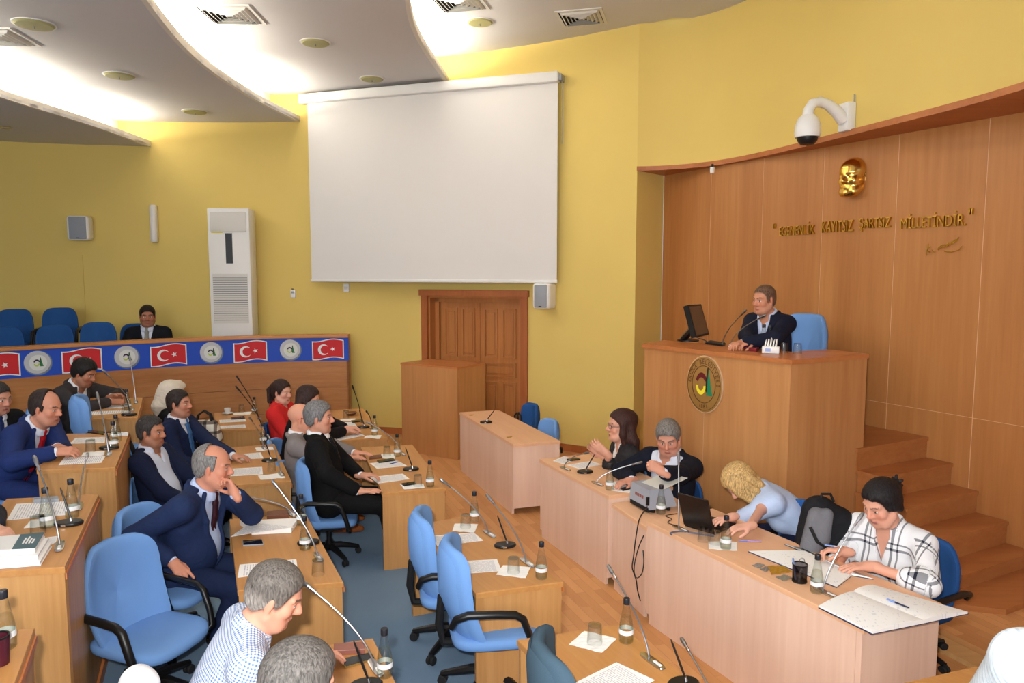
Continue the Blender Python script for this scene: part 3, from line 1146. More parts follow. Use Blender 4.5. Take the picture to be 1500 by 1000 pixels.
ux = (Q[1] - Q[0]).normalized()
pv('front_panel', Q[0] + ux * .012, Q[1] - ux * .03, .0, pz_ - .026, M_pod)
pv('corner_post', Q[1] - ux * .03, Q[1], .0, pz_ - .026, M_pod, .05)
uy = (Q[2] - Q[1]).normalized()
pv('side_panel', Q[1] + uy * .052, Q[2], 0, pz_ - .026, M_pod)
pv('side_panel', Q[0] + uy * .04, Q[3], 0, pz_ - .026, M_pod)
MB().hexa([Vector((p.x, p.y, pz_ - .025)) for p in Q], [Vector((p.x, p.y, pz_)) for p in Q]).build('top', MATS['podium_top'], pul)

# ================================================================== chairs
def make_chair(fabric, label, group, tall=0.):
    """swivel chair facing +x; seat height .34, back height .80"""
    root = thing('conference_chair', (0, 0, 0), label, 'chair', group)
    sh = .33
    # seat cushion
    g = MB()
    g.superq(.235, .235, .042, .55, .5, 32, 12, lambda p: Vector((p.x + .02, p.y * (1 - .10 * (.3 - p.x)), sh + p.z - .10 * max(0, p.x - .14) ** 1.0 + .06 * (p.y / .235) ** 2 * .25)))
    g.build('seat', fabric, root, smooth=True, ang=60)
    # back cushion: tapers upwards, wraps round the sitter, leans back
    hb = .275 + tall

    def bend(p):
        t = p.y / hb                      # -1 bottom .. 1 top
        w = 1 - .13 * max(0, t) ** 2 - .06 * max(0, -t)
        x = p.x * w
        d = p.z + .10 * (p.x / .23) ** 2 + (-.06 * t - .035 * math.cos(t * 2.2) + .02)
        return Vector((-.215 + d, x, .275 + hb + p.y))
    g = MB()
    g.superq(.232, hb, .036, .5, .42, 36, 12, bend)
    g.build('backrest', fabric, root, smooth=True, ang=60)
    # cover behind the back
    g = MB()
    g.superq(.20, hb * .9, .012, .5, .42, 28, 6, lambda p: bend(p) + Vector((-.030, 0, 0)))
    g.build('back_cover', fabric, root, smooth=True, ang=60)
    for s in (-1, 1):
        y = .262 * s
        g = MB()
        g.tube([(-.225, y * .84, sh + .13), (-.205, y * .97, sh + .185), (-.15, y, sh + .205), (0, y, sh + .198), (.085, y, sh + .19), (.125, y, sh + .165), (.165, y, sh + .06), (.185, y * .97, sh - .015), (.175, y * .86, sh - .035)],
               [.018, .02, .021, .021, .021, .021, .021, .021, .017], 10, sy=.8)
        g.build('armrest', M_black, root, smooth=True, ang=50)
    g = MB()
    g.box(-.12, .12, -.11, .11, sh - .07, sh - .042, bev=.01)
    g.tube([(-.10, 0, sh - .06), (-.25, 0, sh - .05), (-.27, 0, sh + .05), (-.255, 0, sh + .2)], .022, 8)
    g.build('seat_bracket', M_blackm, root, smooth=True)
    g = MB().lathe([(.034, .075), (.034, .15), (.022, .15), (.022, sh - .06)], 14)
    g.build('gas_column', M_black, root, smooth=True)
    for k in range(5):
        a = 2 * PI * k / 5 + .3
        R = Matrix.Rotation(a, 4, 'Z')
        g = MB()
        g.tube([R @ Vector(p) for p in ((.02, 0, .105), (.10, 0, .100), (.20, 0, .075), (.265, 0, .058))], [.030, .026, .021, .017], 8)
        g.build('base_leg', M_black, root, smooth=True)
        g = MB()
        c = R @ Vector((.262, 0, .026))
        t = R @ Vector((0, 1, 0))
        Mx = frame(c, R @ Vector((1, 0, 0)), (0, 0, 1), -t)
        for q in (-.014, .014):
            g.lathe([(.0, q - .009), (.022, q - .009), (.026, q - .005), (.026, q + .005), (.022, q + .009), (0, q + .009)], 12, Mx)
        g.tube([c + Vector((0, 0, .008)), c + Vector((0, 0, .04))], .012, 8)
        g.build('caster', M_rubber, root, smooth=True)
    return root


proto = {'light': make_chair(M_blue, '-', None), 'deep': make_chair(M_dblue, '-', None), 'slate': make_chair(M_slate, '-', None)}
used_p = {}


def chair(kind, x, y, z, yaw, label, group, sc=1.0):
    r = proto[kind] if kind not in used_p else copy_tree(proto[kind])
    used_p[kind] = 1
    r.location = (x, y, z)
    r.rotation_euler = (0, 0, math.radians(yaw))
    r.scale = (sc,) * 3
    tag(r, label, 'chair', group)
    return r


def chair_top(kind, px, py, z, yaw, label, group, sc=1.0, hback=.825):
    """px, py: middle of the top of the backrest"""
    p = at(px, py, z + hback * sc)
    a = math.radians(yaw)
    return chair(kind, p.x + .27 * sc * math.cos(a), p.y + .27 * sc * math.sin(a), z, yaw, label, group, sc)
# ================================================================== wall fittings
def wall_frame(px, py, R=CR):
    p = on_circle(px, py, R)
    nrm = Vector((CX - p.x, CY - p.y, 0)).normalized()
    return p, Vector((-nrm.y, nrm.x, 0)), nrm       # point, direction to the right in the picture?, normal


def wall_thing(name, px, py, label, cat, group=None, R=CR - .002):
    p, t, nrm = wall_frame(px, py, R)
    if t.x < 0:
        t = -t
    # local: x to the right along the wall, y out of the wall is -Y, z up
    return thing(name, p, label, cat, group, M=frame(p, t, -nrm, (0, 0, 1)))


# projection screen
a, b = on_circle(447, 153), on_circle(823, 110)
zt = (a.z + b.z) / 2
dS = Vector((b.x - a.x, b.y - a.y, 0))
wS = dS.length
dS.normalize()
nS = Vector((dS.y, -dS.x, 0))
a0 = Vector((a.x, a.y, 0)) + nS * .05
scr = thing('projection_screen', (a0.x, a0.y, zt), 'large white projection screen pulled down on the yellow wall', 'screen', M=frame((a0.x, a0.y, zt), dS, -nS, (0, 0, 1)))
hS = zt - 2.16
MB().box(0, wS, -.13, .0, -.07, .06, bev=.025).build('case', M_white, scr, smooth=True)
MB().box(.11, wS - .02, -.062, -.058, -hS + .03, -.07).build('fabric', mat('screen_fabric', (226, 224, 222), .9, spec=.1), scr)
g = MB().box(.10, wS - .01, -.075, -.045, -hS - .01, -hS + .03, bev=.008)
g.build('bottom_bar', M_white, scr, smooth=True)
g = MB().box(wS - .02, wS + .035, -.10, .07, -.05, .03, bev=.004)
g.build('end_bracket', M_grey, scr)
MB().tube([(wS + .03, -.04, -.05), (wS + .035, -.04, -.35), (wS + .028, -.03, -.8)], .004, 6).build('pull_cord', M_grey, scr)

# loudspeakers
for px, py, w, h, lab in ((121.5, 335, .285, .34, 'white wall loudspeaker with grey grille high at the left'), (803.5, 433, .245, .325, 'white wall loudspeaker with grey grille under the screen corner')):
    t = wall_thing('wall_loudspeaker', px, py, lab, 'loudspeaker', 'wall loudspeakers')
    MB().superq(w / 2, .16, h / 2, .25, .35, 36, 14, lambda p: Vector((p.x, p.y * .7 - .115, p.z))).build('cabinet', M_white, t, smooth=True, ang=60)
    MB().box(-w / 2 + .035, w / 2 - .035, -.235, -.205, -h / 2 + .02, h / 2 - .02, bev=.012).build('grille', mat('speaker_grille', (150, 156, 166), .6, bump=.5, bscale=600), t, smooth=True)
    MB().box(-.02, .02, -.238, -.234, -h / 2 + .028, -h / 2 + .04).build('badge', M_black, t)
    MB().box(-.05, .05, -.05, .0, -.05, .05).build('wall_bracket', M_grey, t)
t = wall_thing('cable_duct', 121, 400, 'thin cable duct running down below the left wall loudspeaker', 'cable duct')
MB().box(-.012, .012, -.014, 0, -.95, .25).build('cover', M_yellow, t)

# vertical sconce
t = wall_thing('wall_sconce', 227, 328, 'narrow white vertical wall light between loudspeaker and air conditioner', 'wall light')
MB().superq(.05, .06, .265, .2, .8, 24, 10, lambda p: Vector((p.x, p.y - .045, p.z))).build('diffuser', mat('sconce_opal', (226, 222, 214), .4), t, smooth=True, ang=60)
MB().box(-.035, .035, -.02, 0, -.24, .24).build('back_plate', M_white, t)

# thermostat and small box
t = wall_thing('wall_thermostat', 430, 430, 'small white thermostat box on the yellow wall left of the screen', 'thermostat')
MB().box(-.035, .035, -.03, 0, -.055, .055, bev=.006).build('housing', M_white, t)
MB().box(-.022, .022, -.033, -.03, .005, .035).build('display', M_grey, t)
MB().box(-.014, .014, -.034, -.03, .06, .075).build('sensor_knob', M_black, t)
t = wall_thing('screen_control_box', 509, 421.5, 'small white control box just below the screen bottom bar', 'control box')
MB().box(-.04, .04, -.05, 0, -.06, .06, bev=.006).build('housing', M_white, t)
MB().box(-.03, .03, -.054, -.05, -.02, .02).build('cover', M_offw, t)

# standing air conditioner in the gallery
p = atd(340, 486, 10.15)
acn = (Vector((0.2, 0, 0)) - Vector((p.x, p.y, 0))).normalized()
act = Vector((-acn.y, acn.x, 0))
if act.x < 0:
    act = -act
acn = Vector((act.y, -act.x, 0))
# show its right flank a little
Rz = Matrix.Rotation(math.radians(-16), 3, 'Z')
act, acn = Rz @ act, Rz @ acn
acw, ach, acd = .555, 1.69, .34
pb = Vector((p.x, p.y, .62))
ac = thing('air_conditioner', pb, 'tall white floor standing air conditioner behind the gallery balustrade', 'air conditioner', M=frame(pb, act, -acn, (0, 0, 1)))
zb = p.z - .62
ztop = zb + ach
MB().box(-acw / 2, acw / 2, 0, acd, .05, ztop, bev=.018).build('body', M_white, ac, smooth=True)
MB().box(-acw / 2 + .02, acw / 2 - .02, .02, acd - .02, 0, .05).build('plinth', M_black, ac)
MB().box(-acw / 2 + .04, acw / 2 - .04, -.012, .0, ztop - .32, ztop - .055, bev=.008).build('air_outlet', M_offw, ac, smooth=True)
MB().box(-.045, .045, -.008, .0, zb + .94, zb + 1.35).build('display', M_black, ac)
MB().box(-acw / 2 + .05, -acw / 2 + .20, -.009, .0, zb + 1.355, zb + 1.375).build('energy_sticker', mat('sticker_yellow', (226, 206, 40), .5), ac)
gr = MB().box(-acw / 2 + .045, acw / 2 - .045, -.006, .0, zb + .12, zb + .80).build('intake_panel', M_offw, ac)
g = MB()
for k in range(20):
    z0 = zb + .16 + k * .0305
    g.box(-acw / 2 + .05, acw / 2 - .05, -.009, -.006, z0, z0 + .008)
g.build('louvres', mat('louvre_grey', (112, 116, 122), .6), gr)

# ceiling discs and square air diffusers
M_olive = mat('speaker_disc', (168, 164, 112), .6, bump=.4, bscale=500)
for px, py, z, r, lab in ((50, 35, CZ[1], .155, 'round olive ceiling disc at the top left corner'), (175, 110, CZ[1], .15, 'round olive ceiling disc above the left wall loudspeaker'),
                          (285.5, 163, CZ[1], .15, 'round olive ceiling disc nearest the air conditioner'), (462, 62, CZ[2], .15, 'round olive ceiling disc on the middle terrace, nearer the camera'),
                          (545, 115, CZ[2], .145, 'round olive ceiling disc just above the projection screen'), (703, 32, CZ[3], .145, 'round olive ceiling disc on the highest ceiling between two vents')):
    p = at(px, py, z)
    t = thing('ceiling_speaker', p, lab, 'ceiling speaker', 'round ceiling speakers')
    MB().lathe([(0, -.022), (r * .9, -.02), (r, -.008), (r, 0), (0, 0)], 32).build('grille', M_olive, t, smooth=True)
    MB().lathe([(r, -.008), (r + .012, -.006), (r + .014, 0), (r, 0), (r, -.008)], 32).build('rim', M_offw, t, smooth=True)
    MB().tube([(0, 0, -.022), (0, 0, -.045)], .006, 6).build('pin', M_steel, t)
p = at(7, 186, CZ[0])
t = thing('ceiling_spotlight', p, 'small chrome recessed spotlight in the lowest ceiling terrace', 'spotlight')
MB().lathe([(0, -.004), (.05, -.004), (.05, 0), (0, 0)], 20).build('lens', M_white, t)
MB().lathe([(.05, -.004), (.065, -.012), (.08, -.004), (.08, 0), (.05, 0), (.05, -.004)], 20).build('ring', M_chrome, t, smooth=True)
for px, py, z, rz, s_, lab in ((337, 21, CZ[2], .02, .27, 'square louvred ceiling vent on the middle terrace'), (672, 3, CZ[3], -.25, .27, 'square louvred ceiling vent cut by the top edge'),
                               (852, 25, CZ[3], -.25, .26, 'square louvred ceiling vent nearest the yellow corner'), (-6, 53, CZ[1], .1, .26, 'square louvred ceiling vent at the left picture edge')):
    p = at(px, py, z)
    t = thing('ceiling_vent', p, lab, 'air vent', 'square ceiling vents', rz=rz)
    g = MB()
    for (q0, q1) in ((s_, s_ - .035),):
        g.add([(x, y, zz) for zz in (-.012, 0) for (x, y) in ((-q0, -q0), (q0, -q0), (q0, q0), (-q0, q0), (-q1, -q1), (q1, -q1), (q1, q1), (-q1, q1))],
              [(i, (i + 1) % 4, 4 + (i + 1) % 4, 4 + i) for i in range(4)] + [(i, 8 + i, 8 + (i + 1) % 4, (i + 1) % 4) for i in range(4)])
    g.build('frame', M_offw, t)
    MB().box(-s_ + .03, s_ - .03, -s_ + .03, s_ - .03, -.003, -.001).build('backing', M_blackm, t)
    for k in range(5):
        q0 = s_ - .045 - k * .042
        g = MB()
        q1 = q0 - .026
        g.add([(x, y, zz) for (q, zz) in ((q0, -.004), (q1, -.03), (q1 - .003, -.03), (q0 - .003, -.004)) for (x, y) in ((-q, -q), (q, -q), (q, q), (-q, q))],
              [(4 * r_ + i, 4 * r_ + (i + 1) % 4, 4 * ((r_ + 1) % 4) + (i + 1) % 4, 4 * ((r_ + 1) % 4) + i) for r_ in range(4) for i in range(4)])
        g.build('slat_ring', M_offw, t)

# dome camera on the yellow wall above the ledge
pc = at(1243, 176, 3.78)
best = min(lipc, key=lambda q: abs(math.atan2(q.x, q.y) - math.atan2(pc.x, pc.y)))
kk = lipc.index(best)
tdir = (lipc[kk + 1] - lipc[kk - 1]).normalized()
ncam = Vector((tdir.y, -tdir.x, 0))
if ncam.x > 0:
    ncam = -ncam
pc = on_vplane(1247, 173, best, ncam)
dc = thing('security_camera', pc, 'white dome security camera on a curved arm above the ledge', 'camera', M=frame(pc, tdir, -ncam, (0, 0, 1)))
# local: x along wall (towards the viewer), y into wall, -y out
S_ = .9
MB().box(-.07 * S_, .07 * S_, -.09, -.002, -.13 * S_, .14 * S_, bev=.012).build('wall_box', M_white, dc, smooth=True)
MB().tube([(0, -.08, -.02), (0, -.16, .05), (0, -.24, .10), (0, -.33, .12), (0, -.40, .10), (0, -.44, .04), (0, -.44, -.02)], [.055, .05, .044, .042, .042, .044, .05], 14).build('arm', M_white, dc, smooth=True)
hd = MB().lathe([(0, .0), (.055, -.0), (.085, -.03), (.105, -.09), (.108, -.15), (.10, -.185), (0, -.185)], 24, Matrix.Translation((0, -.44, 0))).build('housing', M_white, dc, smooth=True)
MB().lathe([(.085, -.186), (.08, -.215), (.055, -.245), (0, -.258)], 20, Matrix.Translation((0, -.44, 0))).build('dome', M_black, dc, smooth=True)
MB().tube([(.05, -.02, .12), (.05, -.02, .19)], .006, 6).build('antenna', M_steel, dc)

# small sensor under the ledge
p = at(1043.5, 240, LZ - .036)
t = thing('ceiling_sensor', p, 'tiny white sensor hanging under the left end of the ledge', 'sensor')
MB().lathe([(0, -.10), (.022, -.10), (.026, -.05), (.026, -.035), (0, -.035)], 14).build('body', M_white, t, smooth=True)
MB().lathe([(.014, -.035), (.014, 0), (0, 0)], 10).build('stem', M_black, t)

# gilt relief mask, lettering and signature on the panelling
M_wd = frame
def wood_frame(px, py, off=.002):
    p = on_wood(px, py, off)
    return p, wdir.copy(), wn.copy()


# lettering: each word a raised part
pl_, _, _ = wood_frame(1280, 325)
letz = 2.78
let = thing('wall_lettering', (0, 0, 0), 'raised brass quotation lettering across the wood panelling', 'lettering')
wv = Vector((0, 0, 1))
words_ = [('"', 1135, 1137.5, 331), ('EGEMENLİK', 1144, 1195, 335), ('KAYITSIZ', 1206, 1251.5, 331.5), ('ŞARTSIZ', 1260.5, 1306.5, 328), ('MİLLETİNDİR.', 1322, 1417, 322), ('"', 1421.5, 1427, 309.5)]
for w_, xa, xb, yc in words_:
    A_, B_ = on_wood(xa, yc, .002), on_wood(xb, yc, .002)
    vs, fs = text_geo(w_, .2, .012)
    x0, x1 = min(v.x for v in vs), max(v.x for v in vs)
    y0, y1 = min(v.y for v in vs), max(v.y for v in vs)
    wid_ = (Vector((B_.x - A_.x, B_.y - A_.y, 0))).length
    hh = .105 if w_ != '"' else .05
    zc_ = (A_.z + B_.z) / 2
    yb_ = y0
    g = MB().add([Vector((A_.x, A_.y, zc_)) + wdir * ((v.x - x0) / (x1 - x0) * wid_) + wv * (((v.y - (y0 + y1) / 2) / (y1 - y0)) * hh * (1.15 if 'İ' in w_ or 'Ş' in w_ else 1)) + wn * (v.z + .012) for v in vs], fs)
    g.build('quotation_mark' if w_ == '"' else 'word', M_brass, let)
sig = thing('wall_signature', on_wood(1383, 361), 'thin brass signature below the right end of the lettering', 'signature')
o_ = sig.location.copy()


def sg(pts):
    return [on_wood(1130 + x / 5.0, 300 + y / 5.0, .012) - o_ for x, y in pts]


def smooth_pts(pts, n=5):
    P = [Vector((p[0], p[1], 0)) for p in pts]
    P = [P[0]] + P + [P[-1]]
    out = []
    for i in range(1, len(P) - 2):
        for k in range(n):
            t = k / n
            a_, b_, c_, d_ = P[i - 1:i + 3]
            q = .5 * ((2 * b_) + (c_ - a_) * t + (2 * a_ - 5 * b_ + 4 * c_ - d_) * t * t + (3 * b_ - a_ - 3 * c_ + d_) * t ** 3)
            out.append((q.x, q.y))
    out.append((P[-1].x, P[-1].y))
    return out


for st_ in ([(1150, 285), (1140, 330), (1132, 375)], [(1165, 305), (1135, 330), (1160, 345)], [(1175, 330), (1185, 350), (1196, 340)],
            [(1250, 290), (1218, 318), (1226, 326), (1262, 292), (1256, 312), (1290, 282), (1280, 306), (1312, 272), (1304, 298), (1340, 258), (1330, 282), (1370, 238), (1352, 270)],
            [(1262, 338), (1310, 344), (1372, 326), (1393, 300)]):
    MB().tube(sg(smooth_pts(st_)), .004, 6).build('stroke', M_brass, sig, smooth=True)

# ================================================================== things on the desks
def glass_mat(name, tint=(.93, .96, .96), edge=(.45, .50, .50)):
    m = bpy.data.materials.new(name)
    m.use_nodes = True
    nt = m.node_tree
    for n in list(nt.nodes):
        if n.type != 'OUTPUT_MATERIAL':
            nt.nodes.remove(n)
    out = [n for n in nt.nodes if n.type == 'OUTPUT_MATERIAL'][0]
    lw_ = nt.nodes.new('ShaderNodeLayerWeight')
    lw_.inputs['Blend'].default_value = .25
    mx_ = nt.nodes.new('ShaderNodeMix')
    mx_.data_type = 'RGBA'
    mx_.inputs['A'].default_value = tint + (1,)
    mx_.inputs['B'].default_value = edge + (1,)
    nt.links.new(lw_.outputs['Facing'], mx_.inputs['Factor'])
    tr = nt.nodes.new('ShaderNodeBsdfTransparent')
    nt.links.new(mx_.outputs['Result'], tr.inputs['Color'])
    gl = nt.nodes.new('ShaderNodeBsdfGlossy')
    gl.inputs['Roughness'].default_value = .06
    pw_ = nt.nodes.new('ShaderNodeMath')
    pw_.operation = 'POWER'
    pw_.inputs[1].default_value = 3.0
    nt.links.new(lw_.outputs['Facing'], pw_.inputs[0])
    fr = nt.nodes.new('ShaderNodeMath')
    fr.operation = 'MULTIPLY_ADD'
    fr.inputs[1].default_value = .45
    fr.inputs[2].default_value = .05
    nt.links.new(pw_.outputs[0], fr.inputs[0])
    ms = nt.nodes.new('ShaderNodeMixShader')
    nt.links.new(fr.outputs[0], ms.inputs[0])
    nt.links.new(tr.outputs[0], ms.inputs[1])
    nt.links.new(gl.outputs[0], ms.inputs[2])
    nt.links.new(ms.outputs[0], out.inputs['Surface'])
    return m


G_clear = glass_mat('tumbler_glass', (.97, .98, .98), (.80, .82, .82))
G_bottle = glass_mat('water_bottle_glass', (.95, .97, .96), (.62, .66, .64))
G_water = glass_mat('drinking_water', (.98, .98, .95), (.82, .84, .76))


def make_bottle():
    r = thing('water_bottle', (0, 0, 0), '-', 'bottle')
    MB().lathe([(.0, 0), (.028, 0), (.031, .004), (.0315, .05), (.029, .085), (.021, .125), (.0145, .16), (.0128, .178), (.0128, .185)], 20).build('glass_body', G_bottle, r, smooth=True)
    MB().lathe([(0, .006), (.028, .006), (.0292, .05), (.027, .082), (.02, .115), (0, .115)], 16).build('water', G_water, r, smooth=True, ang=50)
    MB().lathe([(.0318, .040), (.0318, .050), (.0310, .060)], 20, cap=False).build('label', M_blabel, r, smooth=True)
    MB().lathe([(.0142, .170), (.0148, .172), (.0148, .194), (.0135, .197), (0, .197)], 16).build('cap', M_cap, r, smooth=True)
    return r


def make_tumbler():
    r = thing('drinking_glass', (0, 0, 0), '-', 'glass')
    MB().lathe([(.034, 0), (.030, .082), (.0, .085), (.0, .079), (.0275, .076), (.0315, 0), (.034, 0)], 20, cap=False).build('tumbler', G_clear, r, smooth=True, ang=50)
    MB().lathe([(.0, .079), (.028, .077), (.0285, .083), (.0, .0852)], 18).build('thick_base', G_bottle, r, smooth=True)
    return r


PB, PG = make_bottle(), make_tumbler()
usedb = {}


def place(proto_, p, rz, label, cat, group, key):
    o = proto_ if key not in usedb else copy_tree(proto_)
    usedb[key] = 1
    o.location = p
    o.rotation_euler = (0, 0, rz)
    tag(o, label, cat, group)
    return o


def bottle(px, py, z, label):
    return place(PB, at(px, py, z + .001), rng.uniform(0, 6), label, 'bottle', 'water bottles', 'b')


def tumbler(px, py, z, label, zo=.001):
    return place(PG, at(px, py, z + zo), 0, label, 'glass', 'drinking glasses', 'g')


def mic(bx, by_, hx, hy, z, label, plate=True, dark=False, L_=.43, rz=None):
    p0 = at(bx, by_, z + .001)
    best = None
    for zz in np.linspace(z + .04, z + .42, 80):
        q = at(hx, hy, zz)
        e_ = abs((q - p0).length - L_)
        if best is None or e_ < best[0]:
            best = (e_, q)
    q = best[1]
    t = thing('gooseneck_microphone', p0, label, 'microphone', 'gooseneck microphones')
    v = q - p0
    c = Vector((v.x * .06, v.y * .06, min(.13, v.z * .55)))
    pts = []
    for k in range(13):
        s = k / 12
        pts.append(c * (2 * s * (1 - s)) + v * (s * s) if False else (Vector() * (1 - s) ** 2 + c * 2 * s * (1 - s) + v * s * s))
    nk = M_steel if not dark else M_blackm
    d = (pts[-1] - pts[-2]).normalized()
    MB().tube([(0, 0, 0), (0, 0, .012)] + pts[1:], .0042, 8).build('gooseneck', nk, t, smooth=True)
    MB().tube([pts[-1] - d * .004, pts[-1] + d * .012, pts[-1] + d * .03, pts[-1] + d * .05, pts[-1] + d * .056], [.0065, .0095, .0095, .0085, .005], 10).build('capsule', M_steel if not dark else M_black, t, smooth=True)
    MB().tube([pts[-1] - d * .03, pts[-1] - d * .004], .0068, 10).build('collar', M_chrome if not dark else M_black, t, smooth=True)
    if plate:
        a = rz if rz is not None else math.radians(-65)
        Rm = Matrix.Rotation(a, 4, 'Z')
        g = MB()
        g.superq(.075, .02, .005, .3, .6, 24, 6, lambda p_: Rm @ (p_ + Vector((.02, 0, .005))))
        g.build('base_plate', M_chrome, t, smooth=True)
        MB().box(.03, .075, -.006, .006, .009, .0125, Rm).build('button', M_white if not dark else M_grey, t)
    else:
        MB().lathe([(.022, 0), (.022, .006), (.012, .016), (.008, .02), (0, .02)], 14).build('base_plate', M_chrome, t, smooth=True)
    return t


def pen_stand(px, py, z, label, rz=0., lean=(-.045, .03, .15), pen=True):
    p = at(px, py, z + .001)
    t = thing('desk_pen_stand', p, label, 'pen stand', 'black pen stands', rz)
    MB().lathe([(0, 0), (.062, 0), (.066, .004), (.066, .012), (.060, .018), (0, .018)], 28, None, 1.0, .68).build('base', M_black, t, smooth=True)
    MB().tube([(.012, 0, .018), (.009, .002, .034)], [.008, .0055], 10).build('pen_socket', M_chrome, t, smooth=True)
    MB().box(-.02, .0, -.046, -.0445, .004, .014).build('plaque', M_chrome, t)
    if pen:
        v = Vector(lean)
        MB().tube([Vector((.009, .002, .03)), Vector((.009, .002, .03)) + v * .25, Vector((.009, .002, .03)) + v * .9, Vector((.009, .002, .03)) + v], [.0042, .0052, .0042, .0015], 8).build('pen', M_black, t, smooth=True)
    return t


# printed sheet: grey lines of type with ragged ends
def printed(name, rows=22, dens=.42, tint=(246, 245, 243), ink=(198, 198, 206)):
    m = mat(name, tint, .8, spec=.2)
    nt = m.node_tree
    tcx = nt.nodes.new('ShaderNodeTexCoord')
    sp = nt.nodes.new('ShaderNodeSeparateXYZ')
    nt.links.new(tcx.outputs['Generated'], sp.inputs[0])

    def mth(op, a_, b_=None):
        n_ = nt.nodes.new('ShaderNodeMath')
        n_.operation = op
        for i_, v_ in enumerate((a_, b_)):
            if v_ is None:
                continue
            if isinstance(v_, (int, float)):
                n_.inputs[i_].default_value = v_
            else:
                nt.links.new(v_, n_.inputs[i_])
        return n_.outputs[0]
    ln = mth('GREATER_THAN', mth('FRACT', mth('MULTIPLY', sp.outputs['Y'], rows)), .55)
    cb = nt.nodes.new('ShaderNodeCombineXYZ')
    nt.links.new(mth('MULTIPLY', sp.outputs['X'], 26), cb.inputs[0])
    nt.links.new(mth('FLOOR', mth('MULTIPLY', sp.outputs['Y'], rows)), cb.inputs[1])
    nz = nt.nodes.new('ShaderNodeTexNoise')
    nz.inputs['Scale'].default_value = 1.3
    nt.links.new(cb.outputs[0], nz.inputs['Vector'])
    on = mth('GREATER_THAN', nz.outputs['Fac'], dens)
    mg = mth('MULTIPLY', mth('GREATER_THAN', sp.outputs['X'], .1), mth('LESS_THAN', sp.outputs['X'], .9))
    mg2 = mth('MULTIPLY', mth('GREATER_THAN', sp.outputs['Y'], .07), mth('LESS_THAN', sp.outputs['Y'], .92))
    fac = mth('MULTIPLY', mth('MULTIPLY', ln, on), mth('MULTIPLY', mg, mg2))
    mxx = nt.nodes.new('ShaderNodeMix')
    mxx.data_type = 'RGBA'
    mxx.inputs['A'].default_value = lin(tint)
    mxx.inputs['B'].default_value = lin(ink)
    nt.links.new(fac, mxx.inputs['Factor'])
    nt.links.new(mxx.outputs['Result'], nt.nodes['Principled BSDF'].inputs['Base Color'])
    return m


M_print = printed('printed_sheet')
M_ledger = printed('ruled_page', 16, .60, (246, 246, 244), (226, 226, 230))


def local_quad(cs, z):
    P = [at(x, y, z) for x, y in cs]
    u_ = (P[1] - P[0]).normalized()
    M = frame(P[0], u_, Vector((-u_.y, u_.x, 0)), (0, 0, 1))
    Mi = M.inverted()
    return M, [Mi @ p for p in P]


def sheet(cs, z, label, cat='paper', name='paper_sheet', m=None, th_=.0015, group='papers on the desks', zo=.001, wav=0.0):
    """flat sheet given by the four corners where it lies"""
    M, q = local_quad(cs, z + zo)
    o_m = MB()
    n = 6
    vs, top = [], []
    for k in (0, 1):
        for j in range(n + 1):
            for i in range(n + 1):
                a_ = q[0].lerp(q[1], i / n)
                b_ = q[3].lerp(q[2], i / n)
                p = a_.lerp(b_, j / n)
                zz = wav * (math.sin(i * 1.7 + j * 2.3) + 1) * .5
                vs.append(Vector((p.x, p.y, zz + (th_ if k else 0))))
    N1 = (n + 1) * (n + 1)
    fs = []
    for j in range(n):
        for i in range(n):
            a_ = j * (n + 1) + i
            fs.append((a_, a_ + n + 1, a_ + n + 2, a_ + 1))
            fs.append((N1 + a_, N1 + a_ + 1, N1 + a_ + n + 2, N1 + a_ + n + 1))
    rim = [i for i in range(n + 1)] + [(j * (n + 1) + n) for j in range(1, n + 1)] + [n * (n + 1) + i for i in range(n - 1, -1, -1)] + [j * (n + 1) for j in range(n - 1, 0, -1)]
    for a_, b_ in zip(rim, rim[1:] + rim[:1]):
        fs.append((a_, b_, N1 + b_, N1 + a_))
    o_m.add(vs, fs)
    ob = o_m.build(name, m or M_print)
    ob.matrix_world = M
    return tag(ob, label, cat, group)


def napkin(cs, z, label, zo=.001):
    return sheet(cs, z, label, 'napkin', 'paper_napkin', M_napkin, .0018, 'white napkins', zo, .003)


def slabby(cs, z, hgt, name, label, cat, m, bev=.003, zo=.001, group=None):
    M, q = local_quad(cs, z + zo)
    ob = MB()
    c = sum(q, Vector()) / 4
    hi_ = [p + (c - p).normalized() * bev for p in q]
    ob.add([Vector((p.x, p.y, 0)) for p in q] + [Vector((p.x, p.y, hgt - bev)) for p in q] + [Vector((p.x, p.y, hgt)) for p in hi_],
           [(3, 2, 1, 0), (8, 9, 10, 11)] + [(a_ + i, a_ + (i + 1) % 4, a_ + 4 + (i + 1) % 4, a_ + 4 + i) for a_ in (0, 4) for i in range(4)])
    o_ = ob.build(name, m)
    o_.matrix_world = M
    return tag(o_, label, cat, group) if label else o_, q


def phone(cs, z, label, zo=.001, edge=None):
    M, q = local_quad(cs, z + zo)
    t = thing('mobile_phone', M.to_translation(), label, 'phone', 'mobile phones', M=M)
    c = sum(q, Vector()) / 4
    MB().hexa([Vector((p.x, p.y, 0)) for p in q], [Vector((p.x, p.y, .008)) for p in q]).build('case', edge or M_black, t)
    s_ = [p.lerp(c, .06) for p in q]
    MB().hexa([Vector((p.x, p.y, .0079)) for p in s_], [Vector((p.x, p.y, .0088)) for p in s_]).build('screen', mat('phone_screen', (22, 24, 30), .08), t)
    return t


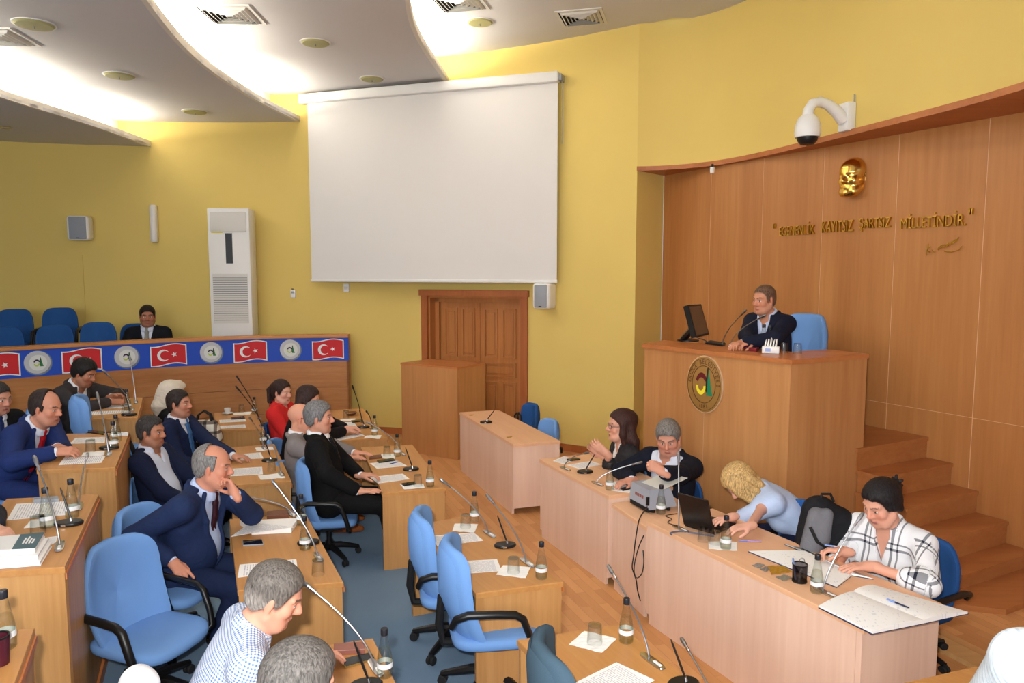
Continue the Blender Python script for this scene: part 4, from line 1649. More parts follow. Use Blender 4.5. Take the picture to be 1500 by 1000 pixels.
def pen(p0, p1, z, label, m, zo=.005, tip=None):
    a_, b_ = at(*p0, z + zo), at(*p1, z + zo)
    t = thing('pen', a_, label, 'pen', 'pens on the desks')
    v = b_ - a_
    MB().tube([v * 0, v * .06, v * .62], [.0018, .0042, .0045], 8).build('barrel', m, t, smooth=True)
    MB().tube([v * .62, v * .97, v], [.005, .005, .0035], 8).build('pen_cap', tip or M_black, t, smooth=True)
    return t
# ------------------------------------------------------------------ what lies and stands on each desk
for px, py, z, lab in (
    (187, 601, Z3, 'glass bottle between the two microphones of the charcoal suited man'),
    (167, 657, Z3, 'glass bottle next to the pen stand of the man in bright blue'),
    (171, 646, Z3, 'glass bottle at the far side of the bright blue suited man\'s desk'),
    (69, 772, Z3, 'glass bottle standing over the torn napkin on the book desk'),
    (106, 757, Z3, 'glass bottle beside the pen stand on the book desk'),
    (9, 948, Z3, 'glass bottle at the bottom left corner of the picture'),
    (373, 606, Z1, 'glass bottle on the desk with the white cup'),
    (386, 650, Z1, 'glass bottle between the navy suited men\'s microphones'),
    (442, 768, Z1, 'glass bottle farther back by the paper pile of the balding man'),
    (447, 804, Z1, 'glass bottle next to the pen stand of the balding man'),
    (564, 989, Z1, 'glass bottle at the bottom edge next to the phone'),
    (549, 637, Z1, 'glass bottle on the desk nearest the pulpit'),
    (582, 668, Z1, 'glass bottle between tumbler and microphone of the bald man'),
    (630, 712, Z1, 'glass bottle at the corner of the black suited man\'s desk'),
    (695, 763, Z1, 'glass bottle behind a tumbler at the far empty place'),
    (793, 846, Z1, 'glass bottle at the near corner of the empty desk'),
    (917, 939, Z1, 'glass bottle beside the square napkin at the bottom centre'),
    (893, 717, Z1, 'glass bottle before the man in the navy blazer at the clerk desks'),
    (968, 752, Z1, 'glass bottle in front of the grey projector'),
    (1063, 803, Z1, 'glass bottle on the square napkin beside the laptop'),
    (1196, 867, Z1, 'glass bottle in front of the woman in the plaid shirt'),
    (1118, 509, pz, 'dark capped bottle on the podium, left of a pair'),
    (1127, 510.5, pz, 'dark capped bottle on the podium, right of a pair'),
):
    bottle(px, py, z + (.0055 if (' on the square' in lab or 'torn napkin' in lab or lab.endswith('desk nearest the pulpit')) else 0), lab)
for px, py, z, lab in (
    (184, 606, Z3, 'tumbler beside the papers of the charcoal suited man'),
    (133, 661, Z3, 'upturned tumbler before the clasped hands of the man in blue'),
    (56, 780, Z3, 'tumbler half full of water on the book desk'),
    (354, 603, Z1, 'tumbler at the far end of the desk with the white cup'),
    (398, 690, Z1, 'tumbler behind the upright microphone of the navy suited men'),
    (466, 841, Z1, 'tumbler at the near corner of the balding man\'s desk'),
    (507, 612, Z1, 'tumbler at the far end of the desk nearest the pulpit'),
    (567, 667, Z1, 'upturned tumbler on the napkin near the bald man\'s hand'),
    (612, 711, Z1, 'upturned tumbler on the napkin near the black suited man'),
    (682, 772, Z1, 'upturned tumbler on the napkin at the far empty place'),
    (752, 838, Z1, 'upturned tumbler on the napkin at the near empty place'),
    (871, 941, Z1, 'upturned tumbler on the square napkin at the bottom centre'),
    (1030, 792, Z1, 'tumbler by the laptop, the one nearer the projector'),
    (1047, 797, Z1, 'tumbler by the laptop, touching the bottle napkin'),
    (1148, 516.5, pz, 'tumbler on the podium right of the napkin holder'),
    (1168, 518, pz, 'tumbler on the podium at its right corner'),
):
    tumbler(px, py, z, lab, .0064 if 'napkin' in lab and 'holder' not in lab and 'touching' not in lab else .001)
for a in (
    (194, 600, 156, 547, Z3, 'left leaning microphone of the charcoal suited man'),
    (199, 589, 191, 529, Z3, 'nearly upright microphone of the charcoal suited man'),
    (159, 664, 144, 584, Z3, 'microphone of the man in the bright blue suit'),
    (88, 799, 55, 681, Z3, 'microphone rising beside the book pile'),
    (116, 741, 127, 670, Z3, 'microphone by the far bottle on the book desk'),
    (379, 613, 350, 556, Z1, 'farther microphone on the desk with the white cup'),
    (383, 624, 350, 571, Z1, 'nearer microphone on the desk with the white cup'),
    (386, 656, 368, 615, Z1, 'farther microphone of the two navy suited men'),
    (411, 694, 394, 641, Z1, 'nearer microphone of the two navy suited men'),
    (427, 752, 359, 727, Z1, 'low microphone reaching towards the balding man'),
    (465, 815, 407, 714, Z1, 'long microphone leaning across the bottles of the balding man'),
    (548, 976, 455, 861, Z1, 'long microphone in front of the man in the checked shirt'),
    (530, 618, 518, 570, Z1, 'dark microphone on the desk nearest the pulpit'),
    (545, 628, 538, 604, Z1, 'short microphone beside the bottle nearest the pulpit'),
    (588, 664, 543, 621, Z1, 'microphone stretching towards the bald man in grey'),
    (715, 781, 655, 709, Z1, 'microphone at the far empty place'),
    (770, 823, 720, 733, Z1, 'microphone at the near empty place'),
    (951, 966, 898, 840, Z1, 'microphone in front of the napkin at the bottom centre'),
    (1062, 1062, 1005, 946, Z1, 'microphone cut by the bottom edge of the picture'),
    (826, 686, 856, 664, Z1, 'low microphone turned towards the clapping woman'),
    (873, 708, 931, 679, Z1, 'low microphone turned towards the man in the navy blazer'),
    (994, 774, 994, 674, Z1, 'straight upright microphone next to the laptop'),
    (1205, 867, 1256, 763, Z1, 'long microphone leaning towards the woman in plaid'),
    (1058, 506, 1088, 459, pz, 'upper microphone in front of the chairman'),
    (1069, 507.5, 1114, 465, pz, 'lower microphone in front of the chairman'),
):
    mic(*a, dark=('dark' in a[5] or 'short' in a[5] or 'cup' in a[5]), plate=a[4] != pz, L_=.30 if ('short' in a[5] or 'low ' in a[5]) else .40, rz=math.radians(-62))
for px, py, z, lab, rz in (
    (189, 608, Z3, 'pen stand of the charcoal suited man', 0), (160, 657, Z3, 'pen stand of the man in bright blue', .2), (101, 768, Z3, 'pen stand on the book desk', .2),
    (395, 675, Z1, 'pen stand of the two navy suited men', .2), (452, 796, Z1, 'pen stand behind the balding man\'s bottle', .3), (536, 1006, Z1, 'pen stand at the bottom edge by the phone', .3),
    (532, 626, Z1, 'pen stand on the desk nearest the pulpit', .1), (602, 688, Z1, 'pen stand in front of the black suited man', .2), (740, 800, Z1, 'pen stand between the two empty places', .2),
    (712, 619, Z1, 'pen stand alone on the bare beech desk', .1), (857, 692, Z1, 'pen stand on the clapping woman\'s desk', .2), (1001, 1004, Z1, 'pen stand cut by the bottom edge at the centre', .3),
):
    ln_ = (-.05, .03, .15)
    if px in (712, 857):
        ln_ = (.09, .06, .10)
    pen_stand(px, py, z, lab, rz, ln_)
for cs, z, lab in (
    (((629, 785), (694, 780), (708, 791.5), (641, 800)), Z1, 'printed sheet at the far empty place'),
    (((661, 823), (728, 819), (735, 836), (671, 841)), Z1, 'printed sheet at the near empty place'),
    (((838, 1002), (903, 970), (959, 996), (898, 1032)), Z1, 'printed sheet below the square napkin at the bottom centre'),
    (((552, 686.4), (541.6, 678.4), (581.6, 674.4), (596, 682)), Z1, 'sheet with a blue pen on it'),
    (((541.6, 699), (590, 693.6), (600, 701.6), (553.6, 708)), Z1, 'sheet under the black suited man\'s fingers'),
    (((490.4, 641.6), (527, 634.4), (534, 637.8), (497, 645)), Z1, 'sheet at the near edge of the desk nearest the pulpit'),
    (((492, 618.4), (517.6, 618), (524, 625), (501.6, 626)), Z1, 'sheet beside the woman with glasses'),
    (((348, 846), (351, 827), (434, 819), (436, 833)), Z1, 'loose sheet behind the head of the man in the checked shirt'),
    (((347, 665.6), (381.6, 662.4), (386, 671), (352.8, 672.8)), Z1, 'sheet before the upright man in navy'),
    (((340, 686.4), (384, 683.7), (385, 694.4), (337.6, 697.6)), Z1, 'sheet before the man with the open white collar'),
    (((319, 624), (359, 621.6), (361, 626), (319, 628)), Z1, 'sheet beside the checked handbag'),
    (((321, 615), (359, 613), (361, 617), (322, 619)), Z1, 'sheet in front of the white cup'),
    (((118, 609), (122, 603), (189, 601), (193, 604)), Z3, 'sheet at the near edge of the charcoal suited man\'s desk'),
    (((149, 598), (153, 594), (180, 593), (181, 598)), Z3, 'sheet in the middle of the charcoal suited man\'s desk'),
    (((165, 589), (170, 584), (190, 584), (189, 589)), Z3, 'sheet beneath the hands of the charcoal suited man'),
    (((86, 681), (94.4, 669.6), (154.4, 668), (148.8, 677.6)), Z3, 'sheet under the elbow of the man in bright blue'),
    (((101.6, 650), (110.4, 641.6), (154.4, 640), (153.6, 648)), Z3, 'sheet behind the clasped hands of the man in bright blue'),
    (((161, 638), (163, 633), (188, 633), (187, 638)), Z3, 'sheet at the far corner of the bright blue suited man\'s desk'),
    (((9.6, 762), (24, 738), (97.6, 734), (97.6, 754)), Z3, 'large sheet behind the bottles on the book desk'),
    (((64, 788), (85, 785), (82, 794), (70, 800)), Z3, 'small sheet under the microphone beside the book pile'),
    (((810, 675), (826, 668), (843, 673), (826, 680)), Z1, 'sheet at the far end of the clapping woman\'s desk'),
    (((830, 681), (866, 675), (881, 680), (850, 687)), Z1, 'sheet under the clapping woman\'s elbow'),
    (((895, 718), (900, 705), (934, 701), (922, 722)), Z1, 'sheet under the navy blazer man\'s hand'),
):
    sheet(cs, z, lab)
for cs, z, lab in (
    (((662.6, 778), (666, 767), (700, 768), (695, 780)), Z1, 'napkin at the far empty place'),
    (((727, 842), (737, 828), (777, 831), (770, 847)), Z1, 'napkin at the near empty place'),
    (((833.6, 944.4), (856, 924.4), (903.4, 935.6), (882, 956.6)), Z1, 'square napkin at the bottom centre'),
    (((556, 666), (580, 664.5), (578, 672.8), (559, 670.6)), Z1, 'napkin near the bald man\'s hand'),
    (((585.6, 709), (620, 709), (622, 714.4), (592, 717)), Z1, 'napkin near the black suited man'),
    (((498, 614), (521, 613), (519, 617), (500, 617)), Z1, 'crumpled napkin at the far end of the desk nearest the pulpit'),
    (((533.6, 641), (537, 638), (559, 637.6), (556, 643)), Z1, 'napkin under the bottle nearest the pulpit'),
    (((373.6, 656), (400.8, 654.4), (402.4, 658.4), (376, 660.8)), Z1, 'napkin farther back before the navy suited men'),
    (((378, 697), (413, 693), (418, 700), (382, 703)), Z1, 'napkin at the near corner before the navy suited men'),
    (((340, 605), (369, 603), (366, 607), (343, 608.5)), Z1, 'napkin beside the white cup'),
    (((119, 668.5), (122.4, 663), (153.6, 660.8), (152, 667)), Z3, 'napkin by the bright blue suited man\'s tumbler'),
    (((35, 774), (45.6, 762), (80, 759.5), (79, 771)), Z3, 'torn napkin under the tumbler on the book desk'),
    (((1038, 804), (1038, 793), (1079, 794), (1080, 807)), Z1, 'square napkin beside the laptop'),
):
    napkin(cs, z, lab)
phone(((355, 793), (384, 791), (386, 798), (356, 800)), Z1, 'black phone lying before the balding man', edge=M_grey)
phone(((497, 968), (544, 957), (550, 966), (506, 979)), Z1, 'phone with a gilt edge at the bottom edge', edge=mat('phone_gilt', (168, 142, 84), .35, metal=.6))
phone(((552, 675), (576, 671.5), (579, 674.5), (555, 678)), Z1, 'black phone near the bald man\'s napkin', zo=.004)
phone(((588, 709), (608, 706), (609, 709), (592, 712)), Z1, 'black phone on the napkin by the black suited man', zo=.007)
phone(((514, 616.5), (529, 614.5), (531, 617), (516, 619)), Z1, 'black phone at the desk nearest the pulpit', zo=.004)
phone(((830, 673), (844, 671), (850, 673), (836, 675)), Z1, 'black phone by the clapping woman', zo=.004)
phone(((909, 716), (922, 713), (925, 716), (912, 719)), Z1, 'black phone under the navy blazer man\'s papers', zo=.004)
phone(((128.5, 634), (129, 631), (152, 632.5), (152, 637)), Z3, 'black phone case at the far side of the bright blue man\'s desk')
phone(((338, 612), (358, 610), (359, 613), (339, 614.5)), Z1, 'black phone in front of the white cup', zo=.004)
M_leather = mat('brown_leather', (112, 66, 46), .5, bump=.3, bscale=120)
slabby(((391, 760), (391, 753), (421, 750), (423, 758)), Z1, .022, 'leather_wallet', 'brown leather wallet behind the paper pile', 'wallet', M_leather)
slabby(((541, 673), (541, 669), (558, 667), (560, 671)), Z1, .012, 'leather_wallet', 'brown leather wallet near the bald man\'s hand', 'wallet', M_leather)
o1, q_ = slabby(((489, 960), (489, 949), (533, 946), (535, 957)), Z1, .022, 'leather_purse', 'pinkish brown purse lying at the bottom edge', 'purse', mat('purse_leather', (146, 92, 80), .45))
pen((584, 676), (571, 679.5), Z1, 'blue pen on the sheet near the bald man', mat('pen_blue', (52, 92, 170), .4), tip=mat('pen_blue2', (30, 60, 120), .4))
pen((1116, 793), (1082, 791), Z1, 'lilac pen behind the square napkin', mat('pen_lilac', (170, 140, 190), .4), tip=mat('pen_lilac2', (120, 120, 190), .4))
# thick pile of papers before the balding man
o1, q_ = slabby(((369, 783), (427, 780), (437, 765), (352, 769)), Z1, .03, 'paper_pile', 'thick pile of white papers before the balding man', 'paper pile', M_paper, bev=.001)
o2 = sheet(((338, 786), (372, 780), (432, 772), (368, 765)), Z1, None, None, 'top_sheet', M_print, zo=.034)
del o2['group']
M_ = o1.matrix_world.inverted() @ o2.matrix_world
o2.parent = o1
o2.matrix_world = o1.matrix_world @ M_
# white cup and saucer, small bowl
p = at(333.5, 606, Z1 + .001)
t = thing('tea_cup', p, 'white cup on a saucer at the far desk', 'cup')
MB().lathe([(0, 0), (.022, 0), (.034, .03), (.037, .058), (.034, .058), (.030, .03), (0, .006)], 20, Matrix.Translation((0, 0, .008))).build('cup', M_white, t, smooth=True)
MB().lathe([(0, 0), (.03, 0), (.062, .012), (.06, .014), (.03, .005), (0, .005)], 24).build('saucer', M_white, t, smooth=True)
p = at(514, 607.5, Z1 + .001)
t = thing('small_bowl', p, 'small dark bowl at the far end of the desk nearest the pulpit', 'bowl')
MB().lathe([(0, 0), (.04, 0), (.07, .03), (.066, .03), (.038, .006), (0, .006)], 20).build('bowl', M_leather, t, smooth=True)
MB().lathe([(.066, .029), (.072, .03), (.07, .034), (.066, .032), (.066, .029)], 20).build('rim', M_brass, t, smooth=True)
# books on the desk at the left edge
M_page = mat('book_pages', (226, 228, 236), .8)
M_teal = mat('book_teal', (56, 92, 104), .45)


def book(cs, z, hgt, zo, label, cover, band=None, group='books in the pile'):
    M, q = local_quad(cs, z + zo)
    t = thing('book', M.to_translation(), label, 'book', group, M=M)
    c = sum(q, Vector()) / 4
    i_ = [p.lerp(c, .025) for p in q]
    fz = lambda P, zz: [Vector((p.x, p.y, zz)) for p in P]
    MB().hexa(fz(i_, .003), fz(i_, hgt - .003)).build('pages', M_page, t)
    MB().hexa(fz(q, 0), fz(q, .003)).build('back_cover', cover, t)
    fc = MB().hexa(fz(q, hgt - .003), fz(q, hgt)).build('front_cover', cover, t)
    if band:
        a_ = [q[0].lerp(q[1], band[0]), q[1], q[2], q[3].lerp(q[2], band[0])]
        MB().hexa(fz(a_, hgt), fz(a_, hgt + .0006)).build('cover_field', band[1], fc)
        for k in range(4):
            f0, f1 = .30 + k * .13, .38 + k * .13
            u0, u1_ = a_[0].lerp(a_[1], f0), a_[0].lerp(a_[1], f1)
            v0, v1 = a_[3].lerp(a_[2], f0), a_[3].lerp(a_[2], f1)
            L_ = (.72, .78, .66, .60)[k]
            b_ = [u0.lerp(v0, .32), u1_.lerp(v1, .32), u1_.lerp(v1, L_), u0.lerp(v0, L_)]
            MB().hexa(fz(b_, hgt + .0006), fz(b_, hgt + .001)).build('title_line', M_white, fc)
    return t


book(((-42, 836), (60, 828), (76, 801), (-26, 812)), Z3, .022, .001, 'white book at the bottom of the pile', M_paper)
book(((-40, 826), (56, 819), (72, 793), (-28, 803)), Z3, .020, .024, 'white book in the middle of the pile', M_paper)
book(((-40, 815), (52, 810), (66, 786), (-28, 795)), Z3, .022, .045, 'book with a teal cover on top of the pile', M_white, (.62, M_teal))
slabby(((49, 737), (50, 733), (86, 731), (87, 735)), Z3, .02, 'flat_glasses_case', 'flat grey case lying behind the bottles on the book desk', 'case', M_grey)
# maroon tumbler at the very corner
p = at(-2, 972, Z3 + .001)
t = thing('maroon_cup', p, 'maroon cup cut by the left picture edge', 'cup')
MB().lathe([(0, 0), (.03, 0), (.035, .09), (.032, .09), (.027, .006), (0, .006)], 18).build('cup', mat('maroon', (74, 20, 34), .4), t, smooth=True)
MB().lathe([(.031, .088), (.0355, .088), (.0355, .094), (.031, .094), (.031, .088)], 18).build('rim', M_black, t, smooth=True)

# ---- clerk desk: laptop
hl, hr = at(1003, 768, Z1 + .012), at(1047, 781, Z1 + .012)
lx = (hr - hl)
lw_ = lx.length
lx.normalize()
ly = Vector((-lx.y, lx.x, 0))
Ml = frame((hl.x, hl.y, Z1 + .001), lx, ly, (0, 0, 1))
lap = thing('laptop', hl, 'black open laptop seen from behind on the clerk desk', 'laptop', M=Ml)
MB().box(0, lw_, 0, .25, 0, .018, bev=.004).build('base', M_black, lap)
g = MB()
for r_ in range(5):
    for c_ in range(11):
        x0 = .02 + c_ * (lw_ - .04) / 11
        g.box(x0 + .002, x0 + (lw_ - .04) / 11 - .002, .035 + r_ * .021, .053 + r_ * .021, .018, .0205)
g.build('keyboard', M_blackm, lap)
MB().box(lw_ * .35, lw_ * .65, .165, .23, .018, .0186).build('touchpad', M_grey, lap)
Rl = Matrix.Rotation(math.radians(20), 4, 'X')
lid = MB().box(0, lw_, -.012, 0, 0, .235, Matrix.Translation((0, 0, .018)) @ Rl, bev=.003).build('lid', mat('lid_black', (24, 20, 20), .3), lap)
MB().box(.012, lw_ - .012, -.0005, .0012, .015, .222, Matrix.Translation((0, 0, .018)) @ Rl).build('display', mat('dark_display', (30, 36, 50), .12), lid)
MB().tube([(.02, .0, .016), (lw_ - .02, 0, .016)], .008, 8).build('hinge', M_blackm, lap)
# projector on the link desk
pA, pBm, pC = at(922, 736, .632), at(951, 752, .632), at(993, 747, .632)
x_ = (pBm - pA)
wx = x_.length
x_.normalize()
y_ = Vector((-x_.y, x_.x, 0))
wyy = max(.2, (pC - pBm).dot(y_))
Mp = frame((pA.x, pA.y, .626), x_, y_, (0, 0, 1))
prj = thing('projector', pA, 'grey data projector with a sheet on top, beside the laptop', 'projector', M=Mp)
M_prj = mat('projector_grey', (158, 164, 176), .45)
hp = .165
g = MB()
g.hexa([(0, 0, .03), (wx, 0, .03), (wx, wyy, .03), (0, wyy, .03)], [(0.008, .008, hp), (wx - .008, .008, hp), (wx - .01, wyy - .05, hp), (.01, wyy - .05, hp)])
g.build('body', M_prj, prj)
MB().box(.01, wx - .01, -.004, .05, 0.008, .04, bev=.006).build('vent_skirt', M_blackm, prj)
for (x0, y0) in ((.03, .05), (wx - .03, .05), (.03, wyy - .05), (wx - .03, wyy - .05)):
    MB().lathe([(0, 0), (.014, 0), (.014, .031), (0, .031)], 10, Matrix.Translation((x0, y0, 0))).build('foot', M_black, prj)
g = MB()
for k in range(4):
    g.box(wx * .28 + k * wx * .11, wx * .28 + k * wx * .11 + wx * .07, -.0004, .004, .088, .108)
g.build('maker_badge', mat('badge_rust', (150, 84, 70), .5), prj)
MB().box(wx * .92, wx * .99, -.018, .004, .06, .12, bev=.004).build('power_plug', M_black, prj)
MB().hexa([(.06, .06, hp + .001), (wx + .02, .09, hp + .001), (wx - .02, wyy + .10, hp + .05), (.04, wyy + .06, hp + .04)],
          [(.06, .06, hp + .003), (wx + .02, .09, hp + .003), (wx - .02, wyy + .10, hp + .052), (.04, wyy + .06, hp + .042)]).build('sheet', mat('grey_paper', (214, 214, 206), .7), prj)
# power cable looping down in front of the link desk


def lk(px, py, off=.03):
    a_, b_ = LK0, LK1
    d_ = (b_ - a_).normalized()
    nn_ = Vector((d_.y, -d_.x, 0))
    if nn_.y > 0:
        nn_ = -nn_
    return on_vplane(px, py, a_ + nn_ * off, nn_)


cab = thing('power_cable', lk(940, 751), 'black power cable dangling from the projector down the beech front', 'cable')
o_ = cab.location.copy()
cpts = [(948, 742), (943, 749), (936, 762), (931, 790), (928, 815), (926, 830), (929, 841), (932, 850), (934, 865), (938, 880)]
MB().tube([lk(*q) - o_ for q in smooth_pts(cpts)], .004, 7).build('long_run', M_black, cab, smooth=True)
cpts = [(943, 784), (936, 800), (930, 822), (929, 838), (933, 846), (940, 840), (943, 824), (942, 806)]
MB().tube([lk(*q) - o_ for q in smooth_pts(cpts)], .0035, 7).build('loop', M_black, cab, smooth=True)
# thin leads on the clerk desk
cab2 = thing('microphone_lead', at(985, 782, Z1 + .006), 'grey lead lying around the upright microphone foot', 'cable')
o_ = cab2.location.copy()
MB().tube([at(x, y, Z1 + .006) - o_ for x, y in smooth_pts([(1046, 785), (1020, 781), (1000, 778), (986, 779), (982, 781), (984, 783)])], .005, 7).build('lead', mat('lead_grey', (88, 96, 120), .5), cab2, smooth=True)
MB().tube([at(x, y, Z1 + .005) - o_ for x, y in smooth_pts([(992, 752), (975, 755), (984, 760), (978, 765), (992, 770)])], .003, 6).build('thin_wire', M_black, cab2, smooth=True)


# open books on the clerk desk
def open_book(spine, left, right, z, label, hgt=.022, name='open_book', cover=None):
    s0, s1 = at(*spine[0], z + hgt), at(*spine[1], z + hgt)
    t = thing(name, Vector((s0.x, s0.y, z + .001)), label, 'book')
    o_ = t.location.copy()
    cover = cover or mat('ledger_cover', (44, 48, 82), .5)
    for half_, nm in ((left, 'left_page'), (right, 'right_page')):
        e0, e1 = at(*half_[0], z + hgt), at(*half_[1], z + hgt)
        n = 8
        top, bot = [], []
        for i in range(n + 1):
            k = i / n
            zz = hgt * (1 - .55 * k ** 2.0) - (.35 * hgt * (1 - k) ** 6)
            for lst, zv in ((top, zz), (bot, .004)):
                a_, b_ = s0.lerp(e0, k), s1.lerp(e1, k)
                lst += [Vector((a_.x - o_.x, a_.y - o_.y, zv)), Vector((b_.x - o_.x, b_.y - o_.y, zv))]
        m_ = len(top)
        fs = []
        for i in range(n):
            a_ = 2 * i
            fs += [(a_, a_ + 1, a_ + 3, a_ + 2), (m_ + a_, m_ + a_ + 2, m_ + a_ + 3, m_ + a_ + 1), (a_, a_ + 2, m_ + a_ + 2, m_ + a_), (a_ + 1, m_ + a_ + 1, m_ + a_ + 3, a_ + 3)]
        fs += [(0, m_, m_ + 1, 1), (2 * n, 2 * n + 1, m_ + 2 * n + 1, m_ + 2 * n)]
        MB().add(top + bot, fs).build(nm, M_ledger, t, smooth=True, ang=40)
        q = [s0, s1, s1.lerp(e1, 1.02), s0.lerp(e0, 1.02)]
        MB().hexa([Vector((p.x - o_.x, p.y - o_.y, 0)) for p in q], [Vector((p.x - o_.x, p.y - o_.y, .004)) for p in q]).build('cover', cover, t)
    return t


open_book(((1250, 863), (1353.6, 905)), ((1200, 881.6), (1279, 920)), ((1279, 851.6), (1418, 891)), Z1, 'big open ledger overhanging the corner of the clerk desk', .030)
open_book(((1185, 806), (1248, 840)), ((1097, 805), (1226, 857)), ((1150, 795), (1279, 845)), Z1, 'open register under the hand of the woman in plaid', .014)
pen((1332, 890), (1299, 877), Z1, 'dark blue pen lying on the open ledger', mat('pen_navy', (34, 40, 74), .4), zo=.034, tip=mat('pen_sky', (130, 160, 220), .4))
# mesh pencil cup
p = at(1171, 851, Z1 + .001)
t = thing('pencil_cup', p, 'black mesh pencil cup beside the open register', 'pencil cup')
M_mesh = glass_mat('mesh_wire', (.30, .30, .34), (.05, .05, .06))
MB().lathe([(.036, .004), (.038, .09)], 24, cap=False).build('mesh_wall', M_mesh, t, smooth=True)
MB().lathe([(0, 0), (.0385, 0), (.0385, .008), (0, .008)], 24).build('base', M_black, t, smooth=True)
MB().lathe([(.037, .088), (.0395, .088), (.0395, .095), (.037, .095), (.037, .088)], 24).build('rim', M_black, t, smooth=True)
MB().tube([(-.02, .0, .01), (-.034, .01, .12)], .005, 8).build('blue_pencil', mat('pencil_blue', (110, 140, 190), .5), t, smooth=True)
MB().tube([(.02, .01, .01), (-.03, -.01, .085)], .004, 8).build('dark_pen', M_black, t, smooth=True)
sc_ = MB()
sc_.tube([(.01 + .014 * math.cos(a_), 0, .105 + .02 * math.sin(a_)) for a_ in np.linspace(0, PI, 9)], .002, 6)
sc_.build('scissor_handle', M_chrome, t, smooth=True)
# wrapped sweets / cards
for cs, lab, c_ in ((((1101, 829), (1110, 825), (1121, 828), (1112, 832)), 'small grey sachet nearest the laptop', (150, 146, 142)),
                    (((1113, 834), (1122, 830), (1130, 833), (1121, 838)), 'small grey sachet touching the gilt one', (140, 136, 132)),
                    (((1130, 842), (1124, 829), (1148, 829), (1160, 838)), 'crumpled gilt wrapper beside the pencil cup', (186, 142, 36)),
                    (((1136, 846), (1150, 842), (1161, 847), (1148, 851)), 'small grey sachet in front of the gilt wrapper', (148, 144, 130))):
    sheet(cs, Z1, lab, 'wrapper', 'foil_wrapper', mat('foil_' + str(c_[0]), c_, .35, metal=.35), .002, 'wrappers on the clerk desk', .001, .004)

# ---- podium things
# flat monitor seen from its edge
c0 = at(1012, 503, pz)
mo = thing('computer_monitor', (c0.x, c0.y, pz + .001), 'black monitor tilted on the podium beside the chairman', 'monitor')
TLm, TRm, BRm, BLm = atd(1007.6, 446.5, c0.y - .08), atd(1027, 445.3, c0.y + .10), atd(1039, 489.5, c0.y + .02), atd(1019.6, 493.5, c0.y - .16)
qv = [v - mo.location for v in (BLm, BRm, TRm, TLm)]
nn_ = (qv[1] - qv[0]).cross(qv[3] - qv[0]).normalized()
if nn_.x < 0:
    nn_ = -nn_
bk = [v - nn_ * .05 for v in qv]
MB().hexa(bk, qv).build('casing', M_black, mo)
cc = sum(qv, Vector()) / 4
s_ = [v.lerp(cc, .10) + nn_ * .0005 for v in qv]
MB().hexa(s_, [v + nn_ * .001 for v in s_]).build('display', mat('monitor_display', (96, 70, 50), .15), mo)
st0 = at(1000, 499, pz) - mo.location
MB().tube([st0 + Vector((0, 0, .012)), (bk[0] + bk[1]) / 2 * .65 + (bk[2] + bk[3]) / 2 * .35], [.03, .035], 8).build('stand_arm', M_black, mo)
MB().lathe([(0, 0), (.10, 0), (.10, .010), (.03, .02), (0, .02)], 24, Matrix.Translation(Vector((st0.x + .05, st0.y, 0)))).build('stand_foot', M_black, mo, smooth=True)
MB().tube([cc - nn_ * .04 + Vector((0, 0, -.14)), Vector((.12, -.02, .03)), Vector((.16, -.04, .004))], .004, 6).build('lead', M_black, mo)
M, q = local_quad(((1033, 503.5), (1059, 507), (1063, 504.5), (1040, 500.5)), pz + .001)
kb = thing('keyboard', M.to_translation(), 'black keyboard lying on the podium in front of the chairman', 'keyboard', M=M)
MB().hexa([Vector((v.x, v.y, 0)) for v in q], [Vector((v.x, v.y, .014)) for v in q]).build('body', M_black, kb)
cq = sum(q, Vector()) / 4
qi = [v.lerp(cq, .08) for v in q]
MB().hexa([Vector((v.x, v.y, .014)) for v in qi], [Vector((v.x, v.y, .018)) for v in qi]).build('keys', mat('key_grey', (44, 44, 48), .6), kb)
slabby(((1090, 512.5), (1108, 515.5), (1112, 513), (1094, 510)), pz, .028, 'red_folder', 'dark red folder on the podium by the chairman\'s hands', 'folder', mat('folder_red', (120, 30, 40), .5))
p = at(1129, 517, pz + .001)
t = thing('napkin_holder', p, 'white napkin holder stuffed with tissues on the podium', 'napkin holder', rz=-.4)
MB().box(-.065, .065, -.035, .035, 0, .055, bev=.006).build('holder', M_white, t, smooth=True)
for k in range(5):
    x0 = -.05 + k * .02
    MB().hexa([(x0, -.025, .05), (x0 + .012, -.025, .05), (x0 + .012, .025, .05), (x0, .025, .05)],
              [(x0 + .01, -.015, .10 + .012 * (k % 3)), (x0 + .014, -.015, .10 + .012 * (k % 3)), (x0 + .02, .02, .11), (x0 + .015, .02, .11)]).build('tissue', M_napkin, t)
MB().box(-.04, .0, -.0365, -.035, .015, .04).build('blue_print', mat('print_blue', (150, 170, 220), .6), t)

# ------------------------------------------------------------------ the chairs
lt, dp = 'light', 'deep'
G0 = 'blue conference chairs'
chair_top(lt, 599, 748, FL, 8, 'empty light blue chair at the far place of the empty desk', G0)
chair_top(lt, 642, 791, FL, 10, 'empty light blue chair at the near place of the empty desk', G0)
chair_top('slate', 775, 938, FL, 8, 'slate blue chair back in front of the bottom centre desk', G0)
chair_top(lt, 151, 787, FL, -20, 'large empty light blue chair between the book desk and the checked shirt', G0)
chair_top(lt, 178, 741, FL, -8, 'light blue chair of the balding man, its back showing behind the empty one', G0)
hbch = chair_top(dp, 787, 590, .06, 205, 'deep blue chair holding a black handbag by the yellow wall', G0, .85)
chair_top(lt, 815, 613, .06, 205, 'light blue empty chair behind the lone beech desk', G0, .85)
chair_top(dp, 1199, 735, .06, 196, 'deep blue chair carrying a grey and black backpack', G0, .9)
gx = [(25, 452, 9.75, -70), (91, 450, 9.95, -72), (6, 478, 9.15, -60), (82, 475, 9.45, -66), (146, 471, 9.6, -70), (203, 473, 10.32, -76)]
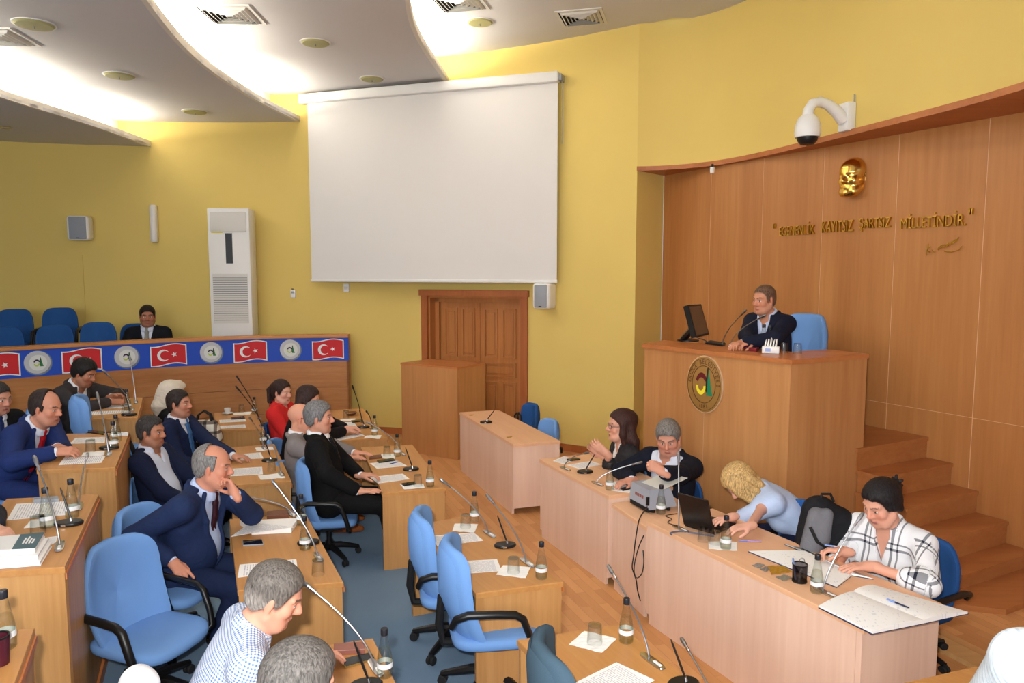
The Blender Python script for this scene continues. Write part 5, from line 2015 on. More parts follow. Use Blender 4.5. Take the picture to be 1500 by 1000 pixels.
gl = ['deep blue gallery chair in the back row at the left edge', 'deep blue gallery chair in the back row under the loudspeaker', 'deep blue gallery chair in the front row at the left edge',
      'deep blue gallery chair in the front row, second from the left', 'deep blue gallery chair in the front row left of the seated man', 'deep blue gallery chair under the man in the gallery']
for (px, py, d, yw), lb in zip(gx, gl):
    p = atd(px, py, d)
    a = math.radians(yw)
    chair(dp, p.x + .27 * math.cos(a), p.y + .27 * math.sin(a), p.z - .825 * .93, yw, lb, G0, .93)
chair_top(lt, 101, 579, FT, 29, 'light blue chair seen edge on beside the charcoal suited man', G0, 1.0)
# chairman's chair: taller
p = atd(1186, 455, 6.85)
a = math.radians(212)
ch_ = chair('light', p.x + .30 * math.cos(a), p.y + .30 * math.sin(a), .90, 205, 'light blue high backed chair of the chairman on the dais', G0, 1.22)
# ================================================================== people
f32 = np.float32


def nz(v):
    v = np.asarray(v, float)
    return v / (np.linalg.norm(v) + 1e-12)


class SDF:
    """smooth union of rounded cones and ellipsoids, meshed as one closed skin (surface nets)"""

    def __init__(s, vox):
        s.v, s.ops = vox, []

    def rc(s, a, b, r1, r2=None, k=.02, sub=False):
        a, b = np.asarray(a, float), np.asarray(b, float)
        r2 = r1 if r2 is None else r2
        lo = np.minimum(a - r1, b - r2)
        hi = np.maximum(a + r1, b + r2)
        ba = b - a
        L2 = max(float(ba @ ba), 1e-9)

        def fn(X, Y, Z):
            px, py, pz_ = X - f32(a[0]), Y - f32(a[1]), Z - f32(a[2])
            t = np.clip((px * f32(ba[0]) + py * f32(ba[1]) + pz_ * f32(ba[2])) / f32(L2), 0, 1)
            return np.sqrt((px - t * f32(ba[0])) ** 2 + (py - t * f32(ba[1])) ** 2 + (pz_ - t * f32(ba[2])) ** 2) - (f32(r1) + f32(r2 - r1) * t)
        s.ops.append((fn, lo, hi, k, sub))
        return s

    def chain(s, pts, rs, k=.02):
        for i in range(len(pts) - 1):
            s.rc(pts[i], pts[i + 1], rs[i], rs[i + 1], k)
        return s

    def ell(s, c, r, M=None, k=.02, sub=False):
        """M rows: local axes"""
        c, r = np.asarray(c, float), np.asarray(r, float)
        M = np.eye(3) if M is None else np.asarray(M, float)
        ext = np.sqrt(((M.T * r) ** 2).sum(1))

        def fn(X, Y, Z):
            px, py, pz_ = X - f32(c[0]), Y - f32(c[1]), Z - f32(c[2])
            q = [px * f32(M[i, 0]) + py * f32(M[i, 1]) + pz_ * f32(M[i, 2]) for i in range(3)]
            k0 = np.sqrt(sum((q[i] / f32(r[i])) ** 2 for i in range(3)))
            k1 = np.sqrt(sum((q[i] / f32(r[i] ** 2)) ** 2 for i in range(3))) + f32(1e-6)
            return k0 * (k0 - 1) / k1
        s.ops.append((fn, c - ext, c + ext, k, sub))
        return s

    def cut(s, fn, lo=None, hi=None, k=.006):
        """remove where fn < 0"""
        s.ops.append((fn, lo, hi, k, True))
        return s

    def mesh(s):
        add = [o for o in s.ops if not o[4]]
        lo = np.min([o[1] for o in add], 0) - 3 * s.v
        hi = np.max([o[2] for o in add], 0) + 3 * s.v
        n = np.ceil((hi - lo) / s.v).astype(int) + 1
        ax = [(lo[i] + s.v * np.arange(n[i])).astype(f32) for i in range(3)]
        Fd = np.full(n, .06, f32)
        for fn, l_, h_, k, sub in s.ops:
            if l_ is None:
                w = [slice(0, n[i]) for i in range(3)]
            else:
                i0 = np.clip(np.floor((l_ - k - 2 * s.v - lo) / s.v).astype(int), 0, n)
                i1 = np.clip(np.ceil((h_ + k + 2 * s.v - lo) / s.v).astype(int) + 1, 0, n)
                w = [slice(i0[i], i1[i]) for i in range(3)]
                if any(w[i].start >= w[i].stop for i in range(3)):
                    continue
            d = fn(ax[0][w[0]][:, None, None], ax[1][w[1]][None, :, None], ax[2][w[2]][None, None, :]).astype(f32)
            A = Fd[w[0], w[1], w[2]]
            if sub:
                d = -d
                h = np.maximum(k - np.abs(A - d), 0) / k
                Fd[w[0], w[1], w[2]] = np.maximum(A, d) + h * h * k * .25
            else:
                h = np.maximum(k - np.abs(A - d), 0) / k
                Fd[w[0], w[1], w[2]] = np.minimum(A, d) - h * h * k * .25
        # surface nets
        I = Fd < 0
        for a in range(3):
            ix = [slice(None)] * 3
            ix[a] = [0, -1]
            I[tuple(ix)] = False
        cnt = np.zeros(n - 1, np.int8)
        for i in (0, 1):
            for j in (0, 1):
                for k in (0, 1):
                    cnt += I[i:n[0] - 1 + i, j:n[1] - 1 + j, k:n[2] - 1 + k]
        act = np.argwhere((cnt > 0) & (cnt < 8))
        idx = np.full(n - 1, -1, np.int64)
        idx[act[:, 0], act[:, 1], act[:, 2]] = np.arange(len(act))
        pos = np.zeros((len(act), 3))
        wt = np.zeros(len(act))
        co = [(i, j, k) for i in (0, 1) for j in (0, 1) for k in (0, 1)]
        val = {c: Fd[act[:, 0] + c[0], act[:, 1] + c[1], act[:, 2] + c[2]].astype(float) for c in co}
        for c in co:
            for a in range(3):
                if c[a] == 0:
                    e = list(c)
                    e[a] = 1
                    va, vb = val[c], val[tuple(e)]
                    m = (va < 0) != (vb < 0)
                    t = np.where(m, va / np.where(m, va - vb, 1), 0)
                    p = np.tile(np.array(c, float), (len(act), 1))
                    p[:, a] += t
                    pos += p * m[:, None]
                    wt += m
        V = (pos / np.maximum(wt, 1)[:, None] + act) * s.v + lo
        Q = []
        for a in range(3):
            b, c = [(1, 2), (2, 0), (0, 1)][a]
            sl0 = [slice(None)] * 3
            sl1 = [slice(None)] * 3
            sl0[a] = slice(0, n[a] - 1)
            sl1[a] = slice(1, n[a])
            ch = I[tuple(sl0)] != I[tuple(sl1)]
            E = np.argwhere(ch)
            E = E[(E[:, b] > 0) & (E[:, c] > 0) & (E[:, b] < n[b] - 1) & (E[:, c] < n[c] - 1)]
            inside0 = I[E[:, 0], E[:, 1], E[:, 2]]
            q = []
            for db, dc in ((-1, -1), (0, -1), (0, 0), (-1, 0)):
                o = E.copy()
                o[:, b] += db
                o[:, c] += dc
                q.append(idx[o[:, 0], o[:, 1], o[:, 2]])
            q = np.stack(q, 1)
            q[~inside0] = q[~inside0][:, ::-1]
            Q.append(q)
        Qd = np.concatenate(Q)
        Qd = Qd[(Qd >= 0).all(1)]
        return V, Qd


def skin_mesh(name, sdf, m, parent, org, colfn=None, uvfn=None, smooth=1):
    V, Q = sdf.mesh()
    if smooth:
        n = len(V)
        for _ in range(smooth):
            acc = np.zeros_like(V)
            cn = np.zeros(n)
            for a, b in ((0, 1), (1, 2), (2, 3), (3, 0)):
                np.add.at(acc, Q[:, a], V[Q[:, b]])
                np.add.at(acc, Q[:, b], V[Q[:, a]])
                np.add.at(cn, Q[:, a], 1)
                np.add.at(cn, Q[:, b], 1)
            V = V * .5 + .5 * acc / np.maximum(cn, 1)[:, None]
    me = bpy.data.meshes.new(name)
    L = V - np.asarray(org)
    me.vertices.add(len(L))
    me.vertices.foreach_set('co', L.astype(f32).ravel())
    me.loops.add(Q.size)
    me.loops.foreach_set('vertex_index', Q.astype(np.int32).ravel())
    me.polygons.add(len(Q))
    me.polygons.foreach_set('loop_start', (np.arange(len(Q)) * 4).astype(np.int32))
    me.polygons.foreach_set('use_smooth', np.ones(len(Q), bool))
    me.update(calc_edges=True)
    me.validate()
    me.materials.append(m)
    if colfn is not None:
        C = colfn(V)
        ca = me.color_attributes.new('Col', 'FLOAT_COLOR', 'POINT')
        ca.data.foreach_set('color', np.concatenate([C, np.ones((len(C), 1))], 1).astype(f32).ravel())
    if uvfn is not None:
        at_ = me.attributes.new('cloth', 'FLOAT_VECTOR', 'POINT')
        fn_ = np.cross(V[Q[:, 2]] - V[Q[:, 0]], V[Q[:, 3]] - V[Q[:, 1]])
        vn_ = np.zeros_like(V)
        for k in range(4):
            np.add.at(vn_, Q[:, k], fn_)
        vn_ /= np.linalg.norm(vn_, axis=1)[:, None] + 1e-12
        at_.data.foreach_set('vector', uvfn(V, vn_).astype(f32).ravel())
    o = bpy.data.objects.new(name, me)
    COL.objects.link(o)
    if parent is not None:
        o.parent = parent
    else:
        o.location = org
    return o


M_skin = vcol('skin', .52, .35, .12, 320)
M_hair = vcol('hair', .55, .3)
nt = M_hair.node_tree
_tc = nt.nodes.new('ShaderNodeTexCoord')
_mp = nt.nodes.new('ShaderNodeMapping')
_mp.inputs['Scale'].default_value = (150, 150, 34)
nt.links.new(_tc.outputs['Object'], _mp.inputs['Vector'])
_n = nt.nodes.new('ShaderNodeTexNoise')
_n.inputs['Scale'].default_value = 1.0
_n.inputs['Detail'].default_value = 3
_n.inputs['Distortion'].default_value = .6
nt.links.new(_mp.outputs['Vector'], _n.inputs['Vector'])
_r = nt.nodes.new('ShaderNodeMapRange')
_r.inputs['From Min'].default_value = .3
_r.inputs['From Max'].default_value = .7
_r.inputs['To Min'].default_value = .45
_r.inputs['To Max'].default_value = 1.55
nt.links.new(_n.outputs['Fac'], _r.inputs['Value'])
_v = [n for n in nt.nodes if n.type == 'VERTEX_COLOR'][0]
_m = nt.nodes.new('ShaderNodeVectorMath')
_m.operation = 'SCALE'
nt.links.new(_v.outputs['Color'], _m.inputs[0])
nt.links.new(_r.outputs['Result'], _m.inputs['Scale'])
nt.links.new(_m.outputs['Vector'], nt.nodes['Principled BSDF'].inputs['Base Color'])
_b = nt.nodes.new('ShaderNodeBump')
_b.inputs['Strength'].default_value = .8
_b.inputs['Distance'].default_value = .006
nt.links.new(_n.outputs['Fac'], _b.inputs['Height'])
nt.links.new(_b.outputs['Normal'], nt.nodes['Principled BSDF'].inputs['Normal'])


def cloth(name, c, rough=.85, bump=.35, bscale=24, var=.05):
    m = mat('cloth_' + name, c, rough, 0, .2, 0, 1, var, 9)
    nt = m.node_tree
    if 'fold' not in nt.nodes:
        tcx = nt.nodes.new('ShaderNodeTexCoord')
        n = nt.nodes.new('ShaderNodeTexNoise')
        n.name = 'fold'
        n.inputs['Scale'].default_value = bscale * .45
        n.inputs['Detail'].default_value = 4
        n.inputs['Distortion'].default_value = .8
        nt.links.new(tcx.outputs['Object'], n.inputs['Vector'])
        bp = nt.nodes.new('ShaderNodeBump')
        bp.inputs['Strength'].default_value = bump
        bp.inputs['Distance'].default_value = .03
        nt.links.new(n.outputs['Fac'], bp.inputs['Height'])
        nt.links.new(bp.outputs['Normal'], nt.nodes['Principled BSDF'].inputs['Normal'])
    return m


def grid_cloth(name, base, line, su, sv, wu, wv, double=False, mix=1.0):
    """woven check: lines in two directions of the cloth coordinates"""
    m = cloth(name, base, .8, .25)
    nt = m.node_tree
    b = nt.nodes['Principled BSDF']
    for l in list(b.inputs['Base Color'].links):
        nt.links.remove(l)
    a = nt.nodes.new('ShaderNodeAttribute')
    a.attribute_name = 'cloth'
    sp = nt.nodes.new('ShaderNodeSeparateXYZ')
    nt.links.new(a.outputs['Vector'], sp.inputs[0])

    def mth(op, a_, b_=None):
        n_ = nt.nodes.new('ShaderNodeMath')
        n_.operation = op
        for i_, v_ in enumerate((a_, b_)):
            if v_ is None:
                continue
            if isinstance(v_, (int, float)):
                n_.inputs[i_].default_value = v_
            else:
                nt.links.new(v_, n_.inputs[i_])
        return n_.outputs[0]

    def lines(src, sc_, w):
        fr = mth('FRACT', mth('MULTIPLY', src, sc_))
        if not double:
            return mth('LESS_THAN', fr, w)
        l1 = mth('LESS_THAN', mth('ABSOLUTE', mth('SUBTRACT', fr, .40)), w)
        l2 = mth('LESS_THAN', mth('ABSOLUTE', mth('SUBTRACT', fr, .60)), w * .6)
        return mth('MAXIMUM', l1, l2)
    lu, lv = lines(sp.outputs['X'], su, wu), lines(sp.outputs['Y'], sv, wv)
    s_ = mth('MULTIPLY', mth('ADD', lu, lv), mix)
    cr = nt.nodes.new('ShaderNodeValToRGB')
    cr.color_ramp.elements[0].color = lin(base)
    cr.color_ramp.elements[1].color = lin(line)
    e = cr.color_ramp.elements.new(.5)
    c0, c1 = lin(base), lin(line)
    e.color = tuple(.42 * x + .58 * y for x, y in zip(c0, c1)) if not double else tuple(.3 * x + .7 * y for x, y in zip(c0, c1))
    hm = mth('MULTIPLY', s_, .5)
    nt.links.new(hm, cr.inputs['Fac'])
    nt.links.new(cr.outputs['Color'], b.inputs['Base Color'])
    return m


def L3(c):
    return np.array(lin(c)[:3])


def head_prims(S, C, M, s, female=False, jaw=1., k=.012, nose=1.):
    """C head centre; M rows: left, front, up"""
    def P(x, y, z):
        return C + s * (x * M[0] + y * M[1] + z * M[2])
    jw = .9 if female else 1.0 * jaw
    S.ell(P(0, -.014, .036), np.array((.0745, .095, .083)) * s, M, k=.03 * s)
    S.ell(P(0, .022, -.03), np.array((.060 * jw, .064, .082)) * s, M, k=.03 * s)
    S.rc(P(.030 * jw, .040, -.082), P(-.030 * jw, .040, -.082), .030 * s, .030 * s, k=.03 * s)
    S.rc(P(0, .052, -.085), P(0, .068, -.098), .024 * s, .019 * s, k=.02 * s)
    for g in (-1, 1):
        S.ell(P(g * .043, .056, -.022), np.array((.022, .022, .024)) * s, M, k=.02 * s)       # cheekbone
        S.rc(P(g * .046, .066, .026), P(g * .014, .082, .022), .009 * s, .010 * s, k=.012 * s)  # brow
        S.ell(P(g * .030, .092, .004), np.array((.016, .014, .010)) * s, M, k=.010 * s, sub=True)  # socket
        S.ell(P(g * .030, .071, .003), np.array((.0135, .0125, .0115)) * s, M, k=.004 * s)        # eyeball
        # ear
        er = nz(M[0] * g * .9 - M[1] * .45)
        S.ell(P(g * .076, -.008, -.004), np.array((.009, .019, .032)) * s, np.array([er, nz(np.cross(M[2], er)), M[2]]), k=.007 * s)
        S.rc(P(g * .055, .005, -.055), P(g * .034, .048, -.088), .026 * s * jw, .026 * s * jw, k=.02 * s)   # jaw line
        S.rc(P(g * .010, .094, -.030 * nose), P(g * .012, .088, -.030 * nose), .0075 * s, .008 * s, k=.008 * s)   # nostril
    S.rc(P(0, .080, .016), P(0, .105 * nose if nose > 1 else .105, -.024), .0085 * s, .0115 * s, k=.012 * s)
    S.rc(P(.020, .076, -.0625), P(-.020, .076, -.0625), .0075 * s, .0075 * s, k=.006 * s)
    S.rc(P(0, .083, -.061), P(0, .082, -.062), .009 * s, .009 * s, k=.008 * s)
    S.rc(P(.015, .075, -.075), P(-.015, .075, -.075), .0085 * s, .0085 * s, k=.006 * s)
    return P


def face_color(V, C, M, s, skin, hairc, lipc_, stub, female, hair=None):
    q = (V - C) @ M.T / s
    x, y, z = q[:, 0], q[:, 1], q[:, 2]
    base = L3(skin)
    col = np.tile(base, (len(V), 1))
    head = (np.abs(x) < .1) & (np.abs(z) < .16) & (np.abs(y) < .14)

    def mixin(mask, c, a=1.0):
        m = (np.asarray(mask, float) * a)[:, None]
        col[:] = col * (1 - m) + np.asarray(c)[None, :] * m
    g = lambda cx, cy, cz, r: np.exp(-(((np.abs(x) - cx) / r) ** 2 + ((y - cy) / r) ** 2 + ((z - cz) / r) ** 2)) * head
    warm = base * np.array((1.10, .78, .74))
    mixin(g(.040, .07, -.03, .03), warm, .55)
    mixin(g(0, .105, -.022, .02), warm, .5)
    mixin(g(.08, -.01, 0, .03), warm, .6)
    if stub > 0:
        mk = head * np.clip((-.030 - z) / .02, 0, 1) * np.clip((y + .01) / .03, 0, 1)
        mixin(mk, L3(hairc) * .7 + base * .3, stub)
    if hair and hair['s'] in ('short', 'pony', 'bun'):
        rec, fr, back = hair.get('rec', 0), hair.get('front', .062), hair.get('back', -.07)
        if rec < .02:
            hl_ = np.interp(y, [-.13, -.055, -.03, .0, .022, .034, .05 - rec, .066 - rec, .10], [back, back, -.045, -.012, -.024, -.01, .035, fr, fr + .01])
            ear = (np.abs(x) > .0745) & (y > -.03) & (z < .03)
            mixin(head * np.clip((z - hl_ + .010) / .016, 0, 1) * (~ear), L3(hairc), .8)
    # lips
    lp = head & (y > .06)
    mixin(lp * np.exp(-((np.maximum(np.abs(x) - .012, 0) / .009) ** 2 + ((z + .0685) / .0105) ** 4)), L3(lipc_), .75)
    mixin(lp * np.exp(-((np.maximum(np.abs(x) - .016, 0) / .006) ** 2 + ((z + .069) / .0022) ** 2)), L3((90, 40, 36)), .6)
    # eyes
    ex = np.abs(x) - .030
    front = head & (y > .05)
    white = front & ((ex / .0125) ** 2 + ((z - .003) / .0055) ** 2 < 1)
    mixin(white, L3((226, 222, 216)))
    mixin(front & (ex ** 2 + (z - .003) ** 2 < .0056 ** 2), L3((52, 34, 24)))
    lid = front & (np.abs(ex) < .0135) & (np.abs(z - (.0088 - 22 * ex ** 2)) < .0016)
    mixin(lid, L3((60, 36, 28)), .85)
    low = front & (np.abs(ex) < .014) & (np.abs(z + .006 - 10 * ex ** 2) < .004)
    mixin(low, base * .72, .4)
    # brows
    bz = .0245 + .004 * np.cos((np.abs(x) - .034) / .02 * 1.4)
    bw = .0042 if not female else .0026
    mixin(front & (np.abs(x) > .010) & (np.abs(x) < .050) & (np.abs(z - bz) < bw), L3(hairc) * .8, .8)
    return col


def hand(S, W, d, nrm, s, right, curl=.5, spread=.10, point=False, k=.003):
    """palm, four bent fingers of different lengths and a thumb set on the side of the palm"""
    d = nz(d)
    nrm = nz(np.asarray(nrm, float) - d * float(np.dot(nrm, d)))
    a = np.cross(d, nrm) * (1 if right else -1)          # towards the thumb
    h = s
    offs = (.026, .009, -.009, -.025)
    lens = (.068, .076, .071, .055)
    kn = (.082, .086, .082, .074)
    for i in range(4):
        base = W + d * .012 * h + a * offs[i] * .55 * h
        K = W + d * kn[i] * h + a * offs[i] * h + nrm * (-.002) * h
        S.rc(base, K, .0135 * h, .0115 * h, k=.014 * h)
        dirv = nz(d + a * (offs[i] / .03) * spread)
        cur = curl if np.isscalar(curl) else curl[i]
        ang = 0
        p = K
        r = .0092 * h * (1 if i < 3 else .88)
        for j, (fl, bend) in enumerate(((.46, .55), (.31, .95), (.23, .6))):
            ang += cur * bend
            v = dirv * math.cos(ang) + nrm * math.sin(ang)
            q = p + v * lens[i] * fl * h
            S.rc(p, q, r * (1 - .06 * j), r * (1 - .06 * (j + 1)), k=k)
            p = q
    # thumb
    b = W + d * .022 * h + a * .020 * h + nrm * .004 * h
    m1 = b + (d * .62 + a * .62 + nrm * .30) * .038 * h
    m2 = m1 + nz(d * .9 + a * .25 + nrm * (.25 + .3 * (curl if np.isscalar(curl) else .5))) * .030 * h
    m3 = m2 + nz(d * .95 + nrm * (.35 + .3 * (curl if np.isscalar(curl) else .5)) - a * .05) * .024 * h
    S.rc(b, m1, .0145 * h, .0115 * h, k=.010 * h)
    S.rc(m1, m2, .0108 * h, .0098 * h, k=k)
    S.rc(m2, m3, .0098 * h, .0082 * h, k=k)
    S.rc(W - d * .03 * h, W + d * .02 * h, .0215 * h, .022 * h, k=.02 * h)


def ik(Sh, W, l1, l2, hint):
    v = W - Sh
    D = np.linalg.norm(v)
    mx_ = (l1 + l2) * .995
    if D > mx_:
        f = D / mx_
        l1, l2 = l1 * f * 1.002, l2 * f * 1.002
    dn = v / D
    a = (l1 * l1 - l2 * l2 + D * D) / (2 * D)
    hh = math.sqrt(max(l1 * l1 - a * a, 0))
    hp_ = np.asarray(hint, float)
    hp_ = nz(hp_ - dn * float(hp_ @ dn))
    return Sh + dn * a + hp_ * hh


NP = lambda v: np.array([v[0], v[1], v[2]], float)
UP = np.array([0, 0, 1.])


def person(label, hp, d, yaw, lean=8, side=0, hyaw=None, hpitch=0, hroll=0, s=1.0, vox=.006, skin=(206, 152, 124), female=False,
           hair=None, top='jacket', coat=(26, 28, 36), shirt=(224, 228, 236), tie=None, vopen=.07, vlen=.34, RH=None, LH=None, belly=0., wide=1.,
           legs=True, trouser=(28, 30, 38), shoe=(24, 20, 18), floor=FL, stub=.12, lip=(176, 96, 88), glasses=False, sleeve='long', mats=None,
           jaw=1., nose=1., shrug=0., parts=True, thigh=None, RE=None, LE=None, name='person', knee_drop=.04, foot=None, shift=-.10, seat=None):
    Hc = NP(atd(hp[0], hp[1], d))
    y_ = math.radians(yaw)
    f = np.array([math.cos(y_), math.sin(y_), 0])
    l = np.array([-math.sin(y_), math.cos(y_), 0])
    lr, sr = math.radians(lean), math.radians(side)
    u = nz(UP * math.cos(lr) * math.cos(sr) + f * math.sin(lr) + l * math.sin(sr))
    tf = nz(f - u * float(f @ u))
    tl = np.cross(u, tf)
    T = np.array([tl, tf, u])
    hy = math.radians(yaw if hyaw is None else hyaw)
    hpi, hro = math.radians(hpitch), math.radians(hroll)
    hf = np.array([math.cos(hy) * math.cos(hpi), math.sin(hy) * math.cos(hpi), -math.sin(hpi)])
    hl = np.array([-math.sin(hy), math.cos(hy), 0])
    hu = np.cross(hf, hl)
    hl2 = hl * math.cos(hro) + hu * math.sin(hro)
    hu2 = np.cross(hf, hl2)
    M = np.array([hl2, hf, hu2])
    N = Hc - s * (.140 * nz(u * .55 + hu2 * .45) + .030 * hf)       # base of the neck
    Pv = N - u * .50 * s                                            # pelvis
    sw = (.158 if female else .178) * wide * s
    Sh = {g: N - u * (.062 - shrug) * s + tl * g * sw - tf * .0 for g in (-1, 1)}     # -1 right, 1 left
    t = thing(name, (Pv[0], Pv[1], Pv[2] - .12 * s), label, 'person', None)
    org = np.array([Pv[0], Pv[1], Pv[2] - .12 * s])
    q = lambda x, y, z: N + s * (x * tl + y * tf + z * u)
    # ---- arms
    arms = {}
    for g, hd in ((-1, RH), (1, LH)):
        if hd is None:
            hd = {}
        tg = hd.get('at')
        if tg is None:
            W = Pv + f * .34 * s + l * g * .14 * s + UP * .10 * s
        elif isinstance(tg, tuple) and len(tg) == 3 and tg[0] == 'z':
            W = NP(at(*tg[1], tg[2] + .018))
        elif isinstance(tg, tuple) and tg[0] == 'd':
            W = NP(atd(*tg[1], tg[2]))
        else:
            W = np.asarray(tg, float)
        dv = np.asarray(hd.get('dir', tuple(f)), float)
        nm = np.asarray(hd.get('n', (0, 0, -1)), float)
        hint = np.asarray(hd.get('hint', tuple(l * g * 1.0 - f * .25 - UP * (.12 if hd.get('at') is not None else .7))), float)
        l1, l2 = .285 * s, .255 * s
        E = ik(Sh[g], W, l1, l2, hint)
        arms[g] = (W, nz(dv), nm, E, hd)
    # ---- body skin
    bare = sleeve != 'long'
    S = SDF(vox * s)
    P = head_prims(S, Hc, M, s, female, jaw, nose=nose)
    nr = (.047 if female else .056) * s
    S.rc(P(0, -.018, -.075), N + tf * .0 + u * .0, nr, nr * 1.06, k=.035 * s)
    S.rc(P(0, .0, -.09), N + tf * .02 * s, nr * .8, nr * .9, k=.03 * s)
    S.rc(N, N - u * .06 * s, nr * 1.05, .054 * s, k=.03 * s)
    S.rc(q(-.10, 0, -.06), q(.10, 0, -.06), .045 * s, .045 * s, k=.05 * s)
    S.ell(q(0, .0, -.20), np.array((.135 * wide, .085, .17)) * s, T, k=.05 * s)
    S.ell(q(0, .0, -.40), np.array((.12 * wide, .085, .14)) * s, T, k=.05 * s)
    for g in (-1, 1):
        W, dv, nm, E, hd = arms[g]
        S.rc(Sh[g], E, .038 * s, .032 * s, k=.03 * s)
        S.rc(E, W, .034 * s * (1.0 if not female else .9), .0235 * s, k=.02 * s)
        hand(S, W, dv, nm, s, g == -1, hd.get('curl', .45), hd.get('spread', .12))
    fn = lambda V: face_color(V, Hc, M, s, skin, (hair or {}).get('c', (40, 32, 28)), lip, 0 if female else stub, female, hair)
    skin_mesh('body', S, M_skin, t, org, fn)

    # ---- cloth coordinates
    def uv(V, vn):
        r_, n_ = (V - N) @ T.T, vn @ T.T
        out = np.zeros((len(V), 3))
        ax_ = np.abs(n_) * np.array([1.0, 1.0, .8])
        k = ax_.argmax(1)
        out[:, 0] = np.where(k == 0, r_[:, 1], r_[:, 0])
        out[:, 1] = np.where(k == 2, r_[:, 1], r_[:, 2])
        for g in (-1, 1):
            W, dv, nm, E, hd = arms[g]
            A_, B_ = E, W
            ba = B_ - A_
            L_ = np.linalg.norm(ba)
            tt = ((V - A_) @ ba) / (L_ * L_)
            pp = V - A_ - np.clip(tt, 0, 1)[:, None] * ba
            m_ = (np.linalg.norm(pp, axis=1) < .08 * s) & (tt > .02)
            e1 = nz(np.cross(ba, UP))
            out[m_, 0] = (pp @ e1)[m_] + (pp @ np.cross(nz(ba), e1))[m_]
            out[m_, 1] = (tt * L_)[m_]
        return out

    def torso(S_, inf, low=-.50):
        w = wide
        S_.ell(q(0, .0, -.185), np.array((.165 * w + inf, .108 + inf, .17 + inf)) * s, T, k=.06 * s)
        S_.rc(q(-.085 * w, .0, -.085), q(.085 * w, .0, -.085), (.07 + inf) * s, (.07 + inf) * s, k=.05 * s)
        S_.ell(q(0, .012 + belly * .5, -.345), np.array((.148 * w + inf, .112 + inf + belly, .17 + inf)) * s, T, k=.06 * s)
        S_.ell(q(0, .005, low + .02), np.array((.158 * w + inf, .118 + inf + belly * .6, .12 + inf)) * s, T, k=.06 * s)
        if female:
            for g in (-1, 1):
                S_.ell(q(g * .07, .085, -.21), np.array((.062 + inf * .5, .05 + inf * .5, .06 + inf * .5)) * s, T, k=.04 * s)
        for g in (-1, 1):
            W, dv, nm, E, hd = arms[g]
            S_.rc(q(g * .045, -.012, -.012), Sh[g], (.034 + inf) * s, (.045 + inf) * s, k=.05 * s)
        return S_

    def sleeves(S_, inf, arms_to, arm_r=0.):
        for g in (-1, 1):
            W, dv, nm, E, hd = arms[g]
            if arms_to > 0:
                e_ = min(1., arms_to / .5)
                Eu = Sh[g] + (E - Sh[g]) * e_
                S_.rc(Sh[g], Eu, (.049 + inf + arm_r) * s, (.049 + inf + arm_r - .009 * e_) * s, k=.04 * s)
                if arms_to > .5:
                    e2 = (arms_to - .5) / .5
                    We = E + (W - E) * e2
                    S_.rc(E, We, (.041 + inf + arm_r) * s, (.041 - .013 * e2 + inf + arm_r) * s, k=.02 * s)
        return S_

    def neckhole(S_, r_):
        S_.rc(q(0, .012, .045), q(0, .03, .16), r_ * s, r_ * 1.35 * s, k=.012 * s, sub=True)

    def vneck(S_, wtop, length, bottom=0.):
        def fnc(X, Y, Z):
            px, py, pz_ = X - f32(N[0]), Y - f32(N[1]), Z - f32(N[2])
            xx = (px * f32(tl[0]) + py * f32(tl[1]) + pz_ * f32(tl[2])) / f32(s)
            yy = (px * f32(tf[0]) + py * f32(tf[1]) + pz_ * f32(tf[2])) / f32(s)
            zz = (px * f32(u[0]) + py * f32(u[1]) + pz_ * f32(u[2])) / f32(s)
            w = np.clip((zz + f32(length)) / f32(length), 0, 1.3) * f32(wtop) + f32(bottom)
            d_ = np.maximum(np.maximum(np.abs(xx) - w, -(yy - f32(.015))), yy - f32(.165 + belly))
            if bottom <= 0:
                d_ = np.maximum(d_, -(zz + f32(length)))
            return d_ * f32(s)
        S_.cut(fnc, None, None, .004 * s)

    def collar(S_, amax, hgt=.050):
        n_ = 16
        for rr, z0, th_ in ((.070, hgt, .008), (.073, hgt - .016, .010), (.076, hgt - .034, .012)):
            pts = []
            for k in range(n_ + 1):
                b_ = math.radians(-amax + 2 * amax * k / n_)
                fr_ = (1 - math.cos(b_)) * .5
                pts.append(q(rr * math.sin(b_), .010 - rr * math.cos(b_) * 1.0, z0 - .040 * fr_))
            S_.chain(pts, [th_ * s] * (n_ + 1), k=.008 * s)

    cm = (mats or {}).get('coat') or cloth('c%d_%d_%d' % tuple(coat), coat)
    sm_ = (mats or {}).get('shirt') or cloth('s%d_%d_%d' % tuple(shirt), shirt, .8, .25)
    if top == 'jacket':
        S = torso(SDF(.009 * s), .000, -.50)
        neckhole(S, .05)
        collar(S, 168 if tie is not None else 128)
        if tie is None:
            vneck(S, .030, .13)
        for g in (-1, 1):
            W, dv, nm, E, hd = arms[g]
            if sleeve == 'long':
                ax_ = nz(W - E)
                S.rc(Sh[g], E, .036 * s, .032 * s, k=.02 * s)
                S.rc(E, W - ax_ * .03 * s, .032 * s, .027 * s, k=.01 * s)
                S.rc(W - ax_ * .06 * s, W - ax_ * .006 * s, .032 * s, .033 * s, k=.005)
        skin_mesh('shirt', S, sm_, t, org, uvfn=uv)
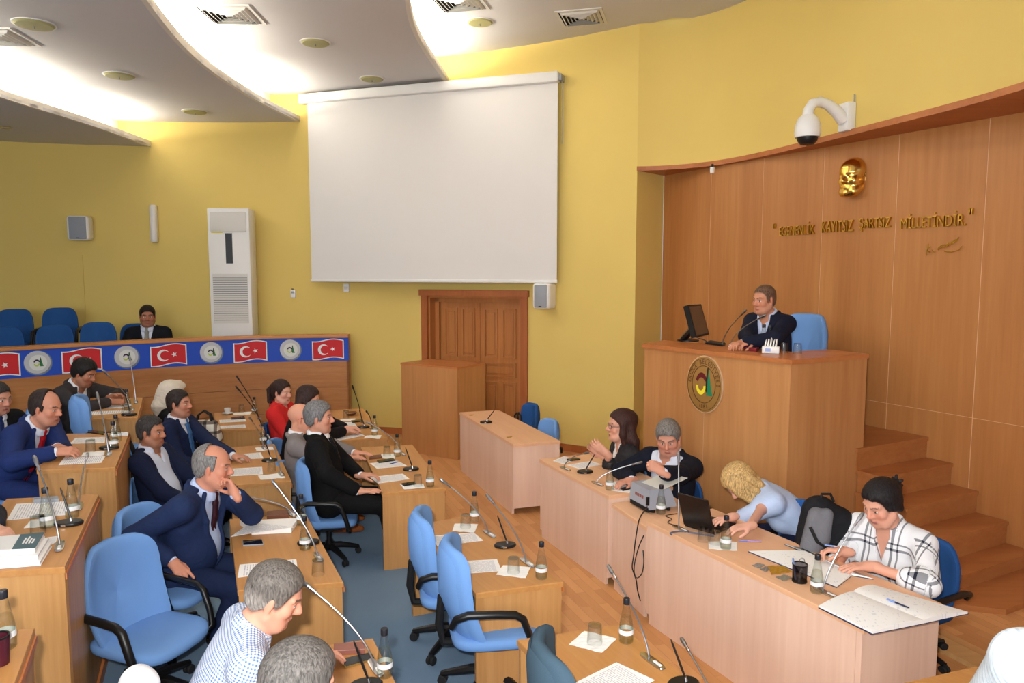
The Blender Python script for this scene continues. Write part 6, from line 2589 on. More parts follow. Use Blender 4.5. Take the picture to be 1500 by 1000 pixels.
        if tie is not None:
            S = SDF(.006 * s)
            pts = [q(0, .070, .002), q(0, .093, -.05), q(0, .113, -.12), q(0, .121, -.20), q(0, .128 + belly * .6, -.29), q(0, .131 + belly, -.38)]
            for i in range(len(pts) - 1):
                for x_ in (-.5, .5):
                    w0, w1 = (.010, .012, .015, .018, .020, .022)[i], (.010, .012, .015, .018, .020, .022)[i + 1]
                    S.rc(pts[i] + tl * x_ * w0 * 1.6 * s, pts[i + 1] + tl * x_ * w1 * 1.6 * s, .012 * s, .012 * s, k=.01 * s)
            S.ell(q(0, .078, -.004), np.array((.021, .016, .02)) * s, T, k=.008 * s)
            skin_mesh('tie', S, cloth('t%d_%d_%d' % tuple(tie), tie, .55, .2), t, org)
        S = torso(SDF(vox * 1.15 * s), .016, -.52)
        # skirt of the jacket
        for g in (-1, 1):
            S.rc(q(g * .07, -.02, -.48), q(g * .09, -.01, -.53), .10 * s, .085 * s, k=.06 * s)
        # coat collar and lapel roll
        ring = []
        for k in range(9):
            a = math.radians(55 + 250 * k / 8)
            ring.append(q(.094 * math.sin(a), .004 + .088 * math.cos(a), .010 - .022 * (1 + math.cos(a))))
        S.rc(q(0, .012, .012), q(0, .03, .16), .078 * s, .10 * s, k=.012 * s, sub=True)
        S.chain(ring, [.017 * s] * 9, k=.014 * s)
        vneck(S, vopen, vlen, 0. if top == 'jacket' and not (mats or {}).get('open') else .05)
        sleeves(S, .016, .925 if sleeve == 'long' else .80, .004)
        for g in (() if (mats or {}).get('open') else (-1, 1)):
            lp_ = [q(g * .075, .045, .012)]
            for zz in (-.05, -.12, -.20, -.28):
                wz = max(.012, vopen * (zz + vlen) / vlen) + .016 + ((mats or {}).get('open', 0) and .05)
                yy = np.sqrt(max(0, 1 - (wz / (.181 * wide)) ** 2)) * (.126 if zz < -.1 else .112 if zz < -.06 else .085)
                lp_.append(q(g * wz, yy + belly * max(0, (-zz - .15) / .15) * .8, zz))
            S.chain(lp_, [.013 * s, .014 * s, .014 * s, .012 * s, .008 * s], k=.006 * s)
        # deep folds at the elbow
        skin_mesh('jacket', S, cm, t, org, uvfn=uv)
    else:       # shirt or blouse worn alone
        lenarm = {'long': .96, 'rolled': .66, 'short': .36}[sleeve]
        S = torso(SDF(vox * 1.1 * s), .008, -.50)
        for g in (-1, 1):
            W, dv, nm, E, hd = arms[g]
            S.rc(q(g * .07, -.01, -.48), q(g * .08, 0, -.53), .095 * s, .085 * s, k=.06 * s)
            if sleeve == 'rolled':
                ax_ = nz(W - E)
                S.rc(E + ax_ * .05 * s, E + ax_ * .085 * s, .057 * s, .055 * s, k=.006 * s)
        neckhole(S, .055)
        if vlen:
            vneck(S, vopen, vlen)
        sleeves(S, .008, lenarm, .008)
        collar(S, 140, .036)
        skin_mesh('shirt', S, sm_, t, org, uvfn=uv)
    # ---- trousers and shoes
    if legs:
        S = SDF(.011 * s)
        feet = []
        S.ell(Pv + UP * .0 * s, np.array((.165, .125, .11)) * s, np.array([l, f, UP]), k=.05 * s)
        for g in (-1, 1):
            hip = Pv + l * g * .085 * s
            kn_ = hip + (f * .42 + l * g * .05 - UP * knee_drop) * s
            zf = max(floor + .07, kn_[2] - .42 * s)
            an = np.array([kn_[0] - f[0] * .03 * s, kn_[1] - f[1] * .03 * s, zf]) + f * shift
            S.rc(hip, kn_, .088 * s, .066 * s, k=.05 * s)
            S.rc(kn_, an, .064 * s, .050 * s, k=.02 * s)
            feet.append(an)
        skin_mesh('trousers', S, cloth('p%d_%d_%d' % tuple(trouser), trouser), t, org)
        for an in feet:
            S = SDF(.009 * s)
            b0 = np.array([an[0], an[1], floor + .045])
            S.rc(b0 - f * .03, b0 + f * .12 - UP * .01, .042 * s, .036 * s, k=.02)
            S.rc(b0 + f * .12 - UP * .012, b0 + f * .18 - UP * .018, .036 * s, .026 * s, k=.02)
            S.cut(lambda X, Y, Z: (Z - f32(floor + .004)) + 0 * X + 0 * Y, None, None, .003)
            skin_mesh('shoe', S, mat('shoe_%d' % shoe[0], shoe, .25), t, org)
    # ---- hair
    if hair:
        hc, hc2 = L3(hair['c']), L3(hair.get('c2', hair['c']))
        st = hair['s']
        th_ = hair.get('t', .010)
        S = SDF(max(.005, vox * .9) * s)
        fr = hair.get('front', .062)        # height of the front hairline
        rec = hair.get('rec', .0)           # how far back a receding hairline has moved
        back = hair.get('back', -.07)

        def loc(X, Y, Z):
            px, py, pz_ = X - f32(Hc[0]), Y - f32(Hc[1]), Z - f32(Hc[2])
            return [(px * f32(M[i, 0]) + py * f32(M[i, 1]) + pz_ * f32(M[i, 2])) / f32(s) for i in range(3)]
        if st != 'scarf':
            S.ell(P(0, -.016, .038), np.array((.0755 + th_, .096 + th_, .083 + th_ * hair.get('top', 1.15))) * s, M, k=.01 * s)
            S.ell(P(0, -.035, -.01), np.array((.070 + th_ * .7, .068 + th_, .075)) * s, M, k=.02 * s)
            for (c_, r_) in hair.get('blobs', ()):
                S.ell(P(*c_), np.array(r_) * s, M, k=.02 * s)

            def cutf(X, Y, Z):
                x, y, z = loc(X, Y, Z)
                wob = f32(.0035) * (np.sin(x * 190 + y * 130) + np.sin(y * 240 - z * 90 + x * 60))
                hl_ = np.interp(y, [-.13, -.055, -.03, .0, .022, .034, .05 - rec, .066 - rec, .10], [back, back, -.045, -.012, -.024, -.01, .035, fr, fr + .01]).astype(f32)
                if rec > .02:
                    hl_ = np.interp(y, [-.13, -.055, -.03, .0, .022, .03, .034, .10], [back, back, -.045, -.012, -.024, .03, .2, .3]).astype(f32)
                    top_cut = (z - f32(.078) + (np.abs(x) * f32(-.25)))
                    # horseshoe: bare crown
                    if hair.get('crown', True):
                        hl2 = np.where((z > .055 + .35 * np.abs(x)) & (y > -.055 - hair.get('crown_back', 0)), f32(-.02), f32(.03))
                    else:
                        hl2 = np.where((y > .055 - rec + .25 * np.abs(x)) & (z > .03), f32(-.02), f32(.03))
                    return np.minimum(np.minimum(z - hl_ + wob, hl2), f32(.03))
                return (z - hl_ + wob)
            if st in ('short', 'bald', 'pony', 'bun'):
                S.cut(lambda X, Y, Z: cutf(X, Y, Z), None, None, .020 * s)
            else:
                # face opening of longer hair
                def cutl(X, Y, Z):
                    x, y, z = loc(X, Y, Z)
                    wob = f32(.003) * (np.sin(x * 190 + y * 130) + np.sin(y * 240 - z * 90))
                    f_open = np.interp(z, [-.2, -.05, .0, .045, .07, .2], [.010, .012, .018, .050, .080, .2]).astype(f32)
                    if hair.get('ear'):
                        f_open = np.interp(z, [-.2, -.05, .0, .03, .05, .07, .2], [-.05, -.045, -.02, .012, .05, .074, .2]).astype(f32)
                    return f_open - y + wob
                S.cut(cutl, None, None, .016 * s)
            if st == 'long':
                ln = hair.get('len', .22)
                for x_ in (-.055, -.02, .02, .055):
                    S.chain([P(x_, -.06, .0), P(x_ * 1.25, -.07, -.08)] + [P(0, -.02, -.08) + (x_ * 1.4) * s * tl - tf * .065 * s - u * z_ * s for z_ in (.03, ln * .5, ln)],
                            [.04 * s, .042 * s, .038 * s, .034 * s, .02 * s], k=.02 * s)
                if not hair.get('ear'):
                    for g in (-1, 1):
                        S.chain([P(g * .072, .0, .03), P(g * .078, .004, -.05), P(g * .08, -.01, -.12)], [.020 * s, .024 * s, .02 * s], k=.02 * s)
            if st == 'pony':
                S.ell(P(0, -.115, .045), np.array((.03, .03, .03)) * s, M, k=.02 * s)
                for k in range(11):
                    a_ = k * .9
                    S.chain([P(0, -.12, .045), P(.02 * math.sin(a_), -.15 - .01 * math.cos(a_), .0), P(.03 * math.sin(a_), -.135, -.06 - .01 * k), P(.035 * math.sin(a_ * 1.3), -.12 - .01 * math.cos(a_), -.10 - .006 * k)],
                            [.022 * s, .02 * s, .016 * s, .008 * s], k=.006 * s)
            if st == 'bun':
                S.ell(P(0, -.112, .035), np.array((.042, .036, .040)) * s, M, k=.02 * s)
                for k in range(5):
                    a_ = k * 1.25
                    S.rc(P(0, -.12, .05), P(.03 * math.sin(a_), -.15, .055 + .03 * math.cos(a_)), .014 * s, .008 * s, k=.01 * s)
                for g in (-1, 1):
                    S.chain([P(g * .07, .01, .05), P(g * .079, .0, .0), P(g * .07, -.04, -.03)], [.014 * s, .014 * s, .02 * s], k=.02 * s)
            if st == 'bob':
                for x_, y_ in ((-.078, .03), (.078, .03), (-.082, -.01), (.082, -.01), (-.065, -.06), (.065, -.06), (0, -.08), (-.066, .062), (.066, .062)):
                    S.chain([P(x_ * .8, y_ * .8, .06), P(x_, y_, .0), P(x_ * 1.04, y_ * 1.0, -.085), P(x_ * .98, y_ * 1.0, -.135)], [.025 * s, .026 * s, .023 * s, .012 * s], k=.014 * s)

            def hcol(V):
                qq = (V - Hc) @ M.T / s
                g_ = np.clip(.22 + hair.get('side', 0.) * np.clip((.03 - qq[:, 2]) / .06, 0, 1) + hair.get('mix', 0) * 1.6, 0, 1)
                return hc[None, :] * (1 - g_[:, None]) + hc2[None, :] * g_[:, None]
            skin_mesh('hair', S, M_hair, t, org, hcol)
        else:
            S.ell(P(0, -.018, .036), np.array((.090, .112, .096)) * s, M, k=.02 * s)
            S.ell(P(0, -.02, -.06), np.array((.088, .095, .10)) * s, M, k=.04 * s)
            S.rc(P(0, -.02, -.08), P(0, -.01, -.14), .082 * s, .075 * s, k=.05 * s)
            S.chain([P(0, -.09, -.02), P(0, -.11, -.12), P(0, -.10, -.20)], [.05 * s, .045 * s, .02 * s], k=.04 * s)
            S.chain([P(0, .05, .10), P(0, .085, .085)], [.03 * s, .025 * s], k=.03 * s)
            S.ell(P(0, .11, -.015), np.array((.056, .075, .078)) * s, M, k=.012 * s, sub=True)
            skin_mesh('headscarf', S, cloth('scarf_cream', (216, 206, 190), .8, .5, 40), t, org)
    if glasses:
        g = MB()
        Pp = lambda x, y, z: Vector(tuple(P(x, y, z) - org))
        for sd in (-1, 1):
            g.tube([Pp(sd * (.031 + .020 * math.cos(a)), .094 - .012 * abs(math.cos(a)) * (1 if math.cos(a) > 0 else 0), .002 + .016 * math.sin(a)) for a in np.linspace(0, 2 * PI, 17)], .0016 * s, 5, cap=False)
            g.tube([Pp(sd * .051, .086, .006), Pp(sd * .076, .05, .010), Pp(sd * .083, .0, .012), Pp(sd * .086, -.016, .004)], .0022 * s, 5)
        g.tube([Pp(-.012, .098, .006), Pp(0, .100, .009), Pp(.012, .098, .006)], .0016 * s, 5)
        g.build('glasses', M_black if glasses is True else glasses, t, smooth=True)
    if seat:
        kind_, lab_ = seat[:2]
        sc_ = seat[2] if len(seat) > 2 else 1.0
        off = seat[3] if len(seat) > 3 else .03
        off -= .02
        cr_ = chair(kind_, Pv[0] - f[0] * off, Pv[1] - f[1] * off, floor, seat[4] if len(seat) > 4 else yaw, lab_, 'blue conference chairs', sc_)
        hz = min(1.2, max(.72, (Pv[2] - .115 * s - floor) / (.375 * sc_)))
        cr_.scale = (.86 * sc_, .90 * sc_, sc_ * hz)
    return dict(t=t, P=P, N=N, Pv=Pv, T=T, M=M, Hc=Hc, org=org, arms=arms, q=q, s=s)


# gilt relief mask on the panelling: a plain face
mc = on_wood(1251.5, 262, .0)
fx = np.array([wdir.x, wdir.y, 0.])
fnm = np.array([wn.x, wn.y, 0.])
Mm_ = np.array([-fx, fnm, np.cross(-fx, fnm)])
if Mm_[2][2] < 0:
    Mm_ = np.array([fx, fnm, np.array([0, 0, 1.])])
Sm = SDF(.009)
mctr = NP(mc) + np.array([0, 0, .01])
head_prims(Sm, mctr - fnm * .0, Mm_, 1.5, jaw=1.0, k=.012)
Sm.ell(mctr + np.array([0, 0, .075]) - fnm * .0, (.118, .135, .10), Mm_, k=.03)
Sm.cut(lambda X, Y, Z: ((X - f32(mc[0])) * f32(fnm[0]) + (Y - f32(mc[1])) * f32(fnm[1]) - f32(.004) + 0 * Z), None, None, .004)
mk = skin_mesh('face_relief', Sm, M_gold, None, np.array([mc[0], mc[1], mc[2]]))
tag(mk, 'shiny gilt face relief mounted high on the wood panelling', 'relief')
NAVY, DNAVY = (30, 40, 72), (20, 24, 40)
PINK = (214, 160, 132)
dn = lambda a, z=0.: (math.cos(math.radians(a)), math.sin(math.radians(a)), z)

# chairman
c1 = person('man in a navy blazer and open pale blue shirt speaking at the podium', (1119, 439), 6.35, 212, 14, hyaw=208, hpitch=8, s=1.03, vox=.0055, skin=(204, 142, 112), coat=(24, 28, 46), shirt=(196, 208, 236),
            vopen=.075, vlen=.36, hair=dict(s='short', c=(96, 70, 54), c2=(140, 108, 86), t=.004, rec=.012, front=.066), floor=.9, stub=.1,
            RH=dict(at=('z', (1104, 503), pz + .035), dir=dn(190, -.05), n=(0, 0, -1), curl=.75), LH=dict(at=('z', (1087, 502), pz + .04), dir=dn(215, -.05), n=(.3, .3, -1), curl=.8))
# clapping woman
person('woman in a charcoal jacket with clasped raised hands at the clerk desks', (909, 624), 6.05, 186, 6, hyaw=188, hpitch=-2, s=1.1, vox=.0055, skin=(212, 156, 132), female=True, coat=(44, 42, 44), shirt=(232, 228, 222), sleeve='mid',
       vopen=.085, vlen=.34, seat=('light', 'light blue chair of the clapping woman', .95), shift=-.3, hair=dict(s='long', c=(52, 30, 26), c2=(84, 48, 38), t=.016, len=.30, blobs=(((0, -.03, .06), (.09, .10, .07)),)), floor=.06, glasses=True, lip=(170, 84, 80),
       RH=dict(at=('d', (889, 664), 5.9), dir=dn(165, .75), n=(0.1, .9, .2), curl=.55, hint=(-.2, -.5, -1)), LH=dict(at=('d', (884, 667), 6.0), dir=dn(170, .75), n=(0.1, -.9, .2), curl=.5, hint=(-.2, .4, -1)))
# man with navy blazer at the clerks
person('man in a navy blazer and white shirt looking down at the clerk desks', (979, 641), 5.65, 218, 4, hyaw=250, hpitch=22, hroll=4, s=1.11, vox=.0055, skin=(206, 146, 122), coat=(24, 28, 42), shirt=(220, 226, 242),
       vopen=.10, vlen=.40, seat=('deep', 'deep blue chair of the man in the navy blazer', .95), shift=-.3, hair=dict(s='short', c=(84, 78, 74), c2=(160, 154, 148), t=.012, mix=.1, side=.3), floor=.06, belly=.03, wide=1.08, mats=dict(open=1),
       RH=dict(at=('z', (925, 703), Z1 + .03), dir=dn(205, -.1), n=(0, 0, -1), curl=.6), LH=dict(at=('d', (972, 692), 5.05), dir=dn(160, .55), n=(.2, .3, -.4), curl=1.3, hint=(.5, -.3, -1)))
# bending blonde
bl = person('blonde woman in a pale blue blouse bending over the laptop', (1084, 706), 4.85, 176, 52, hyaw=186, hpitch=58, s=1.02, vox=.0055, skin=(222, 168, 146), female=True, top='blouse', shirt=(186, 204, 236), sleeve='short', vlen=0,
       shift=-.3, hair=dict(s='bob', c=(186, 148, 92), c2=(226, 196, 140), t=.016), floor=.06, trouser=(26, 32, 58),
       RH=dict(at=('z', (1098, 770), Z1 + .05), dir=dn(195, -.05), n=(0, 0, -1), curl=.35, hint=(.5, -.9, -.2)), LH=dict(at=('z', (1073, 757), Z1 + .055), dir=dn(205, -.05), n=(0, 0, -1), curl=.35, hint=(.3, .8, -.4)))
# plaid woman
M_plaid = grid_cloth('plaid_white_black', (240, 242, 246), (40, 42, 58), 6.4, 6.4, .045, .045, True)
person('woman in a white shirt with black checks writing at the clerk desk', (1291, 737), 4.02, 214, 12, hyaw=203, hpitch=24, s=1.06, vox=.005, skin=(218, 160, 136), female=True, top='blouse', sleeve='rolled', vopen=.05, vlen=.2, mats=dict(shirt=M_plaid),
       seat=('deep', 'deep blue chair of the woman in plaid', 1.12, .12, 205), shift=-.3, hair=dict(s='bun', c=(22, 18, 20), c2=(44, 38, 40), t=.014, ear=True), floor=.06, wide=1.12, lip=(178, 96, 96),
       RH=dict(at=('z', (1238, 808), Z1 + .06), dir=dn(170, .05), n=(.2, -.3, -1), curl=.9, hint=(.2, .8, -.6)), LH=dict(at=('z', (1276, 829), Z1 + .03), dir=dn(175, -.08), n=(0, 0, -1), curl=.3, spread=.2, hint=(.8, -.7, -.2)))
pen((1243, 803), (1208, 798), Z1, 'pale pen held by the woman in plaid', mat('pen_pale', (196, 200, 226), .4), zo=.085, tip=mat('pen_sky', (130, 160, 220), .4))
# black suit
person('man in a black suit with greying hair seated at the first row', (468, 611), 5.5, 10, -9, hyaw=0, hpitch=2, s=1.0, vox=.0052, skin=(208, 150, 124), coat=(16, 16, 18), shirt=(232, 236, 242), tie=(20, 20, 24), vopen=.085, vlen=.34,
       seat=('light', 'light blue chair of the man in the black suit'), hair=dict(s='short', c=(52, 50, 52), c2=(166, 164, 164), t=.013, mix=.12, side=.0), trouser=(16, 16, 18), stub=.18,
       RH=dict(at=('z', (524, 719), Z1 + .03), dir=dn(5, -.02), n=(0, 0, -1), curl=.1, spread=.45), LH=dict(at=('z', (528, 696), Z1 + .035), dir=dn(10, 0), n=(0, 0, -1), curl=.5), shift=.1)
# bald man in grey
person('bald man with glasses in a grey suit at the first row', (441, 612), 6.15, 10, -4, hyaw=12, hpitch=4, s=1.02, vox=.0058, skin=(218, 156, 130), coat=(128, 122, 122), shirt=(236, 236, 240), vopen=.085, vlen=.34, glasses=True, stub=.02,
       trouser=(124, 118, 118), shoe=(150, 84, 40), seat=('light', 'light blue chair of the bald man in grey'), LH=dict(at=('z', (518, 663), Z1 + .03), dir=dn(0, -.02), n=(0, 0, -1), curl=.2, spread=.2), RH=dict(at=('z', (508, 670), Z1 + .03), dir=dn(10, -.02), n=(0, 0, -1), curl=.3))
# woman in red
person('woman in a red jacket with dark curly ponytail', (413, 574), 7.75, -8, -6, hyaw=-22, hpitch=6, s=1.05, vox=.006, skin=(226, 170, 148), female=True, coat=(208, 44, 44), shirt=(200, 50, 48), vopen=.03, vlen=.1,
       seat=('deep', 'deep blue chair of the woman in red'), hair=dict(s='pony', c=(44, 30, 28), c2=(78, 52, 46), t=.010, ear=True), lip=(186, 84, 84))
# woman with glasses, black jacket
person('woman in black with long dark hair and red glasses', (452, 585), 7.0, 4, 12, hyaw=8, hpitch=14, s=1.05, vox=.006, skin=(222, 166, 142), female=True, coat=(24, 22, 26), shirt=(30, 28, 32), vopen=.03, vlen=.1,
       seat=('light', 'light blue chair of the woman with glasses'), hair=dict(s='long', c=(50, 34, 32), c2=(76, 52, 48), t=.014, len=.16), glasses=mat('glasses_red', (110, 30, 34), .4),
       RH=dict(at=('z', (504, 631), Z1 + .03), dir=dn(20, 0), n=(0, 0, -1), curl=.6), LH=dict(at=('z', (506, 627), Z1 + .05), dir=dn(0, .1), n=(0, 0, -1), curl=.6))
# two navy men
person('man in a navy suit and blue tie sitting upright in the second row', (263, 591), 6.5, -4, 0, hyaw=-8, hpitch=0, s=1.03, vox=.0058, skin=(196, 138, 112), coat=NAVY, shirt=(228, 232, 242), tie=(70, 110, 160), vopen=.085, vlen=.36,
       seat=('light', 'light blue chair of the upright man in navy'), hair=dict(s='short', c=(40, 32, 30), c2=(66, 54, 50), t=.007, top=1.5), stub=.2,
       LH=dict(at=('z', (342, 668), Z1 + .03), hint=(0, .3, -1), dir=dn(-5, 0), n=(0, 0, -1), curl=.5))
person('man in a navy suit and open white collar leaning back', (222, 632), 5.65, -2, -8, hyaw=-6, hpitch=4, s=1.02, vox=.0058, skin=(186, 128, 100), coat=(28, 36, 64), shirt=(214, 222, 242), vopen=.09, vlen=.42, belly=.03,
       seat=('light', 'light blue chair of the man with the open white collar'), hair=dict(s='short', c=(38, 34, 34), c2=(96, 90, 88), t=.008, rec=.015, side=.25), stub=.3, mats=dict(open=1))
# big balding man
person('heavy balding man in a blue suit resting his chin on his hand', (313, 683), 4.32, -4, 20, hyaw=4, hpitch=8, s=1.06, vox=.005, skin=(206, 142, 116), coat=(34, 48, 84), shirt=(190, 206, 240), tie=(58, 26, 36), vopen=.115, vlen=.44, wide=1.2, belly=.05, jaw=1.1, shrug=.015,
       hair=dict(s='bald', c=(84, 80, 80), c2=(170, 166, 162), t=.010, rec=.06, crown=True, crown_back=-.02, mix=.1), stub=.05,
       LH=dict(at=('d', (345, 724), 4.25), dir=dn(150, 1.1), n=(-.6, -.2, .3), curl=1.35, hint=(.6, .5, -1)), RH=dict(at=('d', (252, 822), 4.0), dir=dn(-30, -.55), n=(-.2, .3, -1), curl=(.15, .7, .9, 1.0), hint=(-.8, -.25, -.8)),
       trouser=(32, 44, 76))
# checked shirt man
M_check = grid_cloth('fine_blue_check', (236, 240, 248), (84, 122, 178), 88, 88, .42, .42)
person('man in a fine blue checked shirt bending over his desk', (404, 872), 2.58, 24, 26, hyaw=8, hpitch=26, s=.98, vox=.0042, skin=(222, 160, 134), top='blouse', sleeve='short', vopen=.04, vlen=.1, mats=dict(shirt=M_check), wide=1.08, belly=.02,
       seat=('light', 'chair under the man in the checked shirt', .9), hair=dict(s='short', c=(62, 56, 52), c2=(168, 160, 152), t=.010, mix=.02, side=.5), stub=.1,
       LH=dict(at=('z', (452, 962), Z1 + .03), dir=dn(20, 0), n=(0, 0, -1), curl=.5, hint=(.3, .3, -1)), RH=dict(at=('z', (430, 1000), Z1 + .03), dir=dn(30, 0), n=(0, 0, -1), curl=.5, hint=(.2, -.4, -1)), trouser=(50, 54, 66))
# grey head at the bottom
person('person with curly grey hair, only the crown showing at the bottom edge', (440, 1004), 1.92, 44, 34, hyaw=42, hpitch=14, s=.98, vox=.0048, skin=(208, 150, 124), coat=(70, 74, 84), shirt=(220, 222, 228),
       hair=dict(s='short', c=(58, 54, 52), c2=(150, 145, 140), t=.015, mix=.05), legs=False)
# headscarf
person('woman in a cream headscarf and black dress in the second row', (252, 577), 7.15, 40, 4, hyaw=42, hpitch=10, s=1.08, vox=.0065, skin=(214, 160, 138), female=True, top='blouse', sleeve='long', vlen=0, shirt=(20, 20, 24), seat=('light', 'light blue chair of the woman in the cream headscarf'), hair=dict(s='scarf', c=(216, 206, 190)))
# charcoal suit
person('young man in a charcoal grey suit reading at the third row', (124, 546), 6.75, -4, 24, hyaw=-6, hpitch=24, s=1.03, vox=.006, skin=(180, 122, 94), coat=(58, 54, 56), shirt=(232, 234, 240), vopen=.085, vlen=.34,
       seat=('light', 'light blue chair of the charcoal suited man'), hair=dict(s='short', c=(22, 18, 18), c2=(40, 34, 34), t=.016), stub=.3, floor=FT, trouser=(52, 50, 52),
       LH=dict(at=('z', (163, 581), Z3 + .05), dir=dn(0, .1), n=(-.2, -.6, -.6), curl=.6), RH=dict(at=('z', (160, 588), Z3 + .03), dir=dn(10, 0), n=(0, .4, -1), curl=.5))
# bright blue suit
person('man in a bright blue suit and red tie leaning on his desk', (68, 597), 5.1, -2, 34, hyaw=-4, hpitch=12, s=1.02, vox=.0055, skin=(204, 142, 116), coat=(34, 50, 102), shirt=(224, 230, 244), tie=(176, 30, 40), vopen=.085, vlen=.34, shrug=.02,
       seat=('light', 'light blue chair of the man in bright blue'), hair=dict(s='short', c=(42, 32, 30), c2=(70, 56, 52), t=.010, rec=.055, crown=False), stub=.2, floor=FT, trouser=(32, 46, 94),
       LH=dict(at=('z', (84, 655), Z3 + .04), dir=dn(-20, 0), n=(.2, -.5, -.7), curl=.9, hint=(-.2, .8, -.6)), RH=dict(at=('z', (82, 662), Z3 + .04), dir=dn(25, 0), n=(.1, .6, -.7), curl=.8, hint=(-.2, -.9, -.5)))
# man at the left edge
person('man in a black suit and dark tie cut by the left picture edge', (-4, 583), 5.75, -20, 10, hyaw=-14, hpitch=12, s=1.05, vox=.006, skin=(206, 148, 124), coat=(18, 18, 22), shirt=(226, 230, 240), tie=(30, 46, 90), vopen=.07, vlen=.34,
       seat=('light', 'light blue chair of the man at the left picture edge'), hair=dict(s='short', c=(40, 36, 36), c2=(80, 74, 72), t=.008), stub=.25, floor=FT)
# gallery man
person('man in a dark suit and grey tie alone in the gallery', (216, 463), 9.95, -74, 0, hyaw=-64, hpitch=6, s=1.17, legs=False, vox=.0065, skin=(176, 120, 94), coat=(24, 26, 34), shirt=(214, 222, 240), tie=(140, 140, 136), vopen=.07, vlen=.34,
       hair=dict(s='short', c=(26, 20, 20), c2=(44, 36, 34), t=.010), stub=.3, floor=.62)
# person whose hand lies on the book desk
person('person at the left edge with only a hand on the book desk showing', (-70, 700), 3.62, 0, 10, hyaw=0, s=1.0, vox=.006, skin=(214, 160, 136), coat=(40, 44, 56), hair=dict(s='short', c=(40, 34, 32), t=.01), floor=FT,
       RH=dict(at=('z', (-26, 790), Z3 + .03), dir=dn(25, 0), n=(0, 0, -1), curl=.6), LH=dict(at=('z', (-10, 775), Z3 + .04), dir=dn(-25, 0), n=(0, 0, -1), curl=.7), legs=False)
# white sleeve at the bottom right
person('person in a pale striped shirt cut by the bottom right corner', (1652, 842), 1.62, 72, 10, hyaw=72, s=1.05, vox=.007, skin=(214, 160, 136), top='blouse', sleeve='long', vlen=0, mats=dict(shirt=grid_cloth('pale_stripe', (206, 216, 222), (168, 184, 196), 50, 0.001, .3, 0.)), hair=dict(s='short', c=(40, 34, 32), t=.01),
       legs=False, wide=1.1, RH=dict(at=(1.62, 2.0, .74)), LH=dict(at=(1.42, 2.15, .74)))
# white jacket over a chair back at the bottom left
wj = atd(202, 985, 2.35)
t = thing('white_jacket', wj, 'white jacket hung over a chair back at the bottom edge', 'jacket')
S = SDF(.007)
w0 = NP(wj)
S.rc(w0 + np.array([-.012, .02, -.03]), w0 + np.array([.03, -.02, -.03]), .035, .032, k=.03)
S.rc(w0 + np.array([-.02, .02, -.05]), w0 + np.array([-.05, .0, -.42]), .035, .06, k=.05)
S.rc(w0 + np.array([.03, -.02, -.05]), w0 + np.array([.045, -.06, -.42]), .032, .05, k=.05)
S.rc(w0 + np.array([0, 0, -.05]), w0 + np.array([0, -.02, -.42]), .05, .07, k=.05)
skin_mesh('shell', S, cloth('white_jacket', (240, 240, 242), .8, .4), t, w0)
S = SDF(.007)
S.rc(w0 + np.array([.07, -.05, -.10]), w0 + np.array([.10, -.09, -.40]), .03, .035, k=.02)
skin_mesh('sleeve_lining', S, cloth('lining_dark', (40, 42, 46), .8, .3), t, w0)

# ------------------------------------------------------------------ bags
def bag(name, label, p, dims, yaw, m, handle, extra=None, sq=.35):
    t = thing(name, p, label, 'bag', rz=math.radians(yaw))
    MB().superq(dims[0], dims[1], dims[2], sq, sq + .1, 32, 16, lambda v: Vector((v.x * (1 - .18 * (v.z / dims[2])), v.y * (1 - .3 * max(0, v.z / dims[2])), v.z + dims[2]))).build('body', m, t, smooth=True, ang=70)
    if handle:
        for s_ in (-1, 1):
            MB().tube([(-dims[0] * .5, s_ * dims[1] * .4, dims[2] * 1.85), (-dims[0] * .4, s_ * dims[1] * .3, dims[2] * 2.5), (0, s_ * dims[1] * .2, dims[2] * 2.85), (dims[0] * .4, s_ * dims[1] * .3, dims[2] * 2.5), (dims[0] * .5, s_ * dims[1] * .4, dims[2] * 1.85)], .009, 8).build('handle', M_blackm, t, smooth=True)
    return t


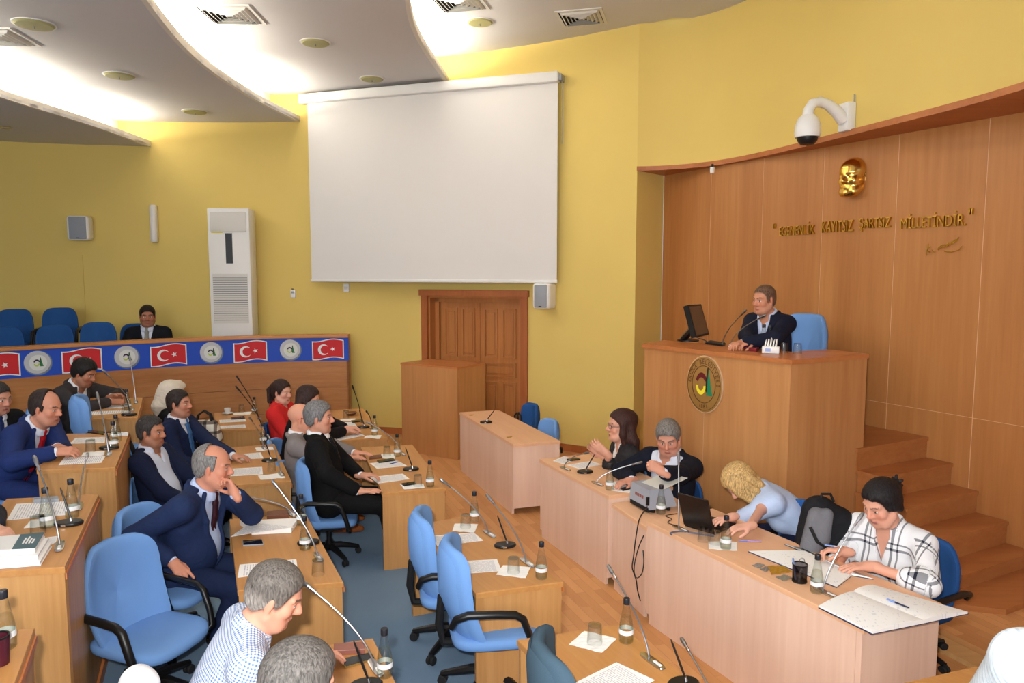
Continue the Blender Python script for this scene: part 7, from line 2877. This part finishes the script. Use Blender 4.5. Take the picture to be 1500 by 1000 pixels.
def tartan():
    m = bpy.data.materials.new('check_fabric')
    m.use_nodes = True
    nt = m.node_tree
    tcx = nt.nodes.new('ShaderNodeTexCoord')
    sp = nt.nodes.new('ShaderNodeSeparateXYZ')
    nt.links.new(tcx.outputs['Object'], sp.inputs[0])
    outs = []
    for ax_ in ('X', 'Z'):
        a = nt.nodes.new('ShaderNodeMath')
        a.operation = 'MULTIPLY'
        a.inputs[1].default_value = 11
        nt.links.new(sp.outputs[ax_], a.inputs[0])
        b = nt.nodes.new('ShaderNodeMath')
        b.operation = 'FRACT'
        nt.links.new(a.outputs[0], b.inputs[0])
        c = nt.nodes.new('ShaderNodeMath')
        c.operation = 'LESS_THAN'
        c.inputs[1].default_value = .3
        nt.links.new(b.outputs[0], c.inputs[0])
        outs.append(c)
    ad = nt.nodes.new('ShaderNodeMath')
    ad.operation = 'ADD'
    nt.links.new(outs[0].outputs[0], ad.inputs[0])
    nt.links.new(outs[1].outputs[0], ad.inputs[1])
    hm = nt.nodes.new('ShaderNodeMath')
    hm.operation = 'MULTIPLY'
    hm.inputs[1].default_value = .5
    nt.links.new(ad.outputs[0], hm.inputs[0])
    cr = nt.nodes.new('ShaderNodeValToRGB')
    cr.color_ramp.elements[0].color = lin((222, 216, 202))
    cr.color_ramp.elements[1].color = lin((36, 30, 28))
    e = cr.color_ramp.elements.new(.5)
    e.color = lin((112, 98, 88))
    nt.links.new(hm.outputs[0], cr.inputs['Fac'])
    nt.links.new(cr.outputs['Color'], nt.nodes['Principled BSDF'].inputs['Base Color'])
    nt.nodes['Principled BSDF'].inputs['Roughness'].default_value = .6
    return m


p = atd(301, 648, 6.75)
bg_ = bag('checked_handbag', 'black and cream checked handbag beside the upright navy man', p, (.135, .08, .105), 10, tartan(), True)
MB().box(-.13, .13, -.075, .075, 0, .03, bev=.01).build('base_trim', M_black, bg_)
p = atd(790, 629, 7.55)
bag('black_handbag', 'black handbag with looped handles on the deep blue chair', hbch.location + Vector((-.02, -.03, .325)), (.11, .06, .10), 115, M_blackm, True)
# backpack hung on the deep blue chair
bp_c = atd(1207, 765, 4.26)
t = thing('backpack', bp_c, 'grey and black backpack slumped over the deep blue chair', 'backpack')
S = SDF(.008)
b0 = NP(bp_c)
rt = np.array([.97, -.2, 0])
S.rc(b0 + np.array([0, 0, .06]) - rt * .03, b0 + np.array([0, 0, -.12]) - rt * .03, .10, .13, k=.06)
S.rc(b0 + np.array([0, 0, .02]) + rt * .09, b0 + np.array([0, 0, -.16]) + rt * .10, .075, .09, k=.06)
skin_mesh('main_pack', S, cloth('pack_black', (30, 30, 34), .8, .5, 30), t, b0)
S = SDF(.007)
fr_ = np.array([-.25, -.97, 0])
S.rc(b0 + fr_ * .085 - rt * .06 + np.array([0, 0, .07]), b0 + fr_ * .11 - rt * .085 + np.array([0, 0, -.13]), .045, .062, k=.03)
S.rc(b0 + fr_ * .09 + np.array([0, 0, .08]), b0 + fr_ * .115 - rt * .03 + np.array([0, 0, -.06]), .035, .05, k=.03)
skin_mesh('front_pocket', S, cloth('pack_grey', (112, 112, 118), .8, .5, 30), t, b0)
g = MB()
o3 = lambda a, b, c: Vector(tuple(fr_ * a + rt * b + np.array([0, 0, c])))
g.tube([o3(.16, -.10, .02), o3(.175, -.06, -.06), o3(.17, 0, -.10), o3(.14, .05, -.06)], .010, 8, sy=.5)
g.build('strap', M_blackm, t, smooth=True)
g = MB()
g.tube([o3(.02, -.03, .14), o3(.01, -.02, .175), o3(.0, .03, .175), o3(.0, .05, .13)], .008, 8)
g.build('grab_handle', M_blackm, t, smooth=True)
